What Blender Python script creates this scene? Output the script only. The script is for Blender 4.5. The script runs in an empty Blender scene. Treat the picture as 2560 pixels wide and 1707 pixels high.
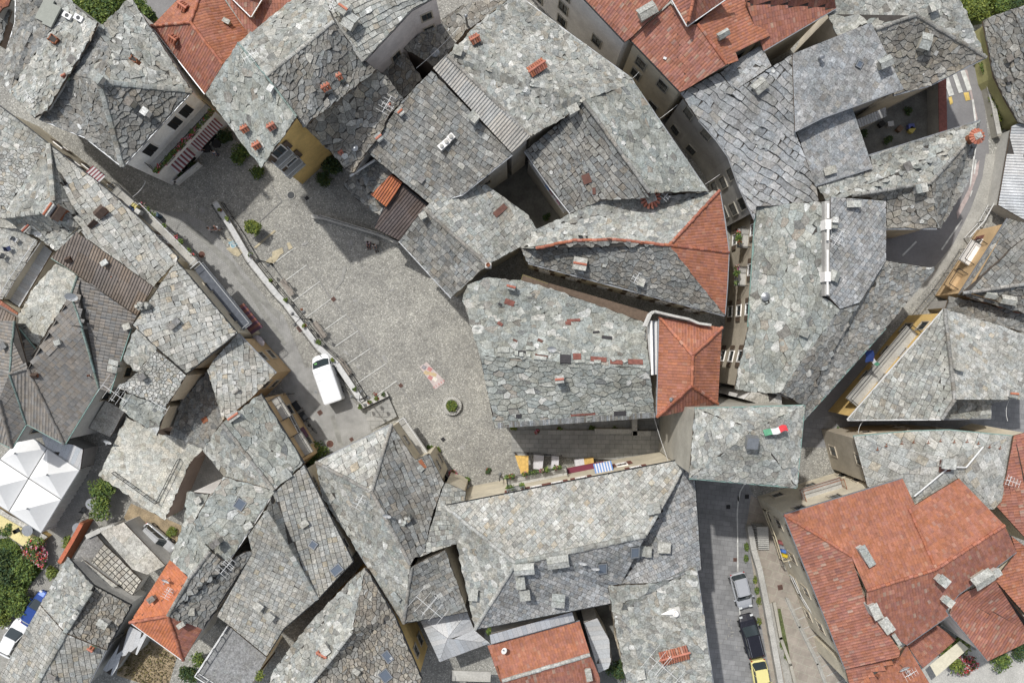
import bpy, bmesh, math, random, colorsys
from mathutils import Vector, Matrix, noise
from mathutils.geometry import tessellate_polygon
random.seed(7)
R = math.radians
SC = bpy.context.scene
COL = SC.collection

# ------------------------------------------------------------------ camera, sky, sun
CH, CF = 80.0, 1960.0            # height of the drone over the square, focal length in picture units
cam = bpy.data.cameras.new('camera'); cam_ob = bpy.data.objects.new('camera', cam); COL.objects.link(cam_ob)
cam_ob.location = (0, 0, CH); cam.sensor_width = 36; cam.lens = 36*CF/2560; cam.clip_end = 1000
SC.camera = cam_ob
SUNV = Vector((0.39, -0.54, -1.0))  # travel of the sun rays
elev = math.atan2(1.0, math.hypot(SUNV.x, SUNV.y))
az = math.atan2(-SUNV.x, -SUNV.y)  # direction of the sun, clockwise from +Y
world = bpy.data.worlds.new('World'); SC.world = world; world.use_nodes = True
wn = world.node_tree; bg = wn.nodes['Background']
sky = wn.nodes.new('ShaderNodeTexSky'); sky.sky_type = 'NISHITA'; sky.sun_disc = False
sky.sun_elevation = elev; sky.sun_rotation = az; sky.air_density = 1.2; sky.dust_density = 2.5; sky.ozone_density = 1.0
hs = wn.nodes.new('ShaderNodeHueSaturation'); hs.inputs['Saturation'].default_value = .5; wn.links.new(sky.outputs[0], hs.inputs['Color']); wn.links.new(hs.outputs[0], bg.inputs[0]); bg.inputs[1].default_value = 0.138
sl = bpy.data.lights.new('sun', 'SUN'); sl.energy = 3.25; sl.angle = R(1.2); sl.color = (1, .975, .93)
so = bpy.data.objects.new('sun', sl); COL.objects.link(so); so.rotation_euler = SUNV.to_track_quat('-Z', 'Y').to_euler(); so.location = (-20, 40, 60)
SC.view_settings.view_transform = 'Standard'; SC.view_settings.look = 'None'
SC.view_settings.exposure = 0.2; SC.view_settings.gamma = 1

# ------------------------------------------------------------------ picture sheets -> places
TS = 700/2350.0
TILE = {}
for r, y0 in zip('ABCD', (0, 400, 820, 1240)):
    for c, x0 in zip('1234', (0, 620, 1240, 1860)): TILE[r+c] = (x0, y0)
TILE['A2'] = (600, 0)
def W(t, x, y, z=0.0):
    x0, y0 = TILE[t]; s = (CH-z)/CF
    return Vector(((x0+x*TS-1280)*s, (853.5-y0-y*TS)*s, z))
def pts(s, z=0.0, three=False):
    out = []; t = None; q = s.split(); i = 0
    while i < len(q):
        if q[i] in TILE: t = q[i]; i += 1; continue
        x, y = float(q[i]), float(q[i+1]); i += 2
        zz = z
        if three: zz = float(q[i]); i += 1
        out.append(W(t, x, y, zz))
    return out

# ------------------------------------------------------------------ materials
MATS = {}
def nd(nt, typ, **k):
    n = nt.nodes.new(typ)
    for a, v in k.items():
        if a.startswith('i_'): n.inputs[a[2:].replace('_', ' ')].default_value = v
        else: setattr(n, a, v)
    return n
def mixc(nt, fac, a, b, mode='MIX'):
    m = nt.nodes.new('ShaderNodeMix'); m.data_type = 'RGBA'; m.blend_type = mode
    for s, v in ((0, fac), (6, a), (7, b)):
        if hasattr(v, 'is_linked') or hasattr(v, 'node'): nt.links.new(v, m.inputs[s])
        else: m.inputs[s].default_value = v if s == 0 else (*v, 1) if len(v) == 3 else v
    return m.outputs[2]
def ramp(nt, src, a, b, ca=(0, 0, 0), cb=(1, 1, 1)):
    r = nt.nodes.new('ShaderNodeValToRGB'); r.color_ramp.elements[0].position = a; r.color_ramp.elements[1].position = b
    r.color_ramp.elements[0].color = (*ca, 1); r.color_ramp.elements[1].color = (*cb, 1)
    nt.links.new(src, r.inputs[0]); return r.outputs[0]
def mat(name, col=(.5, .5, .5), rough=.8, metal=0.0, var=.25, scale=3.0, bump=.0, bscale=20., attr=False, spots=0.0, wave=0.0, wper=.25, spec=.3, emis=0, fine=.25, fs=9):
    if name in MATS: return MATS[name]
    m = bpy.data.materials.new(name); m.use_nodes = True; nt = m.node_tree; b = nt.nodes['Principled BSDF']
    b.inputs['Roughness'].default_value = rough; b.inputs['Metallic'].default_value = metal
    b.inputs['Specular IOR Level'].default_value = spec
    geo = nd(nt, 'ShaderNodeNewGeometry'); pos = geo.outputs['Position']
    if attr:
        a = nd(nt, 'ShaderNodeAttribute', attribute_name='Col'); c = a.outputs['Color']
    else:
        rg = nt.nodes.new('ShaderNodeRGB'); rg.outputs[0].default_value = (*col, 1); c = rg.outputs[0]
    if var:
        n1 = nd(nt, 'ShaderNodeTexNoise', i_Scale=scale, i_Detail=5.0, i_Roughness=.6); nt.links.new(pos, n1.inputs['Vector'])
        v1 = ramp(nt, n1.outputs[0], .3, .7, (1-var,)*3, (1+var*.6,)*3)
        c = mixc(nt, 1.0, c, v1, 'MULTIPLY')
        n2 = nd(nt, 'ShaderNodeTexNoise', i_Scale=scale*fs, i_Detail=5.0, i_Roughness=.7); nt.links.new(pos, n2.inputs['Vector'])
        v2 = ramp(nt, n2.outputs[0], .32, .7, (1-fine,)*3, (1+fine*.7,)*3)
        c = mixc(nt, 1.0, c, v2, 'MULTIPLY')
    if spots:
        n3 = nd(nt, 'ShaderNodeTexNoise', i_Scale=.35, i_Detail=6.0, i_Roughness=.65); nt.links.new(pos, n3.inputs['Vector'])
        f = ramp(nt, n3.outputs[0], .42, .66, (0, 0, 0), (spots,)*3)
        c = mixc(nt, f, c, mixc(nt, 1.0, c, (.52, .50, .46), 'MULTIPLY'))
        n4 = nd(nt, 'ShaderNodeTexNoise', i_Scale=4.5, i_Detail=4.0, i_Roughness=.75); nt.links.new(pos, n4.inputs['Vector'])
        f4 = ramp(nt, n4.outputs[0], .58, .72, (0, 0, 0), (spots*.8,)*3)
        c = mixc(nt, f4, c, (.40, .40, .36))
        n6 = nd(nt, 'ShaderNodeTexNoise', i_Scale=.9, i_Detail=7.0, i_Roughness=.7); nt.links.new(pos, n6.inputs['Vector'])
        c = mixc(nt, ramp(nt, n6.outputs[0], .5, .72, (0, 0, 0), (spots*.9,)*3), c, mixc(nt, 1.0, c, (.74, .70, .60), 'MULTIPLY'))
        n7 = nd(nt, 'ShaderNodeTexNoise', i_Scale=1.7, i_Detail=5.0, i_Roughness=.7); nt.links.new(pos, n7.inputs['Vector'])
        c = mixc(nt, ramp(nt, n7.outputs[0], .54, .70, (0, 0, 0), (spots*.8,)*3), c, mixc(nt, 1.0, c, (.84, .93, .86), 'MULTIPLY'))
    nt.links.new(c, b.inputs['Base Color'])
    hgt = None
    if bump:
        n5 = nd(nt, 'ShaderNodeTexNoise', i_Scale=bscale, i_Detail=4.0, i_Roughness=.6); nt.links.new(pos, n5.inputs['Vector'])
        bp = nd(nt, 'ShaderNodeBump', i_Strength=bump, i_Distance=.04); nt.links.new(n5.outputs[0], bp.inputs['Height']); hgt = bp
    if wave:
        uv = nd(nt, 'ShaderNodeUVMap', uv_map='UVMap'); sx = nt.nodes.new('ShaderNodeSeparateXYZ'); nt.links.new(uv.outputs[0], sx.inputs[0])
        mu = nd(nt, 'ShaderNodeMath', operation='MULTIPLY'); nt.links.new(sx.outputs[0], mu.inputs[0]); mu.inputs[1].default_value = 2*math.pi/wper
        sn = nd(nt, 'ShaderNodeMath', operation='SINE'); nt.links.new(mu.outputs[0], sn.inputs[0])
        bw = nd(nt, 'ShaderNodeBump', i_Strength=1.0, i_Distance=wave); nt.links.new(sn.outputs[0], bw.inputs['Height'])
        if hgt: nt.links.new(hgt.outputs[0], bw.inputs['Normal'])
        hgt = bw
    if hgt: nt.links.new(hgt.outputs[0], b.inputs['Normal'])
    if emis: b.inputs['Emission Strength'].default_value = emis; b.inputs['Emission Color'].default_value = (*col, 1)
    MATS[name] = m; return m

stone = mat('stone_slabs', attr=True, rough=.78, var=.30, scale=2.6, fine=.50, fs=2.8, spots=.6, bump=1.0, bscale=6)
clay = mat('clay_tiles', attr=True, rough=.8, var=.20, scale=.8, fine=.22, fs=6, spots=.18, wave=.015, wper=.26, bump=.3)
barrel = mat('barrel_tiles', attr=True, rough=.8, var=.15, scale=2, spots=.15, wave=.07, wper=.25, bump=.3)
conc_tile = mat('cement_tiles', attr=True, rough=.8, var=.15, scale=1.0, fine=.2, spots=.15, wave=.03, wper=.3, bump=.3)
corr = mat('corrugated_sheet', attr=True, rough=.75, var=.22, scale=.8, spots=.35, wave=.05, wper=.28, bump=.2)
deck = mat('roof_deck', (.05, .045, .04), rough=.9)
timber = mat('timber', (.12, .085, .06), bump=.3, scale=4)
timber_y = mat('yellow_timber', (.62, .40, .12), bump=.2, scale=4, rough=.6)
iron = mat('dark_iron', (.03, .032, .035), rough=.5, metal=.6, var=.1)
zinc = mat('zinc', (.32, .33, .34), rough=.45, metal=.7, var=.15)
copper = mat('copper_green', (.20, .30, .27), rough=.6, var=.2)
white_metal = mat('white_metal', (.62, .62, .61), rough=.4, var=.08)
glassm = mat('window_glass', (.03, .04, .045), rough=.08, var=0, spec=.6)
skyglass = mat('skylight_glass', (.10, .12, .15), rough=.1, var=0, spec=.7)
rust = mat('rust', (.24, .09, .045), bump=.3, scale=6)
WALLC = dict(cream=(.60, .54, .42), pink=(.66, .60, .57), yellow=(.66, .46, .18), grey=(.36, .35, .33), white=(.76, .74, .71), ochre=(.52, .37, .21),
             palegrey=(.46, .45, .42), lime=(.36, .34, .16), stonewall=(.36, .34, .29), tan=(.44, .39, .31), green=(.27, .36, .24), brown=(.20, .155, .13))
def wallm(k): return mat('plaster_'+k, WALLC[k], rough=.9, var=.2, scale=.5, fine=.12, bump=.3, bscale=8)
M = lambda n, c, **k: mat(n, c, **k)

# ------------------------------------------------------------------ mesh helper
class MB:
    def __init__(s): s.v = []; s.f = []; s.m = []; s.c = []; s.uv = []; s.mats = []
    def mi(s, m):
        if m not in s.mats: s.mats.append(m)
        return s.mats.index(m)
    def face(s, vs, m, c=(1, 1, 1), uv=None):
        n = len(s.v); s.v.extend(vs); s.f.append(tuple(range(n, n+len(vs)))); s.m.append(s.mi(m)); s.c.append(c); s.uv.append(uv)
    def solid(s, vs, fs, m, c=(1, 1, 1)):
        n = len(s.v); s.v.extend(vs); k = s.mi(m)
        for f in fs: s.f.append(tuple(n+i for i in f)); s.m.append(k); s.c.append(c); s.uv.append(None)
    def box(s, cx, cy, z0, z1, dx, dy, m, rot=0, c=(1, 1, 1), top=1.0):
        ca, sa = math.cos(rot), math.sin(rot); P = []
        for z, k in ((z0, 1), (z1, top)):
            for a, b in ((-1, -1), (1, -1), (1, 1), (-1, 1)):
                x, y = a*dx/2*k, b*dy/2*k; P.append(Vector((cx+x*ca-y*sa, cy+x*sa+y*ca, z)))
        s.solid(P, ((3, 2, 1, 0), (4, 5, 6, 7), (0, 1, 5, 4), (1, 2, 6, 5), (2, 3, 7, 6), (3, 0, 4, 7)), m, c)
    def prism(s, poly, z0, z1, m, c=(1, 1, 1), sm=None):
        n = len(poly); lo = [Vector((p[0], p[1], z0)) for p in poly]; hi = [Vector((p[0], p[1], z1)) for p in poly]
        s.solid(lo+hi, [tuple(range(n, 2*n))], m, c)
        s.solid(lo+hi, [tuple(range(n-1, -1, -1))]+[(i, (i+1) % n, n+(i+1) % n, n+i) for i in range(n)], sm or m, c)
    def bar(s, a, b, w, h, m, c=(1, 1, 1), n=None):
        a, b = Vector(a), Vector(b); d = b-a
        if d.length < 1e-4: return
        d.normalize(); up = Vector(n) if n else Vector((0, 0, 1)) if abs(d.z) < .95 else Vector((1, 0, 0))
        s1 = d.cross(up).normalized(); u = s1.cross(d)
        P = [p+s1*x*w/2+u*y*h/2 for p in (a, b) for x, y in ((-1, -1), (1, -1), (1, 1), (-1, 1))]
        s.solid(P, ((0, 1, 2, 3), (7, 6, 5, 4), (0, 4, 5, 1), (1, 5, 6, 2), (2, 6, 7, 3), (3, 7, 4, 0)), m, c)
    def tube(s, P, r, m, n=8, c=(1, 1, 1), r2=None):
        P = [Vector(p) for p in P]; rings = []
        for i, p in enumerate(P):
            d = (P[min(i+1, len(P)-1)]-P[max(i-1, 0)]).normalized(); up = Vector((0, 0, 1)) if abs(d.z) < .95 else Vector((1, 0, 0))
            a = d.cross(up).normalized(); b = a.cross(d); rr = r if r2 is None else r+(r2-r)*i/(len(P)-1)
            rings.append([p+a*math.cos(t)*rr+b*math.sin(t)*rr for t in (2*math.pi*k/n for k in range(n))])
        V = [v for g in rings for v in g]; F = [tuple(range(n-1, -1, -1)), tuple((len(P)-1)*n+k for k in range(n))]
        for i in range(len(P)-1):
            for k in range(n): F.append((i*n+k, i*n+(k+1) % n, (i+1)*n+(k+1) % n, (i+1)*n+k))
        s.solid(V, F, m, c)
    def lathe(s, cx, cy, prof, m, n=16, c=(1, 1, 1)):
        V = []; F = []
        for r, z in prof:
            for k in range(n): t = 2*math.pi*k/n; V.append(Vector((cx+r*math.cos(t), cy+r*math.sin(t), z)))
        for i in range(len(prof)-1):
            for k in range(n): F.append((i*n+k, i*n+(k+1) % n, (i+1)*n+(k+1) % n, (i+1)*n+k))
        F.append(tuple(range(n-1, -1, -1))); F.append(tuple((len(prof)-1)*n+k for k in range(n)))
        s.solid(V, F, m, c)
    def build(s, name, parent=None, smooth=False, **props):
        me = bpy.data.meshes.new(name)
        if not s.v: return None
        of = OFF.get(parent.name) if parent else None
        if of: s.v = [(v[0]-of[0], v[1]-of[1], v[2]-of[2]) for v in s.v]
        me.from_pydata([tuple(v) for v in s.v], [], s.f)
        for m in s.mats: me.materials.append(m)
        me.polygons.foreach_set('material_index', s.m)
        if any(c != (1, 1, 1) for c in s.c):
            a = me.attributes.new('Col', 'FLOAT_COLOR', 'CORNER'); buf = []
            for f, c in zip(s.f, s.c): buf.extend((c[0], c[1], c[2], 1.0)*len(f))
            a.data.foreach_set('color', buf)
        if any(u for u in s.uv):
            a = me.uv_layers.new(name='UVMap'); buf = []
            for f, u in zip(s.f, s.uv):
                if u:
                    for q in u: buf.extend(q)
                else: buf.extend((0, 0)*len(f))
            a.data.foreach_set('uv', buf)
        if smooth: me.polygons.foreach_set('use_smooth', [True]*len(s.f))
        me.update(); o = bpy.data.objects.new(name, me); COL.objects.link(o)
        if parent:
            o.parent = parent
            if of: OFF[o.name] = of
        for k, v in props.items(): o[k] = v
        return o
OFF = {}      # things whose parts are written in world places
def thing(name, label, cat, loc=(0, 0, 0), rz=0, group=None):
    o = bpy.data.objects.new(name, None); COL.objects.link(o); o.location = loc; o.rotation_euler = (0, 0, rz); o.empty_display_size = .3
    o['label'] = label; o['category'] = cat
    if group: o['group'] = group
    return o
def copy_tree(o, parent=None):
    c = o.copy(); COL.objects.link(c); c.parent = parent
    for ch in list(o.children): copy_tree(ch, c)
    return c

# ------------------------------------------------------------------ roof covering
LIGHT = [(6, (0.335, 0.34, 0.32)), (5, (0.285, 0.29, 0.275)), (4, (0.315, 0.33, 0.31)), (3, (0.39, 0.395, 0.37)), (2, (0.46, 0.46, 0.43)), (1.2, (0.31, 0.29, 0.25)), (1.2, (0.22, 0.22, 0.21)), (0.5, (0.56, 0.56, 0.54))]
DARK = [(6, (0.25, 0.25, 0.24)), (6, (0.21, 0.21, 0.2)), (3, (0.17, 0.168, 0.16)), (3, (0.29, 0.29, 0.275)), (1.2, (0.235, 0.22, 0.195)), (0.4, (0.4, 0.4, 0.38))]  # dark weathered stone; also paints shade into slopes turned from the sun
GREEN = [(6, (0.3, 0.315, 0.295)), (4, (0.255, 0.27, 0.255)), (4, (0.345, 0.36, 0.335)), (1.5, (0.42, 0.43, 0.405)), (0.6, (0.3, 0.275, 0.24)), (0.4, (0.52, 0.52, 0.5)), (0.5, (0.16, 0.16, 0.155))]
BLUE = [(6, (0.31, 0.318, 0.325)), (5, (0.27, 0.278, 0.285)), (3, (0.355, 0.36, 0.365)), (0.5, (0.3, 0.29, 0.27)), (1, (0.41, 0.415, 0.42)), (0.5, (0.22, 0.22, 0.22))]
WHITE = [(6, (0.43, 0.43, 0.405)), (5, (0.38, 0.385, 0.365)), (3, (0.335, 0.34, 0.32)), (1.2, (0.42, 0.375, 0.3)), (2, (0.51, 0.505, 0.48)), (0.8, (0.27, 0.26, 0.24))]
BROWN = [(5, (.25, .235, .21)), (4, (.29, .28, .255)), (3, (.20, .185, .165)), (2, (.32, .29, .24)), (1, (.40, .39, .36))]
CLAY = [(6, (0.361, 0.135, 0.082)), (4, (0.328, 0.119, 0.074)), (3, (0.394, 0.16, 0.107)), (1, (0.295, 0.119, 0.082)), (0.5, (0.41, 0.221, 0.164))]
CLAYN = [(6, (0.495, 0.162, 0.081)), (4, (0.468, 0.149, 0.074)), (2, (0.513, 0.18, 0.099))]
CLAYO = [(5, (0.343, 0.128, 0.088)), (5, (0.299, 0.11, 0.079)), (3, (0.387, 0.167, 0.123)), (1.5, (0.255, 0.106, 0.084)), (1.0, (0.37, 0.229, 0.176)), (0.3, (0.405, 0.317, 0.255))]
CEM = [(6, (.205, .19, .172)), (4, (.185, .172, .158)), (2, (.23, .21, .19))]
GREYC = [(1, (.36, .35, .33))]
BRC = [(5, (.20, .165, .14)), (3, (.18, .15, .13)), (1, (.24, .20, .17))]
BRD = [(1, (.10, .082, .08))]
METL = [(1, (.50, .51, .52))]
METW = [(1, (.44, .45, .46))]
PAVE = [(6, (.50, .50, .46)), (5, (.44, .44, .40)), (3, (.55, .53, .47)), (1, (.38, .36, .31))]
ASPH = [(1, (.24, .235, .23))]
STY = dict(
    L=dict(mode='v', w=0.56, h=0.42, jit=0.48, tilt=0.2, t=.03, rnd=0.08, gap=0.004, pal=LIGHT),
    l=dict(mode='v', w=.46, h=.38, jit=0.48, tilt=0.2, t=.03, rnd=0.07, gap=0.004, pal=LIGHT),
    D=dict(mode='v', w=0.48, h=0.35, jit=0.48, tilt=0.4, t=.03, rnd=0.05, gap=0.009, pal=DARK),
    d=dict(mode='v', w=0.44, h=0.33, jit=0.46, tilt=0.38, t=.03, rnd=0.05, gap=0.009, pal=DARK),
    V=dict(mode='v', w=0.7, h=0.5, jit=0.48, tilt=0.2, t=.03, rnd=0.08, gap=0.004, pal=GREEN),
    v=dict(mode='v', w=0.74, h=0.42, jit=0.46, tilt=0.36, t=.03, rnd=0.04, gap=0.012, pal=GREEN),
    G=dict(mode='b', w=.50, h=.46, jit=0.1, tilt=0.24, t=.03, rnd=0.04, gap=0.008, pal=DARK),
    g=dict(mode='b', w=.46, h=.44, jit=0.1, tilt=0.2, t=.03, rnd=.012, gap=0.007, pal=LIGHT),
    B=dict(mode='b', w=0.78, h=0.6, jit=0.16, tilt=0.24, t=.03, rnd=0.03, gap=0.008, pal=BLUE),
    b=dict(mode='b', w=0.6, h=0.42, jit=.16, tilt=.26, t=.03, rnd=.02, gap=0.012, pal=DARK),
    S=dict(mode='b', w=.52, h=.50, jit=.035, tilt=.05, t=.02, rnd=.008, gap=.004, pal=BLUE, rot=38),
    X=dict(mode='b', w=.52, h=.40, jit=.05, tilt=.13, t=.03, rnd=0.03, gap=0.007, pal=WHITE, rot=33),
    x=dict(mode='b', w=.44, h=.42, jit=.04, tilt=0.18, t=.03, rnd=.01, gap=0.012, pal=BLUE, rot=-40),
    Y=dict(mode='b', w=.48, h=.46, jit=.035, tilt=.10, t=.03, rnd=.008, gap=0.012, pal=[(5, (.33, .33, .31)), (4, (.29, .29, .275)), (3, (.37, .36, .33)), (1, (.34, .31, .25)), (1, (.43, .43, .41))]),
    Z=dict(mode='b', w=.85, h=.75, jit=.03, tilt=.06, t=.02, rnd=.008, gap=.008, pal=WHITE, rot=42),
    W=dict(mode='b', w=.56, h=.54, jit=.13, tilt=.10, t=.03, rnd=0.03, gap=0.007, pal=WHITE),
    Q=dict(mode='v', w=0.34, h=0.3, jit=.26, tilt=0.16, t=.05, rnd=.02, gap=0.016, pal=WHITE),
    q=dict(mode='v', w=0.42, h=0.34, jit=0.38, tilt=0.32, t=.05, rnd=.02, gap=0.013, pal=BROWN),
    N=dict(mode='v', w=.60, h=.46, jit=0.48, tilt=.26, t=.03, rnd=0.06, gap=0.012, pal=BROWN),
    P=dict(mode='v', w=.42, h=.42, jit=.40, tilt=0, t=.02, rnd=.002, gap=0.004, pal=PAVE),
    p=dict(mode='v', w=.5, h=.5, jit=.40, tilt=0, t=.015, rnd=.002, gap=.006, pal=[(5, (.40, .40, .375)), (4, (.37, .37, .35)), (2, (.44, .43, .40))]),
    T=dict(mode='b', w=.26, h=.36, jit=.0, tilt=.055, t=.02, rnd=.004, gap=0, pal=CLAY, mat=clay),
    t=dict(mode='b', w=.26, h=.36, jit=.0, tilt=.045, t=.02, rnd=.004, gap=0, pal=CLAYN, mat=clay),
    U=dict(mode='b', w=.26, h=.42, jit=.0, tilt=0.07, t=.02, rnd=.012, gap=0, pal=CLAYO, mat=clay),
    u=dict(mode='b', w=.25, h=.45, jit=.0, tilt=.10, t=.03, rnd=.01, gap=0, pal=CLAYN, mat=barrel),
    K=dict(mode='b', w=.30, h=.42, jit=.0, tilt=.10, t=.02, rnd=.004, gap=0, pal=CEM, mat=conc_tile),
    C=dict(mode='b', w=1.1, h=2.2, jit=.0, tilt=.02, t=.02, rnd=.002, gap=0, pal=BRC, mat=corr),
    c=dict(mode='b', w=1.1, h=3.2, jit=.0, tilt=.01, t=.02, rnd=.002, gap=0, pal=BRD, mat=corr),
    M=dict(mode='b', w=2.0, h=6, jit=.0, tilt=.0, t=.02, rnd=0, gap=0, pal=METL, mat=corr),
    m=dict(mode='b', w=.45, h=9, jit=.0, tilt=.0, t=.02, rnd=.006, gap=.01, pal=METW, mat=None),
    R=dict(mode='b', w=1.0, h=2.0, jit=.0, tilt=.02, t=.02, rnd=.003, gap=0, pal=GREYC, mat=corr),
    A=dict(mode='b', w=30, h=30, jit=.0, tilt=.0, t=.02, rnd=0, gap=0, pal=ASPH),
    O=dict(mode='b', w=.5, h=.5, jit=.0, tilt=.0, t=.02, rnd=0, gap=0.03, pal=[(3, (.50, .48, .43)), (2, (.47, .45, .41))]),
    E=dict(mode='b', w=2.2, h=1.6, jit=.0, tilt=.0, t=.02, rnd=0, gap=.005, pal=[(1, (.46, .44, .40)), (1, (.43, .42, .385))]),
)
def calm(L, k, mul=(1, 1, 1)):
    W_ = sum(w for w, _ in L); M_ = [sum(w*c[i] for w, c in L)/W_ for i in range(3)]
    return [(w, tuple((c[i]*(1-k)+M_[i]*k)*mul[i] for i in range(3))) for w, c in L]
for k_, S_ in STY.items():
    if k_ in 'TUtu': S_['pal'] = calm(S_['pal'], .5, (.88, .94, .93))
    elif k_ in 'KCcMmRA': pass
    else: S_['pal'] = calm(S_['pal'], .12, (.99, .985, .978))
STY['m']['mat'] = mat('sheet_metal', attr=True, rough=.65, metal=.0, var=.06, scale=1)
def pick(pal):
    t = random.random()*sum(w for w, _ in pal)
    for w, c in pal:
        t -= w
        if t <= 0: break
    k = random.uniform(.9, 1.1); h = random.uniform(-.012, .012)
    return (max(.01, c[0]*k+h), max(.01, c[1]*k), max(.01, c[2]*k-h))
def clip_half(P, a, b):     # keep the side where dot(p-a,b)<=0
    out = []; n = len(P)
    for i in range(n):
        p, q = P[i], P[(i+1) % n]
        dp = (p[0]-a[0])*b[0]+(p[1]-a[1])*b[1]; dq = (q[0]-a[0])*b[0]+(q[1]-a[1])*b[1]
        if dp <= 0: out.append(p)
        if (dp < 0) != (dq < 0) and dp != dq and (dp <= 0 or dq <= 0):
            t = dp/(dp-dq); out.append((p[0]+(q[0]-p[0])*t, p[1]+(q[1]-p[1])*t))
    return out
def area(P): return .5*sum(P[i][0]*P[(i+1) % len(P)][1]-P[(i+1) % len(P)][0]*P[i][1] for i in range(len(P)))
def inside(p, P):
    r = False; n = len(P); x, y = p
    for i in range(n):
        x1, y1 = P[i]; x2, y2 = P[(i+1) % n]
        if (y1 > y) != (y2 > y) and x < (x2-x1)*(y-y1)/(y2-y1)+x1: r = not r
    return r
def clip_cell(cell, roof):
    """cell: convex ccw; roof: any ccw"""
    ins = [inside(p, roof) for p in cell]
    if all(ins): return cell
    xs = [p[0] for p in cell]; ys = [p[1] for p in cell]
    P = list(roof); n = len(cell)
    for i in range(n):
        a, b = cell[i], cell[(i+1) % n]; e = (b[1]-a[1], -(b[0]-a[0]))
        P = clip_half(P, a, e)
        if len(P) < 3: return None
    return P if area(P) > .012 else None
class Tris:
    def __init__(s): s.t = []
    def add(s, poly, fan=False):
        n = len(poly); q = max(range(n), key=lambda i: poly[i].z)
        for i, j, k in ([((q+m) % n, (q+m+1) % n, q) for m in range(1, n-1)] if fan else tessellate_polygon([poly])):
            a, b, c = poly[i], poly[j], poly[k]; n = (b-a).cross(c-a)
            if abs(n.z) < 1e-6: continue
            s.t.append((a, b, c, n/n.z))
    def find(s, x, y):
        best = None; bd = -1e9
        for a, b, c, n in s.t:
            d = (b.y-c.y)*(a.x-c.x)+(c.x-b.x)*(a.y-c.y)
            if abs(d) < 1e-9: continue
            u = ((b.y-c.y)*(x-c.x)+(c.x-b.x)*(y-c.y))/d; v = ((c.y-a.y)*(x-c.x)+(a.x-c.x)*(y-c.y))/d; q = min(u, v, 1-u-v)
            if q > bd: bd = q; best = (a, n)
            if q >= 0: break
        return best, bd
    def z(s, x, y):
        (a, n), q = s.find(x, y)
        return a.z-((x-a.x)*n.x+(y-a.y)*n.y), q
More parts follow.
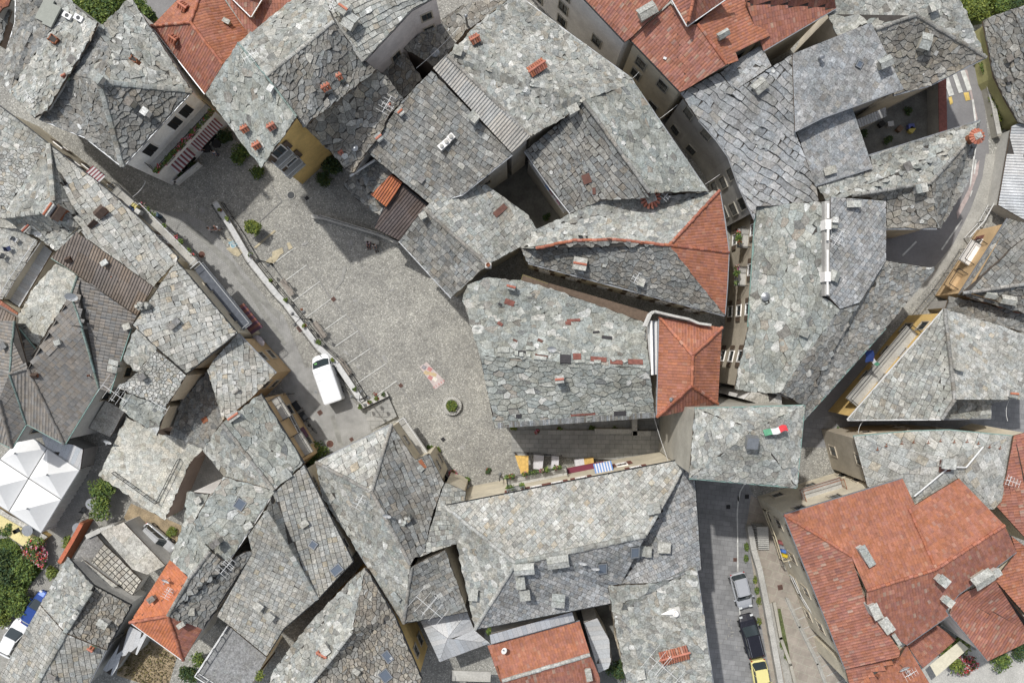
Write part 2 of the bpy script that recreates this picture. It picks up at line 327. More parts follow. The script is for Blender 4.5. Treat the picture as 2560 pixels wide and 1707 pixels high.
def cover(mb, poly, key, rot=None, lift=0.0, fan=False):
    S = STY[key]; m = S.get('mat') or stone
    T = Tris(); T.add(poly, fan)
    n = Vector((0, 0, 0))
    for i in range(len(poly)):
        a, b = poly[i], poly[(i+1) % len(poly)]
        n += Vector(((a.y-b.y)*(a.z+b.z), (a.z-b.z)*(a.x+b.x), (a.x-b.x)*(a.y+b.y)))
    n.normalize()
    if n.z < 0: n = -n
    g = Vector((-n.x, -n.y))
    if g.length < .04:
        L = max(((poly[(i+1) % len(poly)]-poly[i]) for i in range(len(poly))), key=lambda e: e.length); g = Vector((-L.y, L.x))
    g.normalize(); ang = math.atan2(g.y, g.x)-math.pi/2 + R(rot if rot is not None else S.get('rot', 0))
    ca, sa = math.cos(ang), math.sin(ang)
    tl = lambda p: (p[0]*ca+p[1]*sa, -p[0]*sa+p[1]*ca); tw = lambda u, v: (u*ca-v*sa, u*sa+v*ca)
    gl = (g.x*ca+g.y*sa, -g.x*sa+g.y*ca)       # upslope in the sheet's own axes
    roof = [tl(p) for p in poly]
    if area(roof) < 0: roof.reverse()
    us = [p[0] for p in roof]; vs = [p[1] for p in roof]; u0, u1, v0, v1 = min(us), max(us), min(vs), max(vs)
    w, h, J = S['w'], S['h'], S['jit']; cells = []
    ph = random.random()*9
    if S['mode'] == 'v':
        ni, nj = int((u1-u0)/w)+4, int((v1-v0)/h)+4; seeds = {}
        for j in range(-2, nj):
            for i in range(-2, ni):
                if random.random() < .13: continue
                seeds[i, j] = (u0+(i+.5*(j % 2)+random.uniform(-J, J)*1.3)*w, v0+(j+random.uniform(-J, J))*h)
        ay = w/h
        for (i, j), s0 in seeds.items():
            if not (0 <= i+1 and i < ni-1 and j >= -1 and j < nj-1): continue
            P = [(s0[0]-w*1.3, s0[1]-h*1.3), (s0[0]+w*1.3, s0[1]-h*1.3), (s0[0]+w*1.3, s0[1]+h*1.3), (s0[0]-w*1.3, s0[1]+h*1.3)]
            for dj in (-2, -1, 0, 1, 2):
                for di in (-2, -1, 0, 1, 2):
                    if not (di or dj): continue
                    q = seeds.get((i+di, j+dj))
                    if not q: continue
                    d = (q[0]-s0[0], (q[1]-s0[1])*ay*ay)
                    P = clip_half(P, ((q[0]+s0[0])/2, (q[1]+s0[1])/2), d)
                    if len(P) < 3: break
                if len(P) < 3: break
            if len(P) >= 3: cells.append(P)
    else:
        nj = int((v1-v0)/h)+2
        def wob(j, u): return 0 if not J else J*1.5*(math.sin(u*.55+j*.35+ph)+.6*math.sin(u*1.7+j*.9+ph*2))*h+J*.9*h*noise.noise(Vector((u*2.1, j*5.3, ph)))
        for j in range(-1, nj):
            vb, vt = v0+j*h, v0+(j+1)*h; reg = (J < .001)
            u = u0-w*(1+(.5 if j % 2 and key not in 'OMRCcmAKTUtuY' else 0))-(0 if reg else random.random()*w*.3)
            while u < u1+w:
                uw = w*(1 if J < .06 else random.uniform(.65, 1.5)); un = u+uw
                s1, s2 = (random.uniform(-J, J)*w*.9, random.uniform(-J, J)*w*.9) if J else (0, 0)
                um = (u+un)/2
                cells.append([(u, vb+wob(j, u)), (um, vb+wob(j, um)), (un, vb+wob(j, un)), (un+s2, vt+wob(j+1, un)), (um, vt+wob(j+1, um)), (u+s1, vt+wob(j+1, u))])
                u = un
    for cell in cells:
        xs = [p[0] for p in cell]; ys = [p[1] for p in cell]
        if max(xs) < u0 or min(xs) > u1 or max(ys) < v0 or min(ys) > v1: continue
        P = clip_cell(cell, roof)
        if not P: continue
        if m is stone and key not in 'SXxYZ':
            Q = []
            for i in range(len(P)):
                a, b = P[i], P[(i+1) % len(P)]; Q.append(a); L = math.hypot(b[0]-a[0], b[1]-a[1])
                if L > .2: Q.append(((a[0]+b[0])/2, (a[1]+b[1])/2))
            am = .10 if S['mode'] == 'v' else .05; P = []
            for q in Q:
                v = noise.noise_vector(Vector((q[0]*2.3+ph, q[1]*2.3, 1.7)))*am*1.5+noise.noise_vector(Vector((q[0]*6.5, q[1]*6.5+ph, 4.1)))*am*.6
                P.append((q[0]+v.x, q[1]+v.y))
        cx = sum(p[0] for p in P)/len(P); cy = sum(p[1] for p in P)/len(P)
        wx, wy = tw(cx, cy); (A, N), _ = T.find(wx, wy)
        gap = S['gap']; tx = random.uniform(-1, 1)*S['rnd']/max(w, .2)*.8; dz = random.random()*S['rnd']+lift
        ty = S['tilt']*random.uniform(.4, 1.6) if S['tilt'] else 0
        top = []; bot = []; uvs = []
        for p in P:
            du, dv = p[0]-cx, p[1]-cy; L = math.hypot(du, dv) or 1; k = max(0, 1-gap*1.6/L)
            x, y = tw(cx+du*k, cy+dv*k); z = A.z-((x-A.x)*N.x+(y-A.y)*N.y)
            sl = du*gl[0]+dv*gl[1]
            zz = z+S['t']+dz-ty*sl*.5/ (1 if key in 'TtUuK' else 1)+tx*du+ty*h*.25
            top.append(Vector((x, y, max(zz, z+.006)))); bot.append(Vector((x, y, z-.03))); uvs.append(p)
        c = pick(S['pal']); k = len(top); mb.face(top, m, c, uvs)
        if not (key in 'AMCcRm'):
            mb.solid(top+bot, [(i, k+i, k+(i+1) % k, (i+1) % k) for i in range(k)], m, tuple(q*.8 for q in c))
    if key in 'LlVvDdNWBb':
        A_ = abs(area(roof)); pl = Tris()
        for _ in range(int(A_*(2.0 if key in 'LlVN' else .8))):
            cx, cy = random.uniform(u0, u1), random.uniform(v0, v1); r0 = random.uniform(.07, .32); k = random.choice((4, 5, 5, 6)); a0 = random.random()*6.28; st = random.uniform(.5, 1)
            P = [(cx+r0*math.cos(a0+6.283*i/k)*random.uniform(.75, 1.2), cy+r0*st*math.sin(a0+6.283*i/k)*random.uniform(.75, 1.2)) for i in range(k)]
            if not all(inside(p, roof) for p in P): continue
            wx, wy = tw(cx, cy); (A, N), _ = T.find(wx, wy); tx, ty = random.uniform(-.16, .16), random.uniform(-.16, .16); top = []; bot = []
            for p in P:
                x, y = tw(*p); z = A.z-((x-A.x)*N.x+(y-A.y)*N.y)+S['t']+S['tilt']*h*.4+.035+tx*(p[0]-cx)+ty*(p[1]-cy); top.append(Vector((x, y, z+.03))); bot.append(Vector((x, y, z-.05)))
            c = pick(S['pal']); 
            if random.random() < .10: c = (.54, .54, .52)
            mb.face(top, m, c); mb.solid(top+bot, [(i, k+i, k+(i+1) % k, (i+1) % k) for i in range(k)], m, tuple(q*.8 for q in c))
    return T

def cap_row(mb, P, w, h, seg, cols, m):
    """a row of overlapping ridge pieces along a 3D line"""
    for a, b in zip(P[:-1], P[1:]):
        d = b-a; L = d.length; n = max(1, round(L/seg)); dn = d.normalized(); s = dn.cross(Vector((0, 0, 1))).normalized(); u = s.cross(dn)
        for i in range(n):
            p = a+dn*(L*i/n); q = a+dn*(L*(i+.97)/n); c = pick(cols); jit = random.uniform(-.03, .03); rise = random.uniform(0, .03)
            V = []
            for e, base in ((p, .03), (q, 0)):
                for x, z in ((-w/2, -.12), (-w*.42, h*.55), (-w*.15, h), (w*.15, h), (w*.42, h*.55), (w/2, -.12)):
                    V.append(e+s*(x+jit)+u*(z+base+rise))
            F = [(i2, i2+1, i2+7, i2+6) for i2 in range(5)]+[(5, 4, 3, 2, 1, 0), (6, 7, 8, 9, 10, 11)]
            mb.solid(V, [tuple(reversed(f)) if len(f) == 4 else f for f in F], m, c)

HOUSES = {}
class House: pass
RC = dict(g=(.34, .14, .8, [(2, (.30, .29, .27)), (1, (.25, .24, .22))], stone), t=(.28, .12, .42, CLAY, clay), c=(.17, .07, 1.6, [(1, (.20, .26, .24))], stone),
          w=(.34, .10, 1.0, [(2, (.42, .42, .40)), (1, (.38, .38, .36))], stone), k=(.26, .12, .4, CEM, clay), s=(.5, .09, .55, LIGHT, stone), d=(.3, .1, .4, [(1, (.14, .13, .12))], stone))
def house(name, label, P, F, wall='grey', gut='', ridge='', over=.32, cat='house', base=-.3, gm=None, win=None, th=.14, gutm=None, dz=0.0):
    H = House(); H.name = name; H.win = win; H.wallc = wall
    q = P.split(); t = None; i = 0; V = {}
    while i < len(q):
        if q[i] in TILE: t = q[i]; i += 1; continue
        V[q[i]] = W(t, float(q[i+1]), float(q[i+2]), float(q[i+3])+dz); i += 4
    H.V = V; H.T = Tris()
    faces = []
    for f in F.split():
        nm, st = f.split(':'); rot = None; fan = st.endswith('!'); st = st.rstrip('!')
        if '/' in st: st, r_ = st.split('/'); rot = float(r_)
        poly = [V[c] for c in nm]; names = list(nm)
        if area([(p.x, p.y) for p in poly]) < 0: poly.reverse(); names.reverse()
        faces.append((names, poly, st, (rot, fan))); H.T.add(poly, fan)
    cen = sum((v for v in V.values()), Vector())/len(V); org = Vector((cen.x, cen.y, 0))
    o = thing(name, label, cat, org); OFF[o.name] = org.copy(); H.o = o
    ed = {}
    for names, poly, st, rot in faces:
        for a, b in zip(names, names[1:]+names[:1]): ed[a, b] = 1
    bd = [(a, b) for a, b in ed if (b, a) not in ed]
    mb = MB()
    dk = deck
    for names, poly, st, rot in faces:
        n_ = len(poly); q_ = max(range(n_), key=lambda i: poly[i].z)
        tr = [((q_+m_) % n_, (q_+m_+1) % n_, q_) for m_ in range(1, n_-1)] if rot[1] else tessellate_polygon([poly])
        for tri in tr:
            a = [poly[k] for k in tri]
            if (a[1]-a[0]).cross(a[2]-a[0]).z < 0: a.reverse()
            mb.face([p-Vector((0, 0, .01)) for p in a], dk); mb.face([p-Vector((0, 0, th)) for p in reversed(a)], timber)
        cover(mb, poly, st, rot[0], fan=rot[1])
    for a, b in bd:
        p, r_ = V[a], V[b]; mb.face([p+Vector((0, 0, .03)), p-Vector((0, 0, th)), r_-Vector((0, 0, th)), r_+Vector((0, 0, .03))], timber)
    H.roof = mb.build('roof', o)
    nxt = {}
    for a, b in bd: nxt.setdefault(a, []).append(b)
    wb = MB(); wm = wallm(wall); H.walls = []
    while nxt:
        s0 = next(iter(nxt)); loop = [s0]; cur = s0
        while cur in nxt:
            b = nxt[cur].pop(); 
            if not nxt[cur]: del nxt[cur]
            cur = b
            if cur == s0: break
            loop.append(cur)
        if len(loop) < 3: continue
        P3 = [V[c] for c in loop]; n = len(P3); ins = []
        for k in range(n):
            a, b, c = P3[k-1], P3[k], P3[(k+1) % n]
            e1 = Vector((b.x-a.x, b.y-a.y)); e2 = Vector((c.x-b.x, c.y-b.y))
            if e1.length < 1e-5 or e2.length < 1e-5: ins.append(Vector((b.x, b.y, b.z-.1))); continue
            e1.normalize(); e2.normalize(); n1 = Vector((-e1.y, e1.x)); n2 = Vector((-e2.y, e2.x)); mm = n1+n2
            if mm.length < .3: mm = n1
            mm.normalize(); kf = min(over/max(mm.dot(n1), .35), over*2)
            x, y = b.x+mm.x*kf, b.y+mm.y*kf; z, qq = H.T.z(x, y)
            if qq < -.02: z = b.z
            ins.append(Vector((x, y, min(z, b.z+1.2)-.07)))
        for k in range(n):
            a, b = ins[k], ins[(k+1) % n]
            if (a-b).length < .05: continue
            wb.face([Vector((a.x, a.y, base)), Vector((b.x, b.y, base)), b.copy(), a.copy()], wm)
            H.walls.append((a, b, loop[k], loop[(k+1) % n]))
    H.wall = wb.build('wall', o)
    for s in gut.split():
        g = MB()
        for a, b in zip(s[:-1], s[1:]):
            p, r_ = V[a], V[b]; d = (r_-p).normalized(); nn = d.cross(Vector((0, 0, 1)))
            dz = Vector((0, 0, -.05)); g.bar(p+nn*.0+dz, r_+dz, .16, .13, gutm or zinc)
        g.build('gutter', o)
    for s in ridge.split():
        nm, st = s.split(':'); g = MB(); w, h, seg, cols, m = RC[st]
        cap_row(g, [V[c]+Vector((0, 0, .05)) for c in nm], w, h, seg, cols, m); g.build('ridge_cap', o)
    HOUSES[name, len(HOUSES)] = H
    return H
def on_roof(H, t, x, y, h=0.0):
    """the place on H's roof whose point h above the roof shows at the picture place"""
    z = 9.0
    for _ in range(6):
        p = W(t, x, y, z+h); z2, _q = H.T.z(p.x, p.y); z = z+(z2-z)*.8
    p = W(t, x, y, z+h); return Vector((p.x, p.y, z))
# ------------------------------------------------------------------ houses
SH = 'slate_house'
h1 = house(SH, 'white hotel with a long balcony and striped awnings at the head of the square',
 'A1 a 835 690 13.2 b 1612 765 10.4 c 1028 1402 10.3 d 715 1155 10.5 e 330 1000 10.9 f 400 915 11 g 570 615 11.2 h 770 310 11.4 i 808 255 11.4 j 1100 -20 10.6 k 900 540 12.7 l 945 430 12.1',
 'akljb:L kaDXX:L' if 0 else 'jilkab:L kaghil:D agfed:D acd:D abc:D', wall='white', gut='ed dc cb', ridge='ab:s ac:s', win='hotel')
h2 = house(SH, 'pale slab roofed house left of the white hotel, with two grey roof panels',
 'A1 a 775 310 12.2 b 400 925 11.9 c 290 995 11.4 d 80 770 10.4 e 180 640 10.1 f 340 400 10.2 g 450 235 10.3 h 600 180 10.4 i 640 70 10.4 j 822 195 12.2 k -50 640 8.8 m 135 -60 8.8 n 130 190 8.8 o 60 420 8.8 p -50 590 8.7 r 380 -60 9.6 s 560 -60 10.2',
 'jabcdefghi:l mrgfedkpon:D rshg:l sih:l', wall='palegrey', gut='mno')
h0 = house('tiled_house', 'scrap of red tiled roof in the top left corner beside the dark gap', 'A1 a -60 -60 8 b 110 -60 8 c 70 55 7.6 d 25 70 7.6 e -60 180 7.8', 'abcde:T', wall='grey')
h0b = house(SH, 'sliver of blue grey roof under the red roof scrap in the top left corner', 'A1 a 30 70 6.6 b 98 95 6.4 c 8 370 6.4 d -60 420 6.6 e -60 190 6.8', 'abcde:D', wall='brown')
h3 = house('tiled_house', 'orange tiled house with T shaped ridges wedged between the garden and the green ridge roof',
 'A1 a 1275 222 8.2 b 1500 -10 8.4 c 1690 -60 9.8 d 1600 190 10.8 e 1870 545 10.6 f 1720 790 8.3 g 2112 328 8.6 h 1840 -60 8.8',
 'abcd:T adef:U dchge:T', wall='cream', gut='afg', ridge='ad:t cde:t')
h4 = house('tiled_house', 'dark red tiled low roof with a yellow wall under it at the top edge',
 'A1 a 1860 -60 10.3 b 2108 326 9.9 c 2152 302 9.9 A2 d 560 -60 10.3', 'abcd:U', wall='yellow', over=.25, win='band')
h5 = house('tiled_house', 'small pointed red gable roof poking in at the top edge beside the yellow wall',
 'A1 a 1900 -60 11 b 2105 142 11 c 2230 -60 11 d 2075 -100 12.4', 'abcd:U', wall='ochre', gut='abc', gutm=white_metal)
h6 = house(SH, 'tall yellow gabled house with green copper ridge and two white balconies',
 'A1 a 2000 365 14.2 A2 b 222 640 15.6 c 477 985 15.8 d 178 1410 12.8 A1 e 1722 792 12.4 A2 f 530 1068 14.4 g 1150 592 12.4 h 1040 505 12.6 i 790 185 14.9 j 700 -60 13.4 k 520 -60 12.4',
 'abcde:V bcfghi:D abijk:L', wall='yellow', ridge='abc:c bi:w', win='none', over=.8)
h7 = house(SH, 'pinkish rendered house with dark framed windows and curved rows of slabs at the top edge',
 'A2 a 790 165 12.4 b 690 -60 12.4 c 1035 522 11.6 d 1438 88 12 e 1700 -60 12.2', 'abedc:g', wall='pink', gut='cde', gutm=iron, win='dark', ridge='ac:w', dz=1.5)
h8 = house('ruined_house', 'half ruined dark house with rubble on its broken roof below the pinkish wall',
 'A2 a 1100 545 7.2 b 1350 405 7 c 1530 665 6.6 d 1370 835 7 e 1200 700 7', 'abcde:N', wall='brown', over=.2)
h8b = house('ruined_house', 'dark unlit roof of loose slabs and tar with a tall pipe, under the pinkish wall',
 'A2 a 1355 400 7.6 b 1860 50 7.6 c 2300 -60 7.8 d 2260 0 8.4 e 1990 200 8.4 f 1900 260 8.2 g 1740 455 7.4 h 1650 570 7', 'abcdefgh:N', wall='brown', over=.2)
h9 = house(SH, 'low brownish slab roof in the hollow right of the yellow gabled house',
 'A2 a 545 1066 12.6 b 1150 585 11.8 c 1225 640 11 d 1372 832 9.6 e 1255 960 9.4 f 1185 1130 9.2 g 1065 1275 9 h 955 1455 8.6 i 900 1435 8.6 j 735 1250 9.6 k 640 1160 11', 'abcdefghijk:N', wall='grey', win=None)
h10 = house(SH, 'big house of even grey slab courses with a triple chimney, between courtyard and square',
 'A2 a 1610 600 10.6 b 2285 1300 10.4 B2 c 1800 292 8.6 d 1522 367 8.3 A2 e 1060 1272 8.6 f 1372 835 9.5', 'abcdef:G', wall='palegrey', gut='bcd', win='dark')
h11 = house(SH, 'largest pale rubbly slab roof along the palazzo street, with a big terracotta chimney',
 'A2 a 1745 470 11.2 f 1990 210 10 g 2245 0 9.6 A3 h 240 5 9.2 i 650 310 9.3 j 1135 660 9.4 k 1160 705 9.4 B3 l 1778 268 9.2 m 1290 275 11.6 A3 n 735 850 11.8 o 600 972 10.9 p 288 1148 10.9',
 'afghijknop:l nklm:V', wall='tan', gut='hijkl', ridge='ap:g nm:g')
h12 = house(SH, 'dark wavy slab roof with one brown patch, above the courtyard with washing lines',
 'A3 a 735 855 11.6 b 600 975 10.2 c 240 1272 8.6 B3 d 452 232 8.4 e 622 448 8.6 f 885 340 9.4 g 1290 320 11.3', 'abcdefg:b', wall='grey', over=.3, gut='cde')
h10b = house('slate_house', 'narrow corrugated cement sheet roof strewn with stones, between two slab roofs',
 'A2 a 1620 575 10.9 b 1742 452 11.2 A3 c 288 1150 11.1 d 130 1283 10.8', 'abcd:R', wall='grey', over=.2)
h13 = house(SH, 'ridged slab roof pointing at the square, pale courses one side and shade-tinted the other',  # lower-left slope takes the dark palette, so its shade is in the colour
 'B2 a 1472 408 9.4 b 1690 242 8.2 c 2000 207 7.8 d 2350 460 7.6 e 2424 582 7.6 f 2283 735 7.7 g 2010 880 9.2 h 1705 1158 7.3 i 1268 682 7.2', 'abcdefg:g aghi:G', wall='stonewall', gut='ih', ridge='ag:g', win=None)
h14 = house('shed', 'shed with a brown ribbed sheet roof beside the square',
 'B2 a 1060 572 5.6 b 1195 298 6.4 c 1300 212 6.8 d 1516 386 6.8 e 1268 674 5.8', 'abcde:c', wall='cream', gut='abcd', gutm=iron, cat='shed')
h15 = house('lean_to', 'tiny patch of orange barrel tile roof beside the brown ribbed shed',
 'B2 a 1032 292 6.7 b 1200 122 7.1 c 1294 190 7.1 d 1236 290 6.9 e 1158 394 6.7', 'abcde:u', wall='cream', cat='lean-to', over=.15)
h16 = house(SH, 'small low slab roof with a white gutter pipe, by the orange barrel tile patch',
 'B2 a 800 215 5 b 868 130 5.6 c 1070 -10 6.5 d 1230 105 6.6 e 1045 290 5.9 f 1150 390 5.3 g 1100 470 5 h 870 302 5', 'abcdefgh:D', wall='grey', win=None)

h20 = house('tiled_palazzo', 'white palazzo with barred windows, peeling plaster and a red tiled roof at the top edge',
 'A3 f 220 -557 11.2 a 690 -60 11 b 1082 354 10.6 c 1124 326 10.9 d 1468 2 12.4 e 1500 -60 12.4 g 1000 -557 12.6', 'abcdegf:U', wall='white', gut='fab', gutm=iron, win='pal', over=.35)
h21 = house('tiled_palazzo', 'painted palazzo with arched ground floor under speckled red tiles, a white scrap lying on them',
 'A3 a 1122 330 10.6 b 1466 30 12 c 1602 222 12.1 d 1690 204 12.3 e 1935 545 12.1 f 1588 756 10.6 g 1545 774 10.4 h 1962 -60 10.8 i 2050 -60 10.5 j 2302 302 10.4 k 2012 440 11.6 l 2034 512 11.7',
 'abcdefg:U dhijkle:T', wall='cream', gut='ag', gutm=iron, ridge='de:t', win='pal')
h22 = house('roof_turret', 'pointed red tiled gable standing above the two palazzo roofs',
 'A3 a 1455 -40 12.8 b 1605 220 12.8 c 1990 -50 12.8 d 1615 185 13.6 e 1670 -80 14.2', 'abde:U bced:U', wall='palegrey', gut='abc', gutm=white_metal, ridge='de:t', cat='gable')
h23 = house('tiled_house', 'orange red tiled roof with dark course lines above the dark yard at the top edge',
 'A4 a 20 30 11.2 b 162 430 10 c 772 72 10 d 750 -60 11.4 e 0 -60 11.8', 'abcde:U', wall='tan', gut='bc')
h24 = house(SH, 'blue grey roof of large cracked slab courses following the curve of the palazzo street',
 'A3 a 1545 790 9.6 b 1870 612 10.3 c 2000 766 10.9 A4 d 410 455 11.6 e 655 992 10.7 f 430 1108 10.3 g 600 1558 10 B4 h 630 365 9.9 i 100 395 9.6 B3 j 2168 500 9.3 k 2040 230 9.3 A3 l 1950 1320 9.4 m 1850 1180 9.4 n 1700 1010 9.5',
 'abcdefghijklmn:B', wall='grey', gut='nmlkj', win='pal')
h25 = house(SH, 'small smooth slate roof tucked under the orange palazzo roof edge',
 'A3 a 1880 612 10 b 2030 500 10.1 c 2225 380 9.5 d 2312 556 10.4 e 2000 764 11', 'abcde:S', wall='grey', win=None)
h26 = house(SH, 'smooth blue grey slate roof with a small dark skylight, above the dark yard',
 'A4 a 405 456 12.2 b 1066 190 12.2 c 1336 742 11 d 655 990 11 e 428 1104 11', 'abcde:S', wall='grey', gut='edc', over=.3)
h27 = house(SH, 'lower smooth slate roof half shaded by its neighbour, left of the dark yard',
 'A4 a 430 1080 9.6 b 900 880 9.8 c 1080 1408 9.2 d 600 1558 9.1', 'abcd:S', wall='grey', gut='cd')
h28 = house(SH, 'house with long diagonal ridge above the zebra crossing',
 'A4 a 705 120 9.6 b 795 -60 9.9 c 1780 -60 9.6 d 1900 200 9.4 e 2028 486 9.2 f 1440 132 11.8 g 1095 250 11.8 h 780 300 9.8 j 1560 720 9.1 k 1255 802 9.1 l 1180 500 10.4',
 'abcdefgh:L gfejkl:N', wall='tan', gut='ejk', ridge='gfe:g')
h29 = house(SH, 'three sided hipped slab roof beside the curved road, brown lichen on its north slope',
 'A4 a 1050 1306 8.9 b 1985 1012 8.9 B4 c 1880 190 8.7 d 1645 578 8.4 e 1620 578 8.7 f 1192 578 8.4 g 1192 345 9 h 905 300 10.1 i 1565 190 10.3 A4 j 1850 1215 9.7 B4 m 690 340 8.9 n 600 205 8.8 A4 o 1080 1400 8.7',
 'abjihmno:l hiefg:N bcdeij:D', wall='tan', ridge='hij:g', gut='ab fe', win=None)
h30 = house(SH, 'very large pale house of broad broken slabs with flower balconies over the lane',
 'B4 a 100 387 9 b 662 345 11 c 662 1145 11 d 800 1255 11 C4 e 490 262 11 f 300 545 11 g 0 530 9.3 C3 h 2000 505 9.1 B4 i 35 1400 9 j 970 1195 10.6 k 1190 845 9.8 l 1607 905 8.9 C4 m 1190 0 8.9 n 500 772 8.9 o 508 655 9.3',
 'abcdefghi:V djklmnofe:D', wall='tan', gut='ai nm', gutm=copper, ridge='', win='shut')
h30b = house(SH, 'raised diamond laid brown and blue slate roof behind a white parapet',
 'B4 a 725 310 11.5 b 1190 345 10.1 c 1190 846 10.0 d 970 1195 10.9 f 805 1250 11.2 e 715 1150 11.6', 'abcdfe:x', wall='grey', over=.12)
h31 = house(SH, 'dark slab roof with antennas and an olive wall beyond the road at the right edge',
 'A4 a 2003 182 9 b 2238 80 10.5 c 2460 20 10.8 d 2460 560 10.8 e 2460 1080 9.2 f 2300 1025 9 g 2200 862 9 h 2092 642 9', 'abdefgh:D bcd:D', wall='lime', win=None, dz=-6)
h32 = house('metal_roof_house', 'house under a light grey ribbed metal roof at the right edge',
 'A4 a 2245 1062 8 b 2460 960 8.4 B4 c 2460 565 8.4 d 2133 378 8', 'abcd:M', wall='palegrey', win=None, dz=-5.5)
h33 = house(SH, 'house with orange and white balcony front below the metal roof at the right edge',
 'B4 a 2212 492 9 b 2460 560 9.5 c 2460 1030 11 d 1832 1116 9.8 e 1806 1130 9 f 2460 1322 9.4', 'abcde:G dcfe:D', wall='ochre', ridge='dc:g', win='shop', gut='ae', dz=-3.8)
h35 = house(SH, 'shaded low slab roof in the gap below the orange and white balcony house',
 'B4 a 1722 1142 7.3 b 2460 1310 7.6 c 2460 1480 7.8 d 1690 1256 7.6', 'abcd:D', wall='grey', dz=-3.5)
h34 = house(SH, 'wedge shaped pale slab roof with a yellow wall and long balcony along the alley',
 'C4 a 1680 -160 9.6 b 868 770 8.8 c 1655 765 11 d 1765 598 11.4 B4 e 2180 1398 9.2 C4 f 2460 110 9.4 g 2460 602 9.1', 'abcd:g aefgd:X/20', wall='yellow', gut='ab bc', gutm=white_metal, ridge='ad:g dc:g', win='dark', dz=-2.8)
h34b = house(SH, 'small triangular shaded roof attached to the wedge shaped roof',
 'C4 a 1715 560 8.2 b 2074 606 7.8 c 2070 758 7.4 d 1650 764 7.6', 'abcd:L', wall='grey', gut='bcd', dz=-2.2)
h36 = house(SH, 'pale roof of big diagonal cut slabs with a pipe and iron snow hooks',
 'C4 a 918 908 8.5 b 1400 866 8.3 c 1720 856 8.3 d 2254 905 8.5 e 2162 1450 8.6 f 2095 1520 8.9 h 1440 1490 9 j 1032 1325 8.5 p 1700 1090 10.8', 'abcdp:Z! defp:Z/38 fhp:Z jap:Z/50 hjp:Z', wall='tan', gut='abcd', gutm=copper, win='dark')
h37 = house('tiled_house', 'largest red tiled roof with a twin peaked plan beside the lower street',
 'D4 a 335 155 9.5 b 1330 -148 9.5 c 1440 86 10.2 d 1385 105 10.2 e 1610 610 11.8 f 1028 790 11.8 g 900 502 10.9 h 1028 900 10.7 i 1310 1295 11.1 j 1300 1345 11 k 850 1450 9.2 l 1802 -150 10.2 m 2185 240 11.8 n 2286 466 10.6 o 2110 600 10.5 p 1800 822 10.4 q 1690 960 10.1 r 1716 1000 9.9 s 1364 1246 9.8 t 1235 1170 10.2 H 1028 900 11.4',
 'abcdefg:T agfhijk:U deml:T fetsrqponme:U' if 0 else 'abcdefg:T aghijk:U dlme:T festH:U emnopqrs:U', wall='cream', gut='ab ak nopqrs', ridge='ag:t fe:t em:t de:t', win='dark', over=.4)
h37b = house('tiled_house', 'orange tiled roof with a white dish at the bottom edge',
 'D4 a 852 1452 8.6 b 1160 1380 9 c 1310 1340 9.6 d 1366 1248 8.8 e 1600 1640 8.8 f 900 1640 8.6', 'abf:U bcdef:T', wall='cream')
h38 = house('tiled_house', 'red tiled pitched roof with dark course lines above the flower garden',
 'D4 a 1720 985 8.2 b 1790 830 8.6 c 2105 700 10 d 2460 1150 10 e 2460 1180 8 f 2045 1382 7.9', 'abcdef:U', wall='white', gut='af')
h39 = house('tiled_house', 'plain bright orange tiled slope at the right edge below the metal gutter',
 'D4 a 2286 470 9.4 b 2240 330 9.8 c 2460 500 9.8 d 2460 1100 9.6 e 2105 700 9.7', 'abcde:T', wall='cream')
h40 = house('tiled_house', 'old red tiled roof at the right edge beside the diagonal slab roof',
 'C4 a 2262 902 9 b 2460 850 9.4 c 2460 1568 9.4 D4 d 2460 460 9 C4 e 2105 1480 8.2 f 2200 1240 8.8', 'abcdef:U', wall='cream')

h41 = house('bell_tower', 'square tower with a low slab roof, roof hatch and a small green white red flag',
 'C3 a 1668 675 16 C4 b 506 650 16 c 440 1337 16 C3 d 1620 1258 16 C4 e 75 850 17.5', 'abe:l bce:L cde:L dae:l', wall='stonewall', gut='abcd', gutm=copper, win=None, cat='tower', over=.25)
h42 = house(SH, 'long pointed house with a curved terracotta ridge and bright red tiled hipped end',
 'B3 a 205 742 9 b 310 596 9 c 880 340 8.9 d 1230 325 8.9 e 1876 258 8.7 f 1922 520 8.7 g 1953 775 8.7 h 1940 1050 8.7 i 1920 1306 8.7 j 270 866 8.7 k 335 742 10.8 l 640 676 11.2 m 1010 668 11.3 n 1450 716 11.4',
 'abcdenmlk:l aklmnij:D nefg:T nghi:T', wall='cream', gut='ihgfe ij', ridge='klmn:t ne:t ng:t', win='shut')
h43 = house('church', 'largest slab roof on the square, with missing slabs showing red brown boards',
 'B2 a 1803 1178 9 b 1835 1055 9 c 2000 985 9 d 2280 1010 9 B3 e 480 1085 9 f 1252 1365 9 C3 g 1258 100 9.9 h 1290 340 11.4 i 1335 742 9.0 j 0 832 8.9 C2 k 2072 838 8.9 l 1945 230 11.2',
 'abcdefghl:V khij:v' if 0 else 'abcdefghl:V lhijk:v', wall='cream', win='none', cat='church', gut='ij')
h44 = house('church_sacristy', 'red tiled hipped roof beside the square tower, with a white scrolled wall at its top',
 'B3 a 1370 1318 10.8 b 1896 1406 10.8 C3 c 1862 634 10.8 d 1350 748 10.8 e 1650 228 13 f 1642 482 13', 'abe:T aefd:T bcfe:T dfc:U', wall='white', ridge='ae:t be:t ef:t fd:t fc:t', gut='ad', cat='church annex', over=.25)

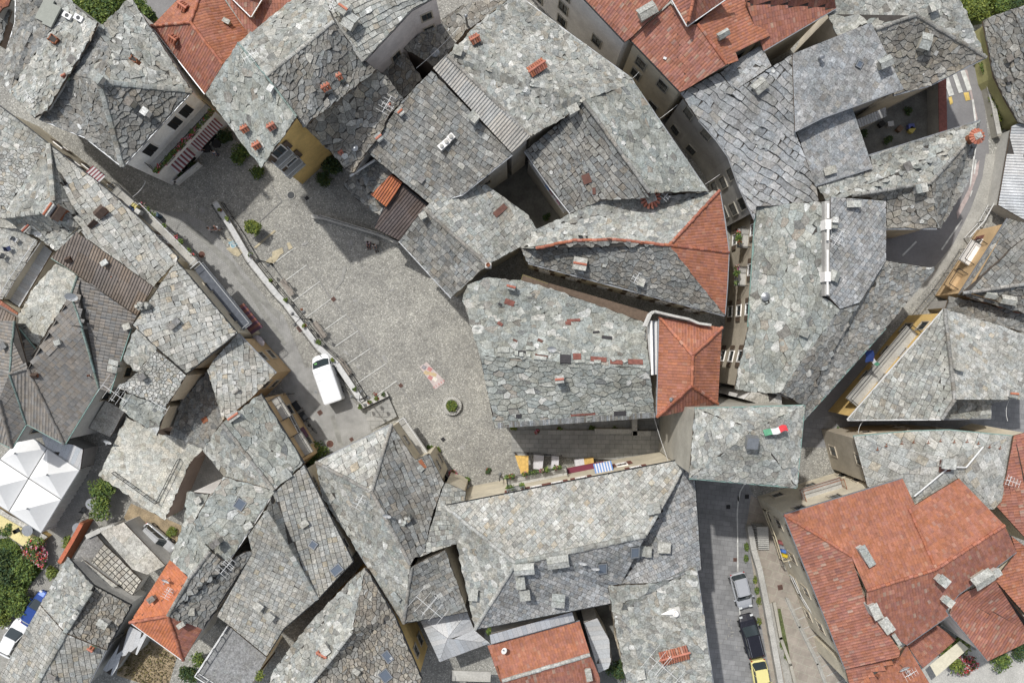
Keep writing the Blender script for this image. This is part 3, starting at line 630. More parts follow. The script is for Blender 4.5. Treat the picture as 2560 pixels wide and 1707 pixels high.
h50 = house(SH, 'long light slab roof beside the hotel street with flower balconies and dark hooded chimneys',
 'A1 a -60 850 9 b 130 990 9 c 410 1212 9.3 d 640 1392 9.1 e 872 1570 9 B1 f 1130 452 8.9 g 1500 822 8.9 h 1480 852 9 i 1290 1060 9.4 j 720 655 10 k 450 350 10.9 l 340 440 10.7 m 22 475 9.8 A1 n -60 1292 9.8 B1 o -60 520 8.2 p 700 580 9.3 q 470 770 8.4 r 320 650 8.2 s 190 600 8.2',
 'abcn:g cn:g' if 0 else 'abcn:g cnom:Q cdefghijpk:W cklm:L mlkpqrs:l', wall='cream', gut='abcdefg', gutm=iron, ridge='ck:s kl:s lm:s', win='shut', dz=-2.3)
h51 = house('sheet_roof_house', 'brown corrugated sheet roof beside the crazy paved terrace',
 'B1 a 640 605 10 b 1286 1066 9.8 c 1152 1304 8.6 d 655 966 8.6 e 430 820 8.6', 'abcde:C', wall='grey', over=.2, gut='ed', gutm=copper, dz=-1.5)
h52 = house('dark_tiled_house', 'big building with dark cement tiled hipped roofs and green gutters at the left edge',
 'B1 a 655 975 9.1 b 1148 1310 7.8 C1 c 1098 0 7.6 d 920 545 7.6 e 832 502 7.8 f 690 0 9.4 B1 g 600 1130 9.2 C1 h 305 192 7.8 i 236 342 9.8 j 542 976 7.6 k 222 802 7.6 l 80 385 9.8 m 98 1008 7.6 n -60 930 7.6 o -5 600 9.2 p 150 0 7.8 q 120 -60 9.8 r -60 -60 7.8 t -60 420 8.6',
 'gabcdef:K gfejih:K ijkl:K lkmo:K mno:K qphil:K qltr:K tlon:K', wall='palegrey', gut='cd ejkmn ph', gutm=copper, ridge='ag:c gfe:c ij:k il:k lk:c om:k ql:c', win='dark')
h53 = house('terrace_block', 'crazy paved terrace in pale stone with a low wall, left of the dark tiled roofs',
 'B1 a 478 862 7.5 b 650 970 7.5 c 600 1120 7.3 d 318 1562 7.2 e 150 1420 7.2 f 160 1290 7.4 g 290 1060 7.5', 'abcdefg:P', wall='cream', over=.05, cat='terrace')
h54 = house('terrace_block', 'grey roof terrace with garden chairs and railings at the left edge',
 'B1 a -60 560 5 b 140 580 5 c 325 680 5 d 20 1170 5 e -60 1160 5', 'abcde:p', wall='palegrey', over=.05, cat='terrace')
h54b = house('lean_to', 'narrow grey board roof in the alley beside the roof terrace with chairs', 'B1 a 340 690 3.8 b 440 770 3.6 c 165 1235 3.6 d 55 1160 3.8', 'abcd:m', wall='grey', cat='lean-to', over=.05)
h54c = house('tiled_house', 'sliver of orange tiles at the left edge above the brown ribbed roof', 'B1 a -60 1130 5 b 155 1285 5 c 130 1312 4.9 d -60 1195 4.9', 'abcd:T', wall='cream', over=.05)
h54d = house('dark_tiled_house', 'ribbed grey brown roof strip at the left edge below the orange tile sliver', 'B1 a -60 1205 6 b 128 1315 6 c 120 1420 6 d 160 1460 6 e 318 1568 6.4 f 330 1640 6.4 g -60 1640 6.4', 'abcdefg:C', wall='grey', over=.05)
h55 = house(SH, 'nearly square roof of large pale cut slabs with one dark hatch, beside the street',
 'B1 a 1482 850 9.6 b 1990 1452 8.9 C1 c 1562 384 8.6 B1 d 1118 1382 9.2 e 1172 1290 9.4', 'abcde:W', wall='cream', gut='ab bc cd', gutm=iron, win='dark', dz=-.7)
h56 = house(SH, 'small roof of rounded cobble like slabs with thick dark joints',
 'C1 a 985 500 7.6 b 1150 378 8.2 c 1312 180 8.6 d 1562 398 8.3 e 1400 655 7.6 f 1300 625 7.6', 'abcdef:Q', wall='cream', dz=.8)
h56b = house(SH, 'tiny pale slab roof between the dark tiles and the cobble like roof',
 'C1 a 1035 262 7.4 b 1110 60 7.8 c 1160 10 8 d 1320 175 8.2 e 1150 370 7.6', 'abcde:L', wall='palegrey')
h57 = house(SH, 'low pale lichen stained slab roof with a white pipe, above the paved flat roof',
 'C1 a 1050 540 6.9 b 1400 655 6.9 c 1318 905 6.4 d 1000 668 6.4', 'abcd:V', wall='cream', dz=.8)
h58 = house('terrace_block', 'flat roof paved with grey crazy paving and a low iron rail, beside the brick wall',
 'C1 a 825 1245 5.6 b 1060 745 5.6 c 1345 890 5.6 d 1600 935 5.6 e 1710 1015 5.6 f 1600 1115 5.6 D1 g 1385 202 5.6 h 1075 0 5.6 C1 i 915 1290 5.6', 'abcdefghi:P', dz=-1.5, wall='brown', over=.08, cat='terrace')
h59 = house(SH, 'shaded slab roof behind the little brown gate house on the street',
 'C1 a 2000 45 8.2 b 2318 378 7.7 c 2085 610 8.1 d 1870 775 8.5 e 1742 358 8.5 f 1800 260 8.4', 'abcdef:W', wall='ochre', win='dark', gut='ab', dz=-1.2)
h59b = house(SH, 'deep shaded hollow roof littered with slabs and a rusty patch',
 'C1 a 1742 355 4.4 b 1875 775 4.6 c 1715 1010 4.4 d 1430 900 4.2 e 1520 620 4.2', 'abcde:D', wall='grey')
h60 = house(SH, 'house with large light slabs and a white block chimney facing the street',
 'C1 a 2188 548 8.7 C2 b 470 1132 8.5 C1 c 2300 1360 10.4 d 1868 800 10.4 e 1698 1018 9 f 1885 1240 9', 'abcd:V dcfe:L', wall='ochre', dz=-.6, gut='ab', gutm=iron, ridge='dc:g', win='dark')
h61 = house(SH, 'pale smooth slab roof with a dark skylight between two ridged roofs',
 'C1 a 1882 1245 9.8 C2 b 225 1362 9.6 D2 c 30 260 9.4 D1 d 1905 564 9 e 1765 462 9 f 1620 226 9.4', 'abcdef:V', wall='white', gut='bcd', gutm=white_metal)
h61b = house(SH, 'narrow wrinkled pale roof running down to the orange tiled house',
 'D1 a 1570 -40 7.8 b 1760 -20 8.2 c 1625 224 8.2 d 1768 462 9.6 e 1590 692 8.9 f 1430 526 8 g 1540 240 7.8', 'abcdefg:V', wall='white', over=.2)
h62 = house('tiled_house', 'bright orange hipped tile roof with two dishes and dotted tiles at the bottom left',
 'D1 a 1430 528 7.8 b 1588 690 8.9 c 1412 1002 9.6 d 1092 1056 7.7 e 1538 1378 7.7 f 1702 1106 7.9', 'abcd:t dce:t cfe:U', wall='white', gut='de', gutm=white_metal, ridge='dc:t ce:t')
h63 = house(SH, 'dark cracked slab slope right of the bright orange tile roof',
 'D1 a 1768 460 10 b 1905 566 9.6 c 2040 470 8.9 d 2135 455 8.5 e 1702 1110 8.2 f 1412 1002 9.7 g 1588 690 10', 'abcdefg:D', wall='grey', ridge='agf:g', gut='de', gutm=iron)
h64 = house(SH, 'large hipped roof of square cut grey slates with two skylights on its right slope',
 'C2 a 470 1147 8.8 D2 b 882 545 8.8 c 578 868 8.7 d 150 122 11.2 e 210 -20 9.6 f 300 1108 8.7 g 158 1340 8.5 D1 h 1925 1082 8.5 i 1822 1004 8.6 j 2118 478 9.2 D2 k 0 330 9.4 n 25 830 9.8', 'eabcd:Y dcfghijk:Y', wall='cream', gut='ab bcfg', gutm=iron, ridge='dc:s', win='dark')
h65 = house('terrace_block', 'bare concrete roof terrace with white rail posts at the bottom edge',
 'D1 a 1915 1085 5.4 b 2240 1350 5.4 c 2080 1640 5.4 d 1830 1640 5.4 e 1645 1500 5.4', 'abcde:A', wall='cream', over=.05, cat='terrace')
h66 = house(SH, 'grey slab roof with a white dish on its ridge near the blue car',
 'D1 a 568 512 7.8 b 785 748 8.5 c 1102 915 7.7 d 893 1287 7.6 e 548 1145 9.0 f 338 908 7.6 g 762 792 9.4', 'abgef:l bcdeg:q', wall='palegrey', gut='abcd', gutm=iron, ridge='ge:s', win=None, dz=-3.6)
h67 = house(SH, 'bottom left house with square and diagonal slates next to the white car',
 'D1 a 338 912 7.0 b 548 1150 8.4 c 890 1290 7 d 715 1640 6.8 e 270 1640 8.4 f -80 1640 6.6', 'abef:Y bcde:Y/33', wall='palegrey', gut='cd', win=None, ridge='be:s', dz=-2.8)

h70 = house(SH, 'fan shaped slab house at the lower end of the square',
 'C2 a 570 1127 7.6 b 1205 806 7.6 c 1400 1105 7.8 d 1520 1050 7.8 e 1645 1290 7.8 r 1038 1368 9.8 D2 f 1550 150 7.9 g 1480 470 8.2 h 1400 515 9.2 i 1362 572 9.5 j 1302 1062 7.2 k 620 0 7.5 l 930 470 7.4',
 'abr:W bcdefghir:G akljir:L', wall='cream', gut='ab al lj', gutm=zinc, ridge='br:g ar:g ri:g', win='dark', over=.25)
h70b = house(SH, 'dark diamond slab slope with a wide television aerial',
 'D2 a 1372 590 9.2 b 1655 452 8.8 c 1842 966 7.7 d 1308 1062 7.2', 'abcd:G/15', wall='palegrey', gut='cd', gutm=iron, ridge='da:g', over=.2)
h70c = house(SH, 'small triangular pale roof wedged beside the street front with stalls',
 'C2 a 1645 1288 7.6 b 1830 1370 7.4 c 1822 1450 7.6 D2 d 1652 85 7.8 e 1752 398 8.2 f 1410 512 8.6 g 1480 440 8.1', 'abcdefg:g', wall='cream', over=.2)
h71 = house(SH, 'wide house with a bright diagonal slab slope above the market stalls',
 'D2 a 1650 80 9.2 C3 b 1612 1092 9.2 c 1668 1270 9.2 D3 d 1722 615 9.0 e 1255 325 11.6 f 162 560 11.6 D2 g 1905 1117 8.7 h 1752 400 9.1 D3 i 1338 722 9.6 j 1050 735 9.2 k 938 748 9 l 962 896 8.7',
 'abef:X afgh:L fejkl:x gfl:x bcdie:x eij:x' if 0 else 'abef:X afgh:l gflkj:x fejx:x' if 0 else 'abef:X afgh:l fejklg:x bcdijD:x' if 0 else 'abef:X afgh:l gfejkl:x bcdije:x', wall='cream', gut='ab cd lg', gutm=iron, ridge='be:w af:w fe:s fg:w', win='none', over=.3)
h72 = house(SH, 'long chaotic rough stone roof beside the lower street with a crumbling red chimney',
 'D3 a 935 752 9 b 1340 728 9.6 c 1680 588 9.2 d 1832 1640 9.0 e 1105 1640 8.8 f 985 1000 8.9', 'abcdef:L', wall='tan', gut='cd', win='dark')
h73 = house('pavilion', 'low pyramid roof of white sheet metal between the slab roofs',
 'D2 a 1430 1010 4.6 b 1842 972 5 c 1900 1120 4.7 d 2032 1232 4.5 e 1608 1390 4.5 f 1675 1190 5.8', 'abf:m bcdf:m def:m eaf:m', wall='grey', cat='pavilion')
h74 = house('tiled_house', 'orange tiled roof with a white mortar ridge and a shiny metal lean-to above it',
 'D2 a 2010 1252 6.4 D3 b 702 1046 6.4 c 792 1330 7.6 d 50 1545 7.6 e 872 1520 6.9 f 872 1640 6.4 g 30 1640 7.0 D2 h 2120 1560 7.2', 'abcdh:T dcefg:U', wall='white', ridge='dc:w', gut='ab', win='dark')
h75 = house('lean_to', 'shiny folded sheet metal strip roof beside the orange roof with the mortar ridge',
 'D2 a 2028 1160 7.4 D3 b 640 968 7.4 c 662 1046 6.9 D2 d 2040 1240 6.9', 'abcd:m', wall='grey', cat='lean-to', over=.1)
h76 = house(SH, 'dark house with a yellow end wall and roof windows at the bottom edge',
 'D2 a 985 600 8 b 1225 990 7.9 c 1462 1535 7.8 d 1420 1640 7.9 r 870 1142 10.2 s 470 1640 10.2 e 140 1640 8 f 230 1438 8 g 450 1150 8 h 600 970 8 i 900 660 8', 'airsefgh:l ariXX:D' if 0 else 'arsefghi:l abcdsr:q', wall='yellow', gut='abc', gutm=iron, ridge='rs:w', win='dark')
# ------------------------------------------------------------------ ground
def rough_ground(name, col, **k): return mat(name, col, **k)
cob = bpy.data.materials.new('cobbles'); cob.use_nodes = True; nt = cob.node_tree; b = nt.nodes['Principled BSDF']; b.inputs['Roughness'].default_value = .85; b.inputs['Specular IOR Level'].default_value = .25
geo = nd(nt, 'ShaderNodeNewGeometry'); vo = nd(nt, 'ShaderNodeTexVoronoi', i_Scale=10.5); nt.links.new(geo.outputs['Position'], vo.inputs['Vector'])
sp = nt.nodes.new('ShaderNodeSeparateColor'); nt.links.new(vo.outputs['Color'], sp.inputs[0])
rp = nt.nodes.new('ShaderNodeValToRGB'); e = rp.color_ramp.elements; e[0].position = 0; e[0].color = (.22, .216, .205, 1); e[1].position = 1; e[1].color = (.54, .53, .505, 1)
for p_, c_ in ((.35, (.305, .30, .284, 1)), (.7, (.335, .33, .312, 1)), (.88, (.385, .376, .35, 1))): q = rp.color_ramp.elements.new(p_); q.color = c_
nt.links.new(sp.outputs[0], rp.inputs[0])
gap_ = ramp(nt, vo.outputs['Distance'], .35, .62, (1, 1, 1), (.80, .79, .77))
c = mixc(nt, 1, rp.outputs[0], gap_, 'MULTIPLY')
for sc_, a_, b_, lo, hi in ((.09, .35, .65, .84, 1.04), (.35, .35, .66, .86, 1.06), (1.4, .3, .7, .88, 1.08), (5.0, .3, .7, .86, 1.1), (11., .3, .7, .84, 1.14)):
    n = nd(nt, 'ShaderNodeTexNoise', i_Scale=sc_, i_Detail=5.0); nt.links.new(geo.outputs['Position'], n.inputs['Vector'])
    c = mixc(nt, 1, c, ramp(nt, n.outputs[0], a_, b_, (lo, lo, lo), (hi, hi, hi*.99)), 'MULTIPLY')
nt.links.new(c, b.inputs['Base Color']); bp = nd(nt, 'ShaderNodeBump', i_Strength=.5, i_Distance=.03, invert=True); nt.links.new(vo.outputs['Distance'], bp.inputs['Height']); nt.links.new(bp.outputs[0], b.inputs['Normal'])
def sett(name, c1, c2, mortar, sx=.5, sy=.3, rot=0.0):
    m = bpy.data.materials.new(name); m.use_nodes = True; nt = m.node_tree; b = nt.nodes['Principled BSDF']; b.inputs['Roughness'].default_value = .8
    g = nd(nt, 'ShaderNodeNewGeometry'); mp = nt.nodes.new('ShaderNodeMapping'); mp.inputs['Rotation'].default_value = (0, 0, R(rot)); nt.links.new(g.outputs['Position'], mp.inputs[0])
    br = nd(nt, 'ShaderNodeTexBrick'); br.inputs['Scale'].default_value = 1; br.inputs['Brick Width'].default_value = sx; br.inputs['Row Height'].default_value = sy
    br.inputs['Mortar Size'].default_value = .018; br.inputs['Color1'].default_value = (*c1, 1); br.inputs['Color2'].default_value = (*c2, 1); br.inputs['Mortar'].default_value = (*mortar, 1)
    nt.links.new(mp.outputs[0], br.inputs[0]); n = nd(nt, 'ShaderNodeTexNoise', i_Scale=.7, i_Detail=7.0, i_Roughness=.7); nt.links.new(g.outputs['Position'], n.inputs['Vector'])
    c = mixc(nt, 1, br.outputs[0], ramp(nt, n.outputs[0], .3, .7, (.72,)*3, (1.2,)*3), 'MULTIPLY'); nt.links.new(c, b.inputs['Base Color'])
    bp = nd(nt, 'ShaderNodeBump', i_Strength=.4, i_Distance=.02, invert=True); nt.links.new(br.outputs['Fac'], bp.inputs['Height']); nt.links.new(bp.outputs[0], b.inputs['Normal']); return m
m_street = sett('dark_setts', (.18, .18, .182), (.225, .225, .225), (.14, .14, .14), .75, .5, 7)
m_steps = sett('step_slabs', (.24, .24, .225), (.29, .285, .265), (.15, .15, .14), .9, .45, 0)
m_walk = sett('brown_paving', (.26, .225, .19), (.30, .265, .225), (.33, .33, .26), 1.1, .8, 20)
m_paver = sett('grey_pavers', (.25, .24, .22), (.30, .29, .27), (.16, .16, .14), .22, .12, 55)
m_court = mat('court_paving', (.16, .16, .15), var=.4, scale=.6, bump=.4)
m_asph = mat('asphalt', (.20, .195, .195), var=.16, scale=.5, bump=.3, bscale=40, fine=.1)
m_path = mat('pale_pavement', (.34, .33, .30), var=.2, scale=.7, bump=.2)
m_soil = mat('dry_soil', (.30, .235, .15), var=.35, scale=1.2, bump=.4, fine=.4)
m_grassg = mat('garden_soil', (.10, .12, .045), var=.5, scale=.8, bump=.5, fine=.5)
m_conc = mat('concrete', (.40, .39, .36), var=.2, scale=.8, bump=.2)
m_white = mat('white_paint', (.56, .56, .53), var=.35, scale=2, fine=.3)
m_line = mat('worn_white_paint', (.57, .57, .54), var=.3, scale=3, fine=.35)
m_yellowp = mat('yellow_paint', (.58, .42, .13), var=.35, scale=2, fine=.3)
m_oldyel = mat('worn_yellow_paint', (.43, .375, .26), var=.3, scale=3, fine=.25)
gb = MB(); gb.face([Vector((-220, -220, 0)), Vector((220, -220, 0)), Vector((220, 220, 0)), Vector((-220, 220, 0))], cob); gb.build('square_ground', kind='structure')
LAY = [0]
def flat(name, P, m, z=None, kind='structure', parent=None, **pr):
    if z is None: LAY[0] += 1; z = .002*LAY[0]
    P = pts(P) if isinstance(P, str) else P
    P = [Vector((p.x, p.y, z)) for p in P]
    if area([(p.x, p.y) for p in P]) < 0: P.reverse()
    g = MB()
    for t in tessellate_polygon([P]):
        a = [P[i] for i in t]
        if (a[1]-a[0]).cross(a[2]-a[0]).z < 0: a.reverse()
        g.face(a, m)
    return g.build(name, parent, **(dict(kind=kind) if kind else {}), **pr)
flat('lower_street', 'C3 1560 1180 C4 0 1250 100 1440 D3 2110 250 2180 600 D4 130 1000 290 1660 D3 1700 1660 1500 600', m_street)
flat('brown_walkway', 'C4 60 1400 200 1500 D4 320 560 880 1660 250 1660 130 1000 20 250', m_walk)
flat('curved_road', 'A4 1560 560 1935 500 2000 750 2050 1150 B4 2070 200 1960 400 1800 750 1600 980 1380 1230 1200 1400 C4 900 700 460 960 400 700 B4 1100 850 1150 500 1650 300 1720 0 A4 1560 1100', m_asph)
flat('pavement', 'B4 2140 -50 2120 250 1900 600 1700 900 1240 1390 1170 1340 1560 950 1760 700 1900 420 2000 150 2030 -50', m_path)
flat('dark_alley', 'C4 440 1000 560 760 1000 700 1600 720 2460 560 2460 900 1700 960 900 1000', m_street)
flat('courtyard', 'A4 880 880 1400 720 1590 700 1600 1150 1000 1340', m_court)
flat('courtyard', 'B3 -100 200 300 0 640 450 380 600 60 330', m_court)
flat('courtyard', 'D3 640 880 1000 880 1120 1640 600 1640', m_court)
flat('yard_soil', 'D1 1040 180 1100 60 1560 260 1460 420 1400 520 1180 330', m_soil)
flat('dry_lawn', 'D1 1050 1100 1490 1330 1400 1640 980 1500', m_soil)
flat('garden_ground', 'A1 540 -60 1120 -60 1330 160 1280 260 800 260', m_grassg)
flat('garden_ground', 'A4 1760 -60 2460 -60 2460 120 1900 220', m_grassg)
flat('garden_ground', 'A4 1950 330 2090 420 2280 1000 2100 1160 2040 900', m_grassg)
flat('garden_ground', 'D1 -60 360 80 350 290 540 400 560 210 800 -60 1160', m_grassg)
flat('garden_ground', 'D4 1440 1440 1700 1300 2460 1250 2460 1640 1600 1640', m_conc)
flat('asphalt_road', 'A1 1100 -60 1600 -60 1480 60 1280 220', m_asph)
flat('paver_lane', 'C1 700 1180 860 1230 1080 1400 D1 1050 120 860 330 760 260 570 510 340 910 150 1300 -60 1560 -60 1160 210 800 400 480 340 400', m_paver)
flat('kitchen_yard', 'C1 1600 1130 1740 1040 1900 1250 1640 1640 1540 1500', m_paver)
for k, (s_, mm) in enumerate((('D4 215 900 250 890 330 1180 420 1640 360 1640 270 1200', m_path), ('D4 340 860 372 850 480 1080 640 1400 720 1640 690 1640 600 1400 450 1100', m_path), ('D4 280 940 305 940 370 1260 395 1420 365 1350 320 1200', m_grassg), ('D4 170 900 215 900 270 1200 330 1640 290 1640 230 1250', m_steps))): flat('ramp_strip', 'D4 '+s_[3:], mm, z=.04+.002*k)
for k in range(9):
    a_, b_ = W('D4', 400+k*42, 960+k*78), W('D4', 530+k*40, 905+k*78); d_ = (b_-a_).normalized(); n_ = Vector((-d_.y, d_.x, 0))*.05; flat('paving_joint', [a_-n_, b_-n_, b_+n_, a_+n_], m_conc, z=.05)
m_lane = sett('lane_setts', (.265, .262, .25), (.31, .305, .292), (.20, .20, .19), .24, .16, 30)
flat('upper_street', 'B1 1180 420 1560 440 1780 560 2000 880 2290 1230 B2 300 1300 C2 480 330 660 330 925 660 1000 760 1040 870 700 1060 560 1030 330 640 B1 2300 1640 2000 1300 1600 900', m_lane, z=.03)
# darker wheel strips and slab bands of the upper street
band = mat('slab_band', (.245, .243, .225), var=.3, scale=1.5, bump=.2)
for s in ('B1 1560 560 1600 535 1960 860 2060 1020 2000 1010 1900 870', 'B1 1990 1010 2060 1010 2350 1290 2350 1350', 'B2 -60 1010 0 1040 160 1290 330 1540 300 1560 120 1300', 'C2 690 740 725 730 800 980 765 1000'):
    flat('slab_band', s, band)
stm = mat('stained_cobbles', (.29, .285, .27), var=.3, scale=3, fine=.3)
def blot(t, x, y, r, m, z, st=1.0, rot=0):
    c0 = W(t, x, y); a0 = random.random()*9; P = []
    for i in range(18):
        a = 6.283*i/18; q = r*(1+.35*math.sin(2*a+a0)+.2*math.sin(5*a+a0*2)+random.uniform(-.1, .1)); u, v = q*math.cos(a), q*math.sin(a)*st; P.append(Vector((c0.x+u*math.cos(rot)-v*math.sin(rot), c0.y+u*math.sin(rot)+v*math.cos(rot), 0)))
    flat('stain', P, m, z=z)
for k, (t, x, y, r) in enumerate((('C2', 825, 208, .28), ('C2', 925, 325, .22), ('B2', 1210, 1090, .2), ('C2', 1150, 260, .3), ('C2', 1945, 770, .12), ('B2', 480, 700, .3), ('B2', 900, 1180, .25), ('C2', 1400, 880, .35), ('C2', 1800, 1000, .3), ('B1', 1700, 420, .4), ('B2', 860, 700, .3), ('C2', 640, 860, .3))): blot(t, x, y, r, stm, .044+.0005*k, .7, random.random()*3)
tyre = mat('tyre_darkened_cobbles', (.265, .26, .24), var=.3, scale=2, fine=.3)
flat('slab_band', 'B2 800 890 830 900 800 1020 735 1090 725 1075 780 1010', tyre)
flat('slab_band', 'B2 810 1300 830 1300 1040 1560 1020 1560', tyre)
for s in ('B2 175 900 383 745', 'B2 318 1012 492 882', 'B2 380 1186 602 1020', 'B2 488 1322 700 1165', 'B2 630 1434 822 1298', 'B2 735 1562 925 1432', 'C2 830 304 1028 170', 'C2 908 468 1155 300', 'C2 1090 556 1248 442'):
    a, c_ = pts(s); d = (c_-a).normalized(); n_ = Vector((-d.y, d.x, 0))*.04
    flat('parking_line', [a-n_, c_-n_, c_+n_, a+n_], m_line, z=.055)
for s in ('B2 48 735 68 740 235 600 222 588', 'B2 150 850 195 810 215 870 185 890', 'B2 205 770 290 735 300 780 270 800 225 870 200 850', 'B2 325 700 350 690 378 740 345 755', 'B1 1880 640 1975 700 1940 690', 'B1 1900 745 1960 720 2050 770 2000 812 1965 800'):
    flat('yellow_marking', s, m_oldyel, z=.055)
fa = flat('disabled_parking_marking', 'B1 1915 692 1960 678 2000 712 1950 742', mat('blue_paint', (.22, .36, .42), var=.3, scale=3), z=.06)
g = MB(); c0 = W('B1', 1957, 710, .064)
wp = m_white
for k in range(14):
    t0, t1 = 2*math.pi*k/16+.6, 2*math.pi*(k+1)/16+.6
    g.bar(c0+Vector((.28*math.cos(t0), .28*math.sin(t0)-.08, 0)), c0+Vector((.28*math.cos(t1), .28*math.sin(t1)-.08, 0)), .07, .004, wp)
g.bar(c0+Vector((-.02, -.05, 0)), c0+Vector((-.02, .38, 0)), .07, .004, wp); g.bar(c0+Vector((-.02, .12, 0)), c0+Vector((.22, .12, 0)), .07, .004, wp); g.bar(c0+Vector((-.02, -.03, 0)), c0+Vector((.28, -.05, 0)), .07, .004, wp); g.lathe(c0.x-.02, c0.y+.46, [(.07, .061), (.07, .067)], wp, 8)
g.build('marking_symbol', fa)
jm = mat('dark_joint', (.23, .225, .215), var=.3, scale=4)
for s in ('B2 700 1165 925 1432', 'B2 490 885 600 1020', 'C2 925 25 1028 168', 'C2 1028 168 1245 440', 'B2 190 200 283 350', 'B2 283 350 95 520', 'B2 600 1020 700 1165', 'C2 1245 440 1420 700', 'B2 -60 350 0 460'):
    a, c_ = pts(s); d = (c_-a).normalized(); n_ = Vector((-d.y, d.x, 0))*.05; flat('paving_joint', [a-n_, c_-n_, c_+n_, a+n_], jm, z=.05)
# hopscotch
ho = flat('hopscotch_marking', 'C2 1440 325 1500 285 1650 440 1645 465 1575 515', mat('pale_pink_paint', (.46, .39, .37), var=.2, scale=3, fine=.2), z=.055)
for kq, ((x, y), cc) in enumerate((((1525, 345), 'r'), ((1495, 375), 'o'), ((1528, 382), 'o'), ((1562, 392), 'o'), ((1530, 417), 'r'), ((1568, 428), 'w'), ((1478, 330), 'g'))):
    cm = dict(r=mat('red_paint', (.42, .19, .18), var=.2, scale=4), o=mat('orange_paint', (.46, .36, .22), var=.2, scale=4), w=mat('cream_paint', (.6, .57, .5), var=.2, scale=4), g=mat('grey_paint', (.24, .23, .24), var=.3, scale=4))[cc]
    p = W('C2', x, y, .08); g = MB(); g.box(p.x, p.y, .05, .0585+.0012*kq, .46, .38, cm, R(-32)); g.build('paint_square', ho)
p = W('C2', 1600, 470, .08); g = MB()
for k, tx in enumerate('GIOCA'): 
    q = p+Vector((math.cos(R(35))*(k-2)*.3, math.sin(R(35))*(k-2)*.3, 0)); g.box(q.x, q.y, .05, .0690, .06, .24, cm if 0 else MATS['red_paint'], R(35)); 
    if tx in 'GOCA': g.box(q.x+.07, q.y+.04, .05, .0705, .09, .06, MATS['red_paint'], R(35))
g.build('paint_letters', ho)
# zebra crossing
for s in ('1598 697 1628 683 1684 826 1652 834', '1666 646 1708 634 1762 800 1718 812', '1745 626 1778 614 1836 776 1800 786', '1812 598 1850 592 1910 756 1872 768'): flat('crossing_stripe', 'A4 '+s, m_white, z=.06)
for s in ('1614 846 1658 836 1674 900 1634 912', '1712 822 1740 812 1752 868 1728 884', '1840 782 1882 776 1898 842 1858 850', '1770 590 1806 584 1812 600 1780 606'): flat('crossing_stripe', 'A4 '+s, m_yellowp, z=.06)
for s in ('A4 1628 925 1640 922 1652 1010 1640 1012', 'A4 1640 1080 1656 1078 1652 1112 1640 1115', 'A4 1908 840 1926 838 1948 1018 1932 1022', 'A4 1935 1210 1950 1212 1900 1568 1890 1568', 'B4 1935 0 1950 0 1935 120 1925 120', 'B4 1905 260 1918 255 1900 310 1892 310', 'B4 1822 500 1832 505 1660 760 1650 750', 'B4 1325 795 1440 680 1450 690 1330 810'):
    flat('edge_line', s, m_white, z=.06)
pinkp = mat('faded_pink_paint', (.40, .33, .31), var=.3, scale=2)
flat('edge_line', 'A4 1850 590 1870 590 1960 1010 1944 1010', pinkp, z=.0565); flat('edge_line', 'B4 1930 60 1975 0 1960 120 1880 330 1790 500 1780 440 1880 250', pinkp, z=.0565)
# white wavy edge line of the lower street
P = [W('C3', x, y, .058) for x, y in ((2085, 1310), (2050, 1370), (2035, 1450))]+[W('D3', x, y, .058) for x, y in ((2035, 0), (2025, 150), (2028, 350), (2030, 640))]+[W('D3', x, y, .058) for x, y in ((2045, 960), (2060, 1110))]
g = MB()
for a, c_ in zip(P[:-1], P[1:]): g.bar(a, c_, .12, .004, m_white)
g.build('edge_line', kind='structure')
# repaired pale setts in the street
for k in range(46):
    x, y = random.gauss(1950, 50), random.gauss(1150, 120)
    p = W('D3', x, y, .03); g = MB(); 
    if k < 14: g.box(p.x, p.y, .02, .085, random.uniform(.15, .4), .06, m_path, R(random.choice((0, 90))+7)); g.build('mortar_patch', kind='structure')
# wide steps of the passage
n = 26
for i in range(n):
    x0, x1 = 130+i*48, 130+(i+1)*48+4
    yt = 850; yb = 1062+(x1-130)*.035
    P = pts(f'C3 {x0} {yt} {x1 if i<n-1 else 1720} {yt} {x1 if i<n-1 else 1720} {yb} {x0} {yb}')
    g = MB(); g.prism([(p.x, p.y) for p in reversed(P)] if area([(p.x, p.y) for p in P]) < 0 else [(p.x, p.y) for p in P], -.1, .03+.045*(i+1), m_steps); 
    if i == 0: stp = thing('passage_steps', 'wide shallow stone steps between the big slab roof and the market stalls', 'steps', (P[0].x, P[0].y, 0)); OFF[stp.name] = Vector((P[0].x, P[0].y, 0)); stp['kind'] = 'structure'
    g.build('step', stp)
stp['kind'] = 'structure'
flat('passage_ground', 'C3 130 760 1350 740 1350 850 130 850', m_steps, z=.05)
# small steps by the flower wall
o = thing('garden_steps', 'short flight of worn stone steps below the planted wall end of the square', 'steps', W('C2', 1090, 740)); OFF[o.name] = W('C2', 1090, 740)
for i in range(7):
    P = pts(f'C2 {955+i*33} {692-i*16} {955+(i+1)*33} {692-(i+1)*16} {1045+(i+1)*30} {850-(i+1)*16} {1045+i*30} {850-i*16}')
    q = [(p.x, p.y) for p in P]
    if area(q) < 0: q.reverse()
    g = MB(); g.prism(q, -.1, .05+.07*i, m_steps); g.build('step', o)
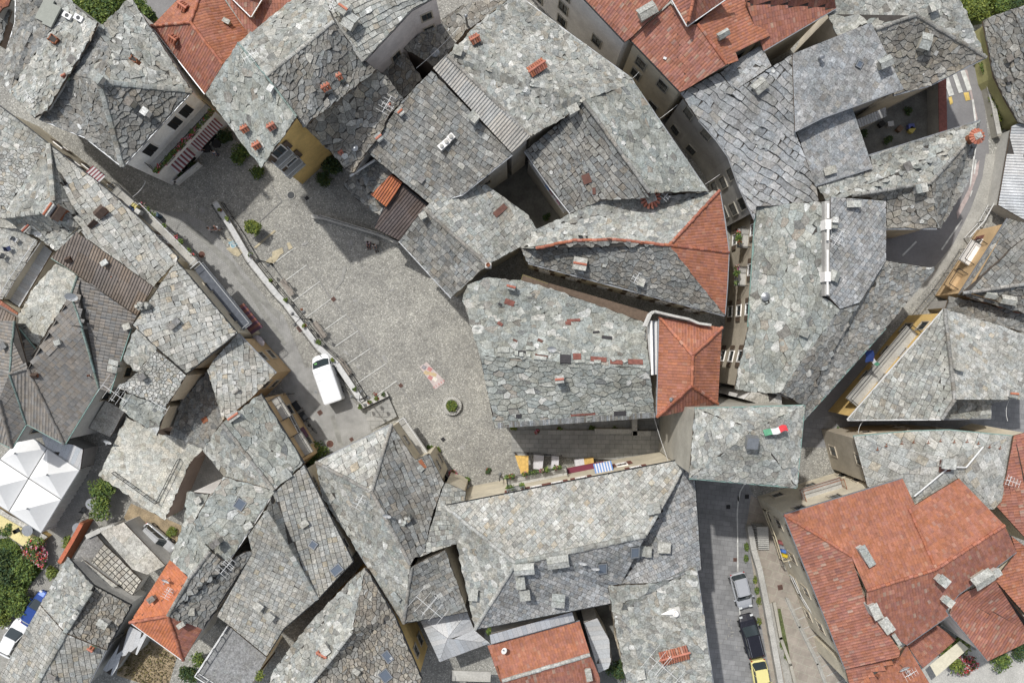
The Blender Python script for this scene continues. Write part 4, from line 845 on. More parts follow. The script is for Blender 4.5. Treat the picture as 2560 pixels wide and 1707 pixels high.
# steps at the lower street
o = thing('street_stairs', 'narrow grey concrete stairs behind the pale parapet of the lower street', 'stairs', W('D4', 120, 330)); OFF[o.name] = W('D4', 120, 330)
for i in range(11):
    y = 220+i*20; P = pts(f'D4 {60+i*5} {y} {150+i*5} {y} {155+i*5} {y+22} {64+i*5} {y+22}'); q = [(p.x, p.y) for p in P]
    if area(q) < 0: q.reverse()
    g = MB(); g.prism(q, -.1, 1.9-.16*i, m_conc); a_, b_ = W('D4', 62+i*5, y+19, 1.91-.16*i), W('D4', 152+i*5, y+19, 1.91-.16*i); g.bar(a_, b_, .07, .012, m_court); g.build('step', o)

def low_wall(name, label, cat, P, w, h, m, capm=None, z0=-.1, group=None, capw=.06):
    P = pts(P, 0) if isinstance(P, str) else P; o = thing(name, label, cat, (P[0].x, P[0].y, 0), group=group); OFF[o.name] = Vector((P[0].x, P[0].y, 0)); g = MB(); c_ = MB()
    for a, b2 in zip(P[:-1], P[1:]):
        a2, b3 = Vector((a.x, a.y, (z0+h)/2)), Vector((b2.x, b2.y, (z0+h)/2)); d = (b3-a2).normalized(); g.bar(a2-d*w*.4, b3+d*w*.4, w, h-z0, m)
        if capm: a2 = Vector((a.x, a.y, h+.03)); b3 = Vector((b2.x, b2.y, h+.03)); n_ = max(1, round((b3-a2).length/1.1)); 
        if capm:
            for i in range(n_): c_.bar(a2.lerp(b3, i/n_), a2.lerp(b3, (i+.99)/n_), w+capw, .07, capm)
    g.build('wall_body', o)
    if capm: c_.build('coping', o)
    return o
def fence(name, label, cat, P, h, z0=0, sp=1.4, bars=.14, m=iron, group=None, parent=None, mid=True, r=.025):
    P = pts(P, z0+h*.5) if isinstance(P, str) else P
    if parent is None: o = thing(name, label, cat, (P[0].x, P[0].y, z0), group=group); OFF[o.name] = Vector((P[0].x, P[0].y, z0))
    else: o = parent
    post = MB(); rail = MB()
    for a, b2 in zip(P[:-1], P[1:]):
        A, B_ = Vector((a.x, a.y, z0)), Vector((b2.x, b2.y, z0)); L = (B_-A).length; up = Vector((0, 0, h))
        rail.bar(A+up, B_+up, r*2.2, .04, m); rail.bar(A+up*.12, B_+up*.12, r*1.6, .03, m)
        n_ = max(1, round(L/sp))
        for i in range(n_+1):
            p = A.lerp(B_, i/n_)
            if parent is None: pb = MB(); pb.bar(p, p+up, r*2, r*2, m); pb.build('post', o)
            else: post.bar(p, p+up, r*2, r*2, m)
        if bars:
            k = int(L/bars)
            for i in range(k): p = A.lerp(B_, (i+.5)/k); rail.bar(p+up*.12, p+up, .014, .014, m)
    if parent is None: rail.build('rail', o)
    else:
        post.v += []; n0 = len(rail.v); rail.solid(post.v, post.f, m); return rail.build(name, o)
    return o

# ------------------------------------------------------------------ roof furniture
plast = wallm('palegrey'); slabm = stone
LSL = [(1, (.42, .42, .39)), (1, (.34, .35, .33)), (.5, (.5, .5, .47))]
DSL = [(1, (.16, .155, .15)), (1, (.21, .20, .19))]
RED = [(1, (.40, .14, .09)), (1, (.46, .18, .12))]
def chim(H, s, w, d, h, rot=0, kind='slab', name='chimney'):
    t, x, y = s.split(); p = on_roof(H, t, float(x), float(y), h); g = MB(); rot = R(rot); z0 = p.z-.6; z1 = p.z+h
    ca, sa = math.cos(rot), math.sin(rot); L = lambda a, b2: (p.x+a*ca-b2*sa, p.y+a*sa+b2*ca)
    if kind in ('slab', 'gable', 'dslab', 'white', 'tslab', 'brick'):
        sh = dict(slab=wallm('palegrey'), dslab=wallm('stonewall'), gable=wallm('stonewall'), white=wallm('white'), tslab=wallm('white'), brick=rust)[kind]
        g.box(p.x, p.y, z0, z1-.24, w*.86, d*.86, sh, rot); g.box(p.x, p.y, z1-.29, z1-.235, w*.95, d*.95, sh, rot); g.box(p.x, p.y, z1-.235, z1-.23, w*.6, d*.6, deck, rot)
        for a in (-1, 1):
            for b2 in (-1, 1): X, Y = L(a*w*.36, b2*d*.36); g.box(X, Y, z1-.24, z1-.07, .1, .1, sh, rot)
        if kind == 'gable':
            for sgn in (-1, 1):
                c_ = pick(LSL); P = []
                for zz in (0, .07):
                    P += [Vector((*L(-w*.58, sgn*d*.02), z1+.12+zz)), Vector((*L(w*.58, sgn*d*.02), z1+.12+zz)), Vector((*L(w*.6, sgn*d*.62), z1-.12+zz)), Vector((*L(-w*.6, sgn*d*.6), z1-.12+zz))]
                if sgn > 0: F = ((3, 2, 1, 0), (4, 5, 6, 7), (0, 1, 5, 4), (1, 2, 6, 5), (2, 3, 7, 6), (3, 0, 4, 7))
                else: F = ((0, 1, 2, 3), (7, 6, 5, 4), (4, 5, 1, 0), (5, 6, 2, 1), (6, 7, 3, 2), (7, 4, 0, 3))
                g.solid(P, F, slabm, c_)
        elif kind == 'tslab':
            g.box(p.x, p.y, z1-.08, z1, w*1.12, d*1.12, slabm, rot, pick(LSL)); 
            a, b2 = (L(-w*.55, 0), L(w*.55, 0)); g.tube([Vector((*a, z1+.02)), Vector((*b2, z1+.02))], .11, clay, 8, pick(RED))
        elif kind == 'brick': g.box(p.x, p.y, z1-.235, z1-.22, w*.7, d*.7, deck, rot); 
        else:
            n_ = 1 if w < .8 else 2
            for i in range(n_):
                cc = pick(DSL if kind == 'dslab' else LSL) if kind != 'white' else (.6, .6, .58)
                X, Y = L((i-(n_-1)/2)*w*1.12/n_, random.uniform(-.03, .03)); g.box(X, Y, z1-.08+.02*i, z1-.01+.02*i, w*1.14/n_, d*1.16, slabm, rot+random.uniform(-.05, .05), cc)
    elif kind == 'tile':
        g.box(p.x, p.y, z0, z1-.25, w*.86, d*.86, wallm('green') if random.random() < .5 else wallm('palegrey'), rot); g.box(p.x, p.y, z1-.4, z1-.26, w, d, rust, rot)
        n_ = max(2, round(w/.2))
        for i in range(n_):
            xx = (i+.5-n_/2)*w*1.1/n_
            for sgn in (-1, 1): g.tube([Vector((*L(xx, 0), z1)), Vector((*L(xx, sgn*d*.62), z1-.28))], .1, clay, 8, pick(CLAY))
        g.tube([Vector((*L(-w*.6, 0), z1+.03)), Vector((*L(w*.6, 0), z1+.03))], .1, clay, 8, pick(RED))
    elif kind == 'fan':
        g.lathe(p.x, p.y, [(w*.4, z0), (w*.4, z1-.35), (w*.5, z1-.33), (w*.5, z1-.28)], rust, 14)
        for i in range(14):
            a = 2*math.pi*i/14; g.tube([Vector((p.x+w*.18*math.cos(a), p.y+w*.18*math.sin(a), z1)), Vector((p.x+w*.6*math.cos(a), p.y+w*.6*math.sin(a), z1-.25))], .09, clay, 6, pick(RED), r2=.13)
        g.box(p.x, p.y, z1-.02, z1+.06, w*.6, w*.5, slabm, .4, pick(LSL)); g.box(p.x, p.y, z1+.06, z1+.12, w*.4, w*.3, slabm, .9, pick(LSL))
    elif kind == 'hood':
        g.box(p.x, p.y, z0, z1-.3, w*.85, d*.85, rust, rot)
        for sgn in (-1, 1):
            P = [Vector((*L(-w*.55, 0), z1+.05)), Vector((*L(w*.55, 0), z1+.05)), Vector((*L(w*.55, sgn*d*.6), z1-.32)), Vector((*L(-w*.55, sgn*d*.6), z1-.32))]
            if sgn > 0: P.reverse()
            hm = mat('brown_sheet', (.10, .07, .055), rough=.6, metal=.3); g.face(P, hm); g.face([q-Vector((0, 0, .03)) for q in reversed(P)], hm)
    elif kind == 'pipe':
        g.lathe(p.x, p.y, [(w/2, z0), (w/2, z1-.22), (w*.35, z1-.22), (w*.35, z1-.1), (w*.8, z1-.1), (w*.2, z1+.05)], zinc, 12)
    elif kind == 'pot':
        g.box(p.x, p.y, z0, z1-.35, w, d, wallm('palegrey'), rot); g.lathe(p.x, p.y, [(w*.3, z1-.36), (w*.35, z1), (w*.28, z1+.02), (w*.2, z1-.1)], rust, 12)
    elif kind == 'triple':
        for i in range(3):
            X, Y = L((i-1)*w*.34, 0); zz = z1-(.0 if i == 2 else .25); g.box(X, Y, z0, zz-.12, w*.3, d*.9, m_conc, rot); g.box(X, Y, zz-.12, zz, w*.335, d, wallm('white'), rot); g.lathe(X, Y, [(.19, zz), (.19, zz+.14), (.05, zz+.2)], m_conc, 10)
    elif kind == 'heap':
        for i in range(14):
            a = random.random()*6.3; q = random.random()**.5*.5; X, Y = L(math.cos(a)*w*q, math.sin(a)*d*q); g.box(X, Y, z0, z1-random.random()*.4-q*.5, .35, .3, slabm, random.random()*3, pick(LIGHT), top=.8)
    elif kind == 'cone':
        g.box(p.x, p.y, z0, p.z+.15, w, d, plast, rot); g.lathe(p.x, p.y, [(w*.32, p.z+.1), (w*.28, z1-.05), (w*.2, z1-.02), (w*.15, z1-.2)], wallm('white'), 12)
        X, Y = L(-w*.6, 0); P = [L(-w*1.1, -.05), L(0, -d*.5), L(0, d*.5)]; g.solid([Vector((*L(-w*1.3, 0), p.z+.1)), Vector((*L(0, -d*.45), p.z+.1)), Vector((*L(0, d*.45), p.z+.1)), Vector((*L(0, 0), z1))], ((0, 1, 3), (0, 3, 2), (1, 2, 3)), wallm('white'))
    elif kind == 'box':
        g.box(p.x, p.y, z0, z1, w, d, white_metal, rot); g.lathe(p.x, p.y, [(min(w, d)*.36, z1), (min(w, d)*.36, z1+.02)], iron, 12)
    return g.build(name, H.roof)
def patch(H, s, w, d, rot, m, th=.04, lift=.13, name='patch', c=(1, 1, 1), frame=None):
    """flat plate lying on the slope"""
    t, x, y = s.split(); p = on_roof(H, t, float(x), float(y), .1); (A, N), _ = H.T.find(p.x, p.y); N = N.normalized()
    a = Vector((math.cos(R(rot)), math.sin(R(rot)), 0)); a = (a-N*a.dot(N)).normalized(); b2 = N.cross(a); g = MB(); o = p+N*(lift)
    def plate(w, d, z0, z1, mm):
        P = [o+a*i*w/2+b2*j*d/2+N*z for z in (z0, z1) for i, j in ((-1, -1), (1, -1), (1, 1), (-1, 1))]
        g.solid(P, ((3, 2, 1, 0), (4, 5, 6, 7), (0, 1, 5, 4), (1, 2, 6, 5), (2, 3, 7, 6), (3, 0, 4, 7)), mm, c)
    if frame: plate(w, d, -.15, th, frame); ob = g.build(name, H.roof); g = MB(); plate(w*.8, d*.84, th-.01, th+.012, m); g.build('pane', ob); return ob      # pane is a third level
    plate(w, d, -.1, th, m); return g.build(name, H.roof)
def skyl(H, s, w=.7, d=.95, rot=0): t, x, y = s.split(); return patch2(H, s, w, d, rot)
def patch2(H, s, w, d, rot):
    t, x, y = s.split(); p = on_roof(H, t, float(x), float(y), .1); (A, N), _ = H.T.find(p.x, p.y); N = N.normalized()
    a = Vector((math.cos(R(rot)), math.sin(R(rot)), 0)); a = (a-N*a.dot(N)).normalized(); b2 = N.cross(a); o = p+N*.12; g = MB()
    for (u0, u1, v0, v1, z0, z1, m) in ((-w/2, w/2, -d/2, d/2, -.15, .03, iron), (-w/2, w/2, -d/2, -d/2+.09, .03, .09, zinc), (-w/2, w/2, d/2-.09, d/2, .03, .09, zinc), (-w/2, -w/2+.09, -d/2+.09, d/2-.09, .03, .09, zinc), (w/2-.09, w/2, -d/2+.09, d/2-.09, .03, .09, zinc), (-w/2+.09, w/2-.09, -d/2+.09, d/2-.09, .031, .05, skyglass)):
        P = [o+a*i+b2*j+N*z for z in (z0, z1) for i, j in ((u0, v0), (u1, v0), (u1, v1), (u0, v1))]
        g.solid(P, ((3, 2, 1, 0), (4, 5, 6, 7), (0, 1, 5, 4), (1, 2, 6, 5), (2, 3, 7, 6), (3, 0, 4, 7)), m)
    return g.build('skylight', H.roof)
def dish(H, s, r=.42, az_=200, h=.8, m=white_metal):
    t, x, y = s.split(); p = on_roof(H, t, float(x), float(y), h); g = MB(); c0 = Vector((p.x, p.y, p.z+h)); ax = Vector((math.cos(R(az_))*.8, math.sin(R(az_))*.8, .62)).normalized()
    q = ax.to_track_quat('Z', 'Y').to_matrix(); V = []; F = []
    for i, rr in enumerate((0.001, .35, .7, 1.0)):
        for k in range(16): a = 2*math.pi*k/16; V.append(c0+q@Vector((rr*r*math.cos(a), rr*r*math.sin(a), rr*rr*r*.28)))
    for i in range(3):
        for k in range(16): F.append((i*16+k, (i+1)*16+k, (i+1)*16+(k+1) % 16, i*16+(k+1) % 16)); 
    g.solid(V, F, m); g.solid([v-ax*.02 for v in V], [tuple(reversed(f)) for f in F], m)
    g.tube([Vector((p.x, p.y, p.z-.2)), Vector((p.x, p.y, p.z+h-.1)), c0-ax*.03], .03, zinc, 6); g.tube([c0-q@Vector((0, r*.8, 0)), c0+ax*r*.9], .02, zinc, 5); e = c0+ax*r*.9; g.box(e.x, e.y, e.z-.05, e.z+.05, .1, .1, zinc)
    return g.build('satellite_dish', H.roof, smooth=False)
def aerial(H, s, L=1.6, rot=30, h=1.6, n=5):
    t, x, y = s.split(); p = on_roof(H, t, float(x), float(y), h); g = MB(); top = Vector((p.x, p.y, p.z+h)); am = white_metal
    g.tube([Vector((p.x, p.y, p.z-.2)), top+Vector((0, 0, .1))], .025, am, 6); d = Vector((math.cos(R(rot)), math.sin(R(rot)), 0)); e = Vector((-d.y, d.x, 0))
    g.bar(top-d*L/2, top+d*L/2, .035, .035, am)
    for i in range(n): c0 = top+d*L*(i/(n-1)-.5); ww = L*.42*(1-.4*i/n); g.bar(c0-e*ww, c0+e*ww, .02, .02, am)
    t2 = top-Vector((0, 0, .5)); g.bar(t2-e*L*.35, t2+e*L*.35, .03, .03, am)
    for i in (-1, 0, 1): g.bar(t2+e*L*.3*i-d*.25, t2+e*L*.3*i+d*.25, .024, .024, am)
    return g.build('aerial', H.roof)
# ------------------------------------------------------------------ what stands on the roofs
for r in '''h2|A1 430 320|.85|.7|.7|-35|brick
h1|A1 605 500|.75|.6|.8|-35|dslab
h1|A1 800 640|1.0|.7|.9|-35|slab
h1|A1 1075 850|.6|.6|1.0|-35|dslab
h1|A1 1205 935|.55|.55|.9|-35|white
h2|A1 530 632|.35|.3|.3|30|tile
h2|A1 1110 490|.7|.4|.3|-35|brick
h3|A1 1525 45|.8|.6|.7|-35|tile
h3|A1 1445 320|.7|.6|.7|-35|tile
h3|A1 1895 175|.6|.35|.5|-30|slab
h6|A1 2265 740|.4|.5|.8|-35|white
h6|A2 30 1075|.6|.5|.8|30|tile
h6|A2 255 1055|.65|.5|.8|30|tile
h6|A2 130 1215|.65|.5|.8|30|tile
h6|A2 828 635|.45|.5|.7|30|tile
h6|A2 715 725|.7|.5|.8|30|tile
h7|A2 865 60|.8|1.0|1.1|-35|tslab
h7|A2 920 175|.9|1.1|.9|-35|gable
h8b|A2 1895 130|.22|.22|2.4|0|pipe
h8b|A2 1638 440|.5|.5|1.0|0|pipe
h11|A2 1970 320|.8|.6|.8|30|tile
h11|A2 1828 420|.75|.75|.7|-20|slab
h11|A3 345 560|1.5|.75|.8|34|tile
h11|A3 872 765|.8|.5|.5|25|slab
h11|A3 650 915|.85|.6|.8|30|slab
h10|A2 1343 935|.5|.6|.7|40|tslab
h10|A2 1250 880|.3|.3|.5|40|tile
h10|A2 1163 1150|.6|.6|.7|40|tslab
h10|A2 1960 980|.8|.7|1.3|-40|slab
h10|A2 1730 1185|1.7|.55|.8|42|triple
h10|A2 1520 1505|.5|.5|.35|-40|dslab
h13|B2 1465 465|.6|.5|.9|30|slab
h13|B2 2015 880|.55|.45|.9|0|pot
h42|B3 1300 320|1.5|1.2|1.2|10|fan
h42|B3 705 870|1.1|1.0|.8|-10|tslab
h42|B3 1215 1020|.7|.6|.7|-20|slab
h43|C3 532 430|.7|.6|1.3|5|tslab
h43|B2 2208 1062|.75|.5|1.0|-15|tslab
h20|A3 1270 90|1.4|.9|.9|30|gable
h21|A3 1910 285|.9|.5|.9|30|gable
h24|A4 135 720|1.1|.9|.6|40|gable
h26|A4 1195 520|1.0|.75|.9|25|gable
h26|A4 660 470|.3|.3|.8|0|pipe
h27|A4 725 1430|1.0|.6|.4|15|slab
h28|A4 1245 205|.9|.8|.7|20|gable
h28|A4 1530 345|.8|1.2|.9|-15|gable
h28|A4 1605 50|.8|.7|.8|20|slab
h29|A4 1380 1395|.6|.7|.8|30|dslab
h29|B4 1495 235|.9|.7|.8|15|slab
h29|A4 1965 1140|1.1|1.1|1.4|10|fan
h30|B4 185 1145|.5|.4|.5|0|pipe
h30|B4 510 1455|.7|.5|.6|-20|slab
h30b|B4 925 370|1.1|.5|.6|0|slab
h30b|B4 772 500|.42|.42|.9|0|white
h30b|B4 765 552|.42|.42|.6|0|slab
h30b|B4 765 975|.8|.7|.5|70|gable
h31|A4 2235 490|.6|.5|.6|30|dslab
h31|A4 2230 655|.5|.5|.6|30|dslab
h33|B4 2075 1130|.9|.6|.5|-10|gable
h33|B4 2225 1175|1.2|.7|.7|-10|gable
h34|C4 1820 325|.7|.6|.9|-15|slab
h34|C4 2270 550|.7|.7|.7|-5|tslab
h36|C4 1725 1140|1.1|.8|.7|-5|slab
h37|D4 1035 505|.6|1.7|.9|30|slab
h37|D4 1680 715|.9|.7|1.0|-40|slab
h37|D4 1720 885|.9|.6|.8|-35|slab
h37|D4 2010 700|1.6|1.0|.9|33|gable
h37|D4 2110 655|1.0|.6|.8|33|slab
h37|D4 1110 970|.7|1.2|.9|25|slab
h37|D4 1200 1085|.8|1.2|.9|35|slab
h37|D4 1285 1205|.3|1.0|.4|35|slab
h44|C3 1475 600|.25|.2|.4|0|pipe
h50|B1 470 440|1.3|.8|.8|55|hood
h50|B1 400 410|1.2|.5|.8|55|tslab
h50|B1 828 430|1.0|.8|.8|45|hood
h50|B1 760 530|.8|.4|.6|45|hood
h50|B1 215 570|.8|.4|.5|45|tslab
h51|B1 560 835|.5|.5|.5|20|hood
h51|B1 868 860|.6|.4|.5|30|slab
h52|C1 475 120|.5|.4|.4|20|slab
h52|C1 735 400|.25|.25|.4|0|pot
h52|C1 950 290|.8|.4|.6|-10|slab
h52|C1 940 345|.8|.5|.7|-10|slab
h52|C1 275 400|.5|.4|.5|0|hood
h52|C1 10 150|.6|.5|.6|30|dslab
h52|B1 1060 1400|.6|.5|.5|20|slab
h55|B1 1172 1215|1.1|1.1|1.0|0|heap
h55|B1 1455 1375|1.1|.5|.5|42|dslab
h56|C1 1185 410|.6|.5|.6|35|dslab
h60|C1 1955 740|1.0|.6|.6|35|tslab
h60|C2 300 1235|1.1|.8|.5|35|slab
h59|C1 1970 525|.6|.35|.4|35|triple
h61|D1 2080 250|.7|.5|.6|30|slab
h61b|D1 1655 35|.5|.5|.6|30|slab
h63|D1 1800 400|.8|.5|.5|35|dslab
h63|D1 1605 970|.5|.6|.2|0|slab
h62|D1 1265 870|.6|.45|.7|35|dslab
h62|D1 1515 1085|.65|.4|.7|35|slab
h64|D1 2165 930|.7|.6|.7|-40|slab
h64|D1 2262 1015|.7|.6|.7|-40|slab
h64|D2 470 235|.7|.5|.4|35|slab
h66|D1 855 1075|.9|.6|1.0|-30|slab
h67|D1 430 1515|.7|.35|.3|-30|dslab
h67|D1 755 1290|.5|.4|.7|-30|tile
h70|D2 1285 230|1.9|.6|.7|30|heap
h70|D2 1240 845|.9|.4|.5|-50|slab
h70|C2 1448 1178|.5|.4|.3|-50|slab
h71|D2 1890 830|.7|.9|.8|-5|slab
h71|D3 235 615|1.5|.8|.9|5|gable
h71|D3 205 725|.7|1.0|.8|5|slab
h71|D3 243 835|.8|.8|1.0|5|slab
h71|D3 520 555|1.6|.9|.7|8|gable
h71|D3 522 880|1.0|1.0|.9|-5|gable
h71|D3 1325 105|1.0|.8|1.0|8|slab
h71|D3 1255 465|1.0|.8|.9|-5|slab
h71|D3 1412 435|1.0|.8|.9|-5|slab
h72|D3 1510 990|1.0|.9|.7|10|cone
h72|D3 1500 1345|2.4|1.0|.7|15|tile
h72|D3 1215 1500|.7|.8|.6|10|slab
h74|D3 778 1500|.5|1.0|.7|10|slab
h76|D2 640 1290|.9|.7|.8|-50|slab
h76|D2 615 1330|.9|.45|.7|-30|tile
h76|D2 905 1475|.6|.4|.5|-35|slab
h9|A2 840 1275|.4|.3|.3|40|tile
h9|A2 960 1240|.4|.4|.6|0|pipe'''.split('\n'):
    a = r.split('|'); chim(globals()[a[0]], a[1], float(a[2]), float(a[3]), float(a[4]), float(a[5]), a[6])
pan = mat('grey_panel', (.24, .25, .22), rough=.4, var=.1)
for s, w, d, rt in (('A1 397 95', 1.15, 2.1, -27), ('A1 455 145', 1.15, 2.0, -27)): patch(h2, s, w, d, rt, pan, lift=.35, name='roof_panel')
for s in ('A1 560 130', 'A1 655 150'): chim(h2, s, .8, .5, .5, -30, 'box', 'air_conditioner')
for H, s, w, d, rt in ((h26, 'A4 967 540', .55, .6, -25), (h61, 'D1 2015 65', .9, 1.0, -35), (h64, 'D2 548 405', .7, .7, -35), (h71, 'D3 1165 465', .8, 1.2, 3), (h71, 'D3 893 600', .8, 1.2, 3), (h76, 'D2 1168 1345', .7, 1.1, 35), (h76, 'D2 1150 1505', .9, 1.1, 35), (h64, 'D2 745 615', 1.1, .8, 40)): patch2(H, s, w, d, rt)
brn = mat('brown_board', (.125, .062, .048), rough=.85); blk = mat('tar_felt', (.045, .043, .045), rough=.9); redb = mat('red_board', (.19, .075, .058), var=.4, scale=3)
for H, s, w, d, rt, m in ((h13, 'B2 2115 425', 1.4, .55, 42, brn), (h43, 'B2 2195 1195', .9, .5, -20, redb), (h43, 'B2 2115 1380', .5, .3, -40, redb), (h43, 'B3 650 1350', 1.2, .25, 5, redb), (h43, 'B3 605 1375', .5, .35, 0, redb),
    (h43, 'C3 680 245', .7, .6, 0, redb), (h43, 'C3 860 268', 1.4, .45, -5, redb), (h43, 'C3 1010 292', 1.1, .42, -5, redb), (h43, 'C3 1170 290', 1.3, .5, -2, redb), (h43, 'C3 582 265', .95, .85, -3, blk), (h43, 'C3 205 205', .9, .25, -5, blk), (h43, 'C3 380 240', 1.1, .28, -10, brn),
    (h43, 'C3 930 85', .9, .3, -8, blk), (h43, 'C3 840 40', .6, .2, 10, blk), (h43, 'C3 1040 712', 1.1, .45, 2, blk), (h43, 'C3 190 735', .5, .35, 0, blk), (h43, 'C3 730 722', 2.2, .16, 4, redb), (h43, 'C3 370 110', .5, .25, -30, brn), (h43, 'C3 160 110', .4, .2, -30, brn), (h43, 'B2 2115 1210', .35, .2, -30, blk), (h12, 'A3 762 1500', .75, .85, 20, brn), (h12, 'B3 825 260', .3, .6, 5, brn),
    (h76, 'D2 1200 1355', .3, .2, 35, white_metal), (h70, 'C2 1465 1140', .35, .9, 35, rust), (h36, 'C4 1690 1150', 1.0, 1.2, 5, brn), (h59b, 'C1 1720 770', .6, .5, 30, rust), (h52, 'B1 930 980', .1, .1, 0, rust)):
    patch(H, s, w, d, rt, m, name='missing_slab_patch' if H is not h13 else 'roof_board')
for s, w, d, rt in (('C3 60 190', 1.0, .5, 0), ('C3 290 180', .8, .35, -3), ('C3 395 220', 1.0, .4, -8), ('C3 170 222', .3, .45, 0), ('C3 270 240', .35, .3, 5), ('C3 370 262', 1.1, .35, -6), ('C3 212 232', .35, .4, 5), ('C3 850 292', .6, .3, 0), ('C3 770 262', .3, .3, 0), ('C3 980 270', .35, .45, 30), ('C3 1080 285', .4, .35, 30), ('C3 700 290', .9, .3, 5)):
    patch(h43, s, w, d, rt, stone, name='ridge_slab', lift=.2, th=.06, c=(.40, .41, .38))
patch(h21, 'A3 1420 488', .28, .2, -20, white_metal, name='white_scrap'); patch(h41, 'C4 50 925', .9, .95, -3, zinc, name='roof_hatch', lift=.5, th=.5)
for H, s, r, a in ((h43, 'C3 470 170', .42, 260), (h62, 'D1 1392 705', .38, 250), (h66, 'D1 628 945', .42, 250), (h71, 'D3 728 555', .38, 250), (h71, 'D3 835 600', .38, 260), (h74, 'D3 72 1300', .3, 130), (h70, 'D2 1168 158', .4, 260), (h58, 'C1 905 950', .38, 260), (h58, 'C1 1690 1360', .34, 260), (h37b, 'D4 1342 1440', .5, 290), (h52, 'B1 600 1140', .55, 280), (h50, 'B1 318 618', .35, 280)): dish(H, s, r, a)
for H, s, L, rt, h in ((h52, 'C1 960 545', 2.6, -35, 1.8), (h57, 'C1 1340 650', 1.6, -30, 1.2), (h70b, 'D2 1520 930', 3.0, -40, 1.8), (h72, 'D3 1410 1440', 3.2, -40, 1.7), (h63, 'D1 1900 590', 1.6, 50, 1.3), (h30b, 'B4 790 655', 1.4, 60, 1.2), (h9, 'A2 1232 875', 1.6, 60, 1.4), (h70, 'D2 935 45', 1.3, 60, 1.3), (h7, 'A2 770 40', 1.0, 70, 1.5), (h62, 'D1 1405 812', 1.0, 60, 1.1), (h42, 'B3 1435 290', 1.0, 50, 1.6), (h42, 'B3 1180 990', 1.0, 60, 1.0), (h37b, 'D4 1400 1490', 1.2, 30, 1.2), (h40, 'C4 2260 1290', 1.2, -20, 1.2), (h6, 'A1 2100 465', 1.2, 30, 1.2), (h2, 'A1 240 810', 1.2, -60, 1.2)): aerial(H, s, L, rt, h)
# parapet between the two big roofs
g = MB(); zr = 12.1
for x0, y0, x1, y1, w in ((705, 365, 705, 490, .3), (705, 580, 702, 675, .3), (700, 755, 700, 940, .26), (700, 1020, 700, 1130, .24)): g.bar(W('B4', x0, y0, zr), W('B4', x1, y1, zr), w*.62, .12, wallm('white'))
for x, y in ((708, 540), (703, 978)): p = W('B4', x, y, zr+.1); g.box(p.x, p.y, 11, zr+.12, .5, .85, wallm('white'))
a, b_ = W('B4', 690, 350, zr-.5), W('B4', 690, 1140, zr-.5); g.bar(a-Vector((0, 0, .5)), b_-Vector((0, 0, .5)), .42, 1.4, wallm('grey')); g.build('parapet', h30b.o)
# eave tiles of the biggest roof
g = MB(); V_ = h43.V
for a, b_ in ((V_['i'], V_['j']), (V_['j'], V_['k'])):
    n_ = int((a-b_).length/.17); d = (b_-a).normalized(); up = Vector((-d.y, d.x, 0)); up = up if up.y > 0 else -up
    for i in range(n_):
        p = a+d*(i+.5)*.17+up*.42+Vector((0, 0, .27)); c_ = pick(DARK+BLUE); q = p-up*.5-Vector((0, 0, .16)); g.bar(p, q, .15, .05, stone, tuple(v*.9 for v in c_))
g.build('eave_slates', h43.o)
# moss grown lath cap above the narrow gap
g = MB(); moss = mat('moss', (.16, .14, .05), var=.5, scale=6)
P = [W('B3', 215, 1000, 8.6), W('B3', 430, 1075, 8.6), W('B3', 800, 1180, 8.6), W('B3', 1270, 1320, 8.6)]
for k, (a, b_) in enumerate(zip(P[:-1], P[1:])):
    n_ = int((b_-a).length/.14); nn = (b_-a).normalized().cross(Vector((0, 0, 1)))
    for i in range(n_):
        p = a.lerp(b_, i/n_); g.bar(p-nn*.45, p+nn*.45+Vector((0, 0, -.15)), .09, .05, moss if k == 0 else timber)
    g.bar(a, b_, .95, .02, timber)
g.build('eave_laths', h43.o)
# white moulding above the annex
g = MB(); wpl = wallm('white'); P = [W('B3', x, y, 11.6) for x, y in ((1255, 1395), (1300, 1290), (1330, 1270), (1500, 1310), (1620, 1335), (1700, 1370), (1805, 1385))]
for a, b_ in zip(P[:-1], P[1:]): g.bar(a-Vector((0, 0, .6)), b_-Vector((0, 0, .6)), .16, 1.3, wpl); g.bar(a+Vector((0, 0, .1)), b_+Vector((0, 0, .1)), .2, .08, m_conc)
a, b_ = W('C3', 1290, -60, 10.6), W('C3', 1300, 390, 10.6); g.bar(a, b_, .2, 1.4, wpl); 
for k in range(3): g.bar(a+Vector((.35+.2*k, 0, -.1)), b_+Vector((.3+.2*k, 0, -.1)), .19, .05, (zinc, white_metal, zinc)[k])
g.build('moulded_wall', h44.o)

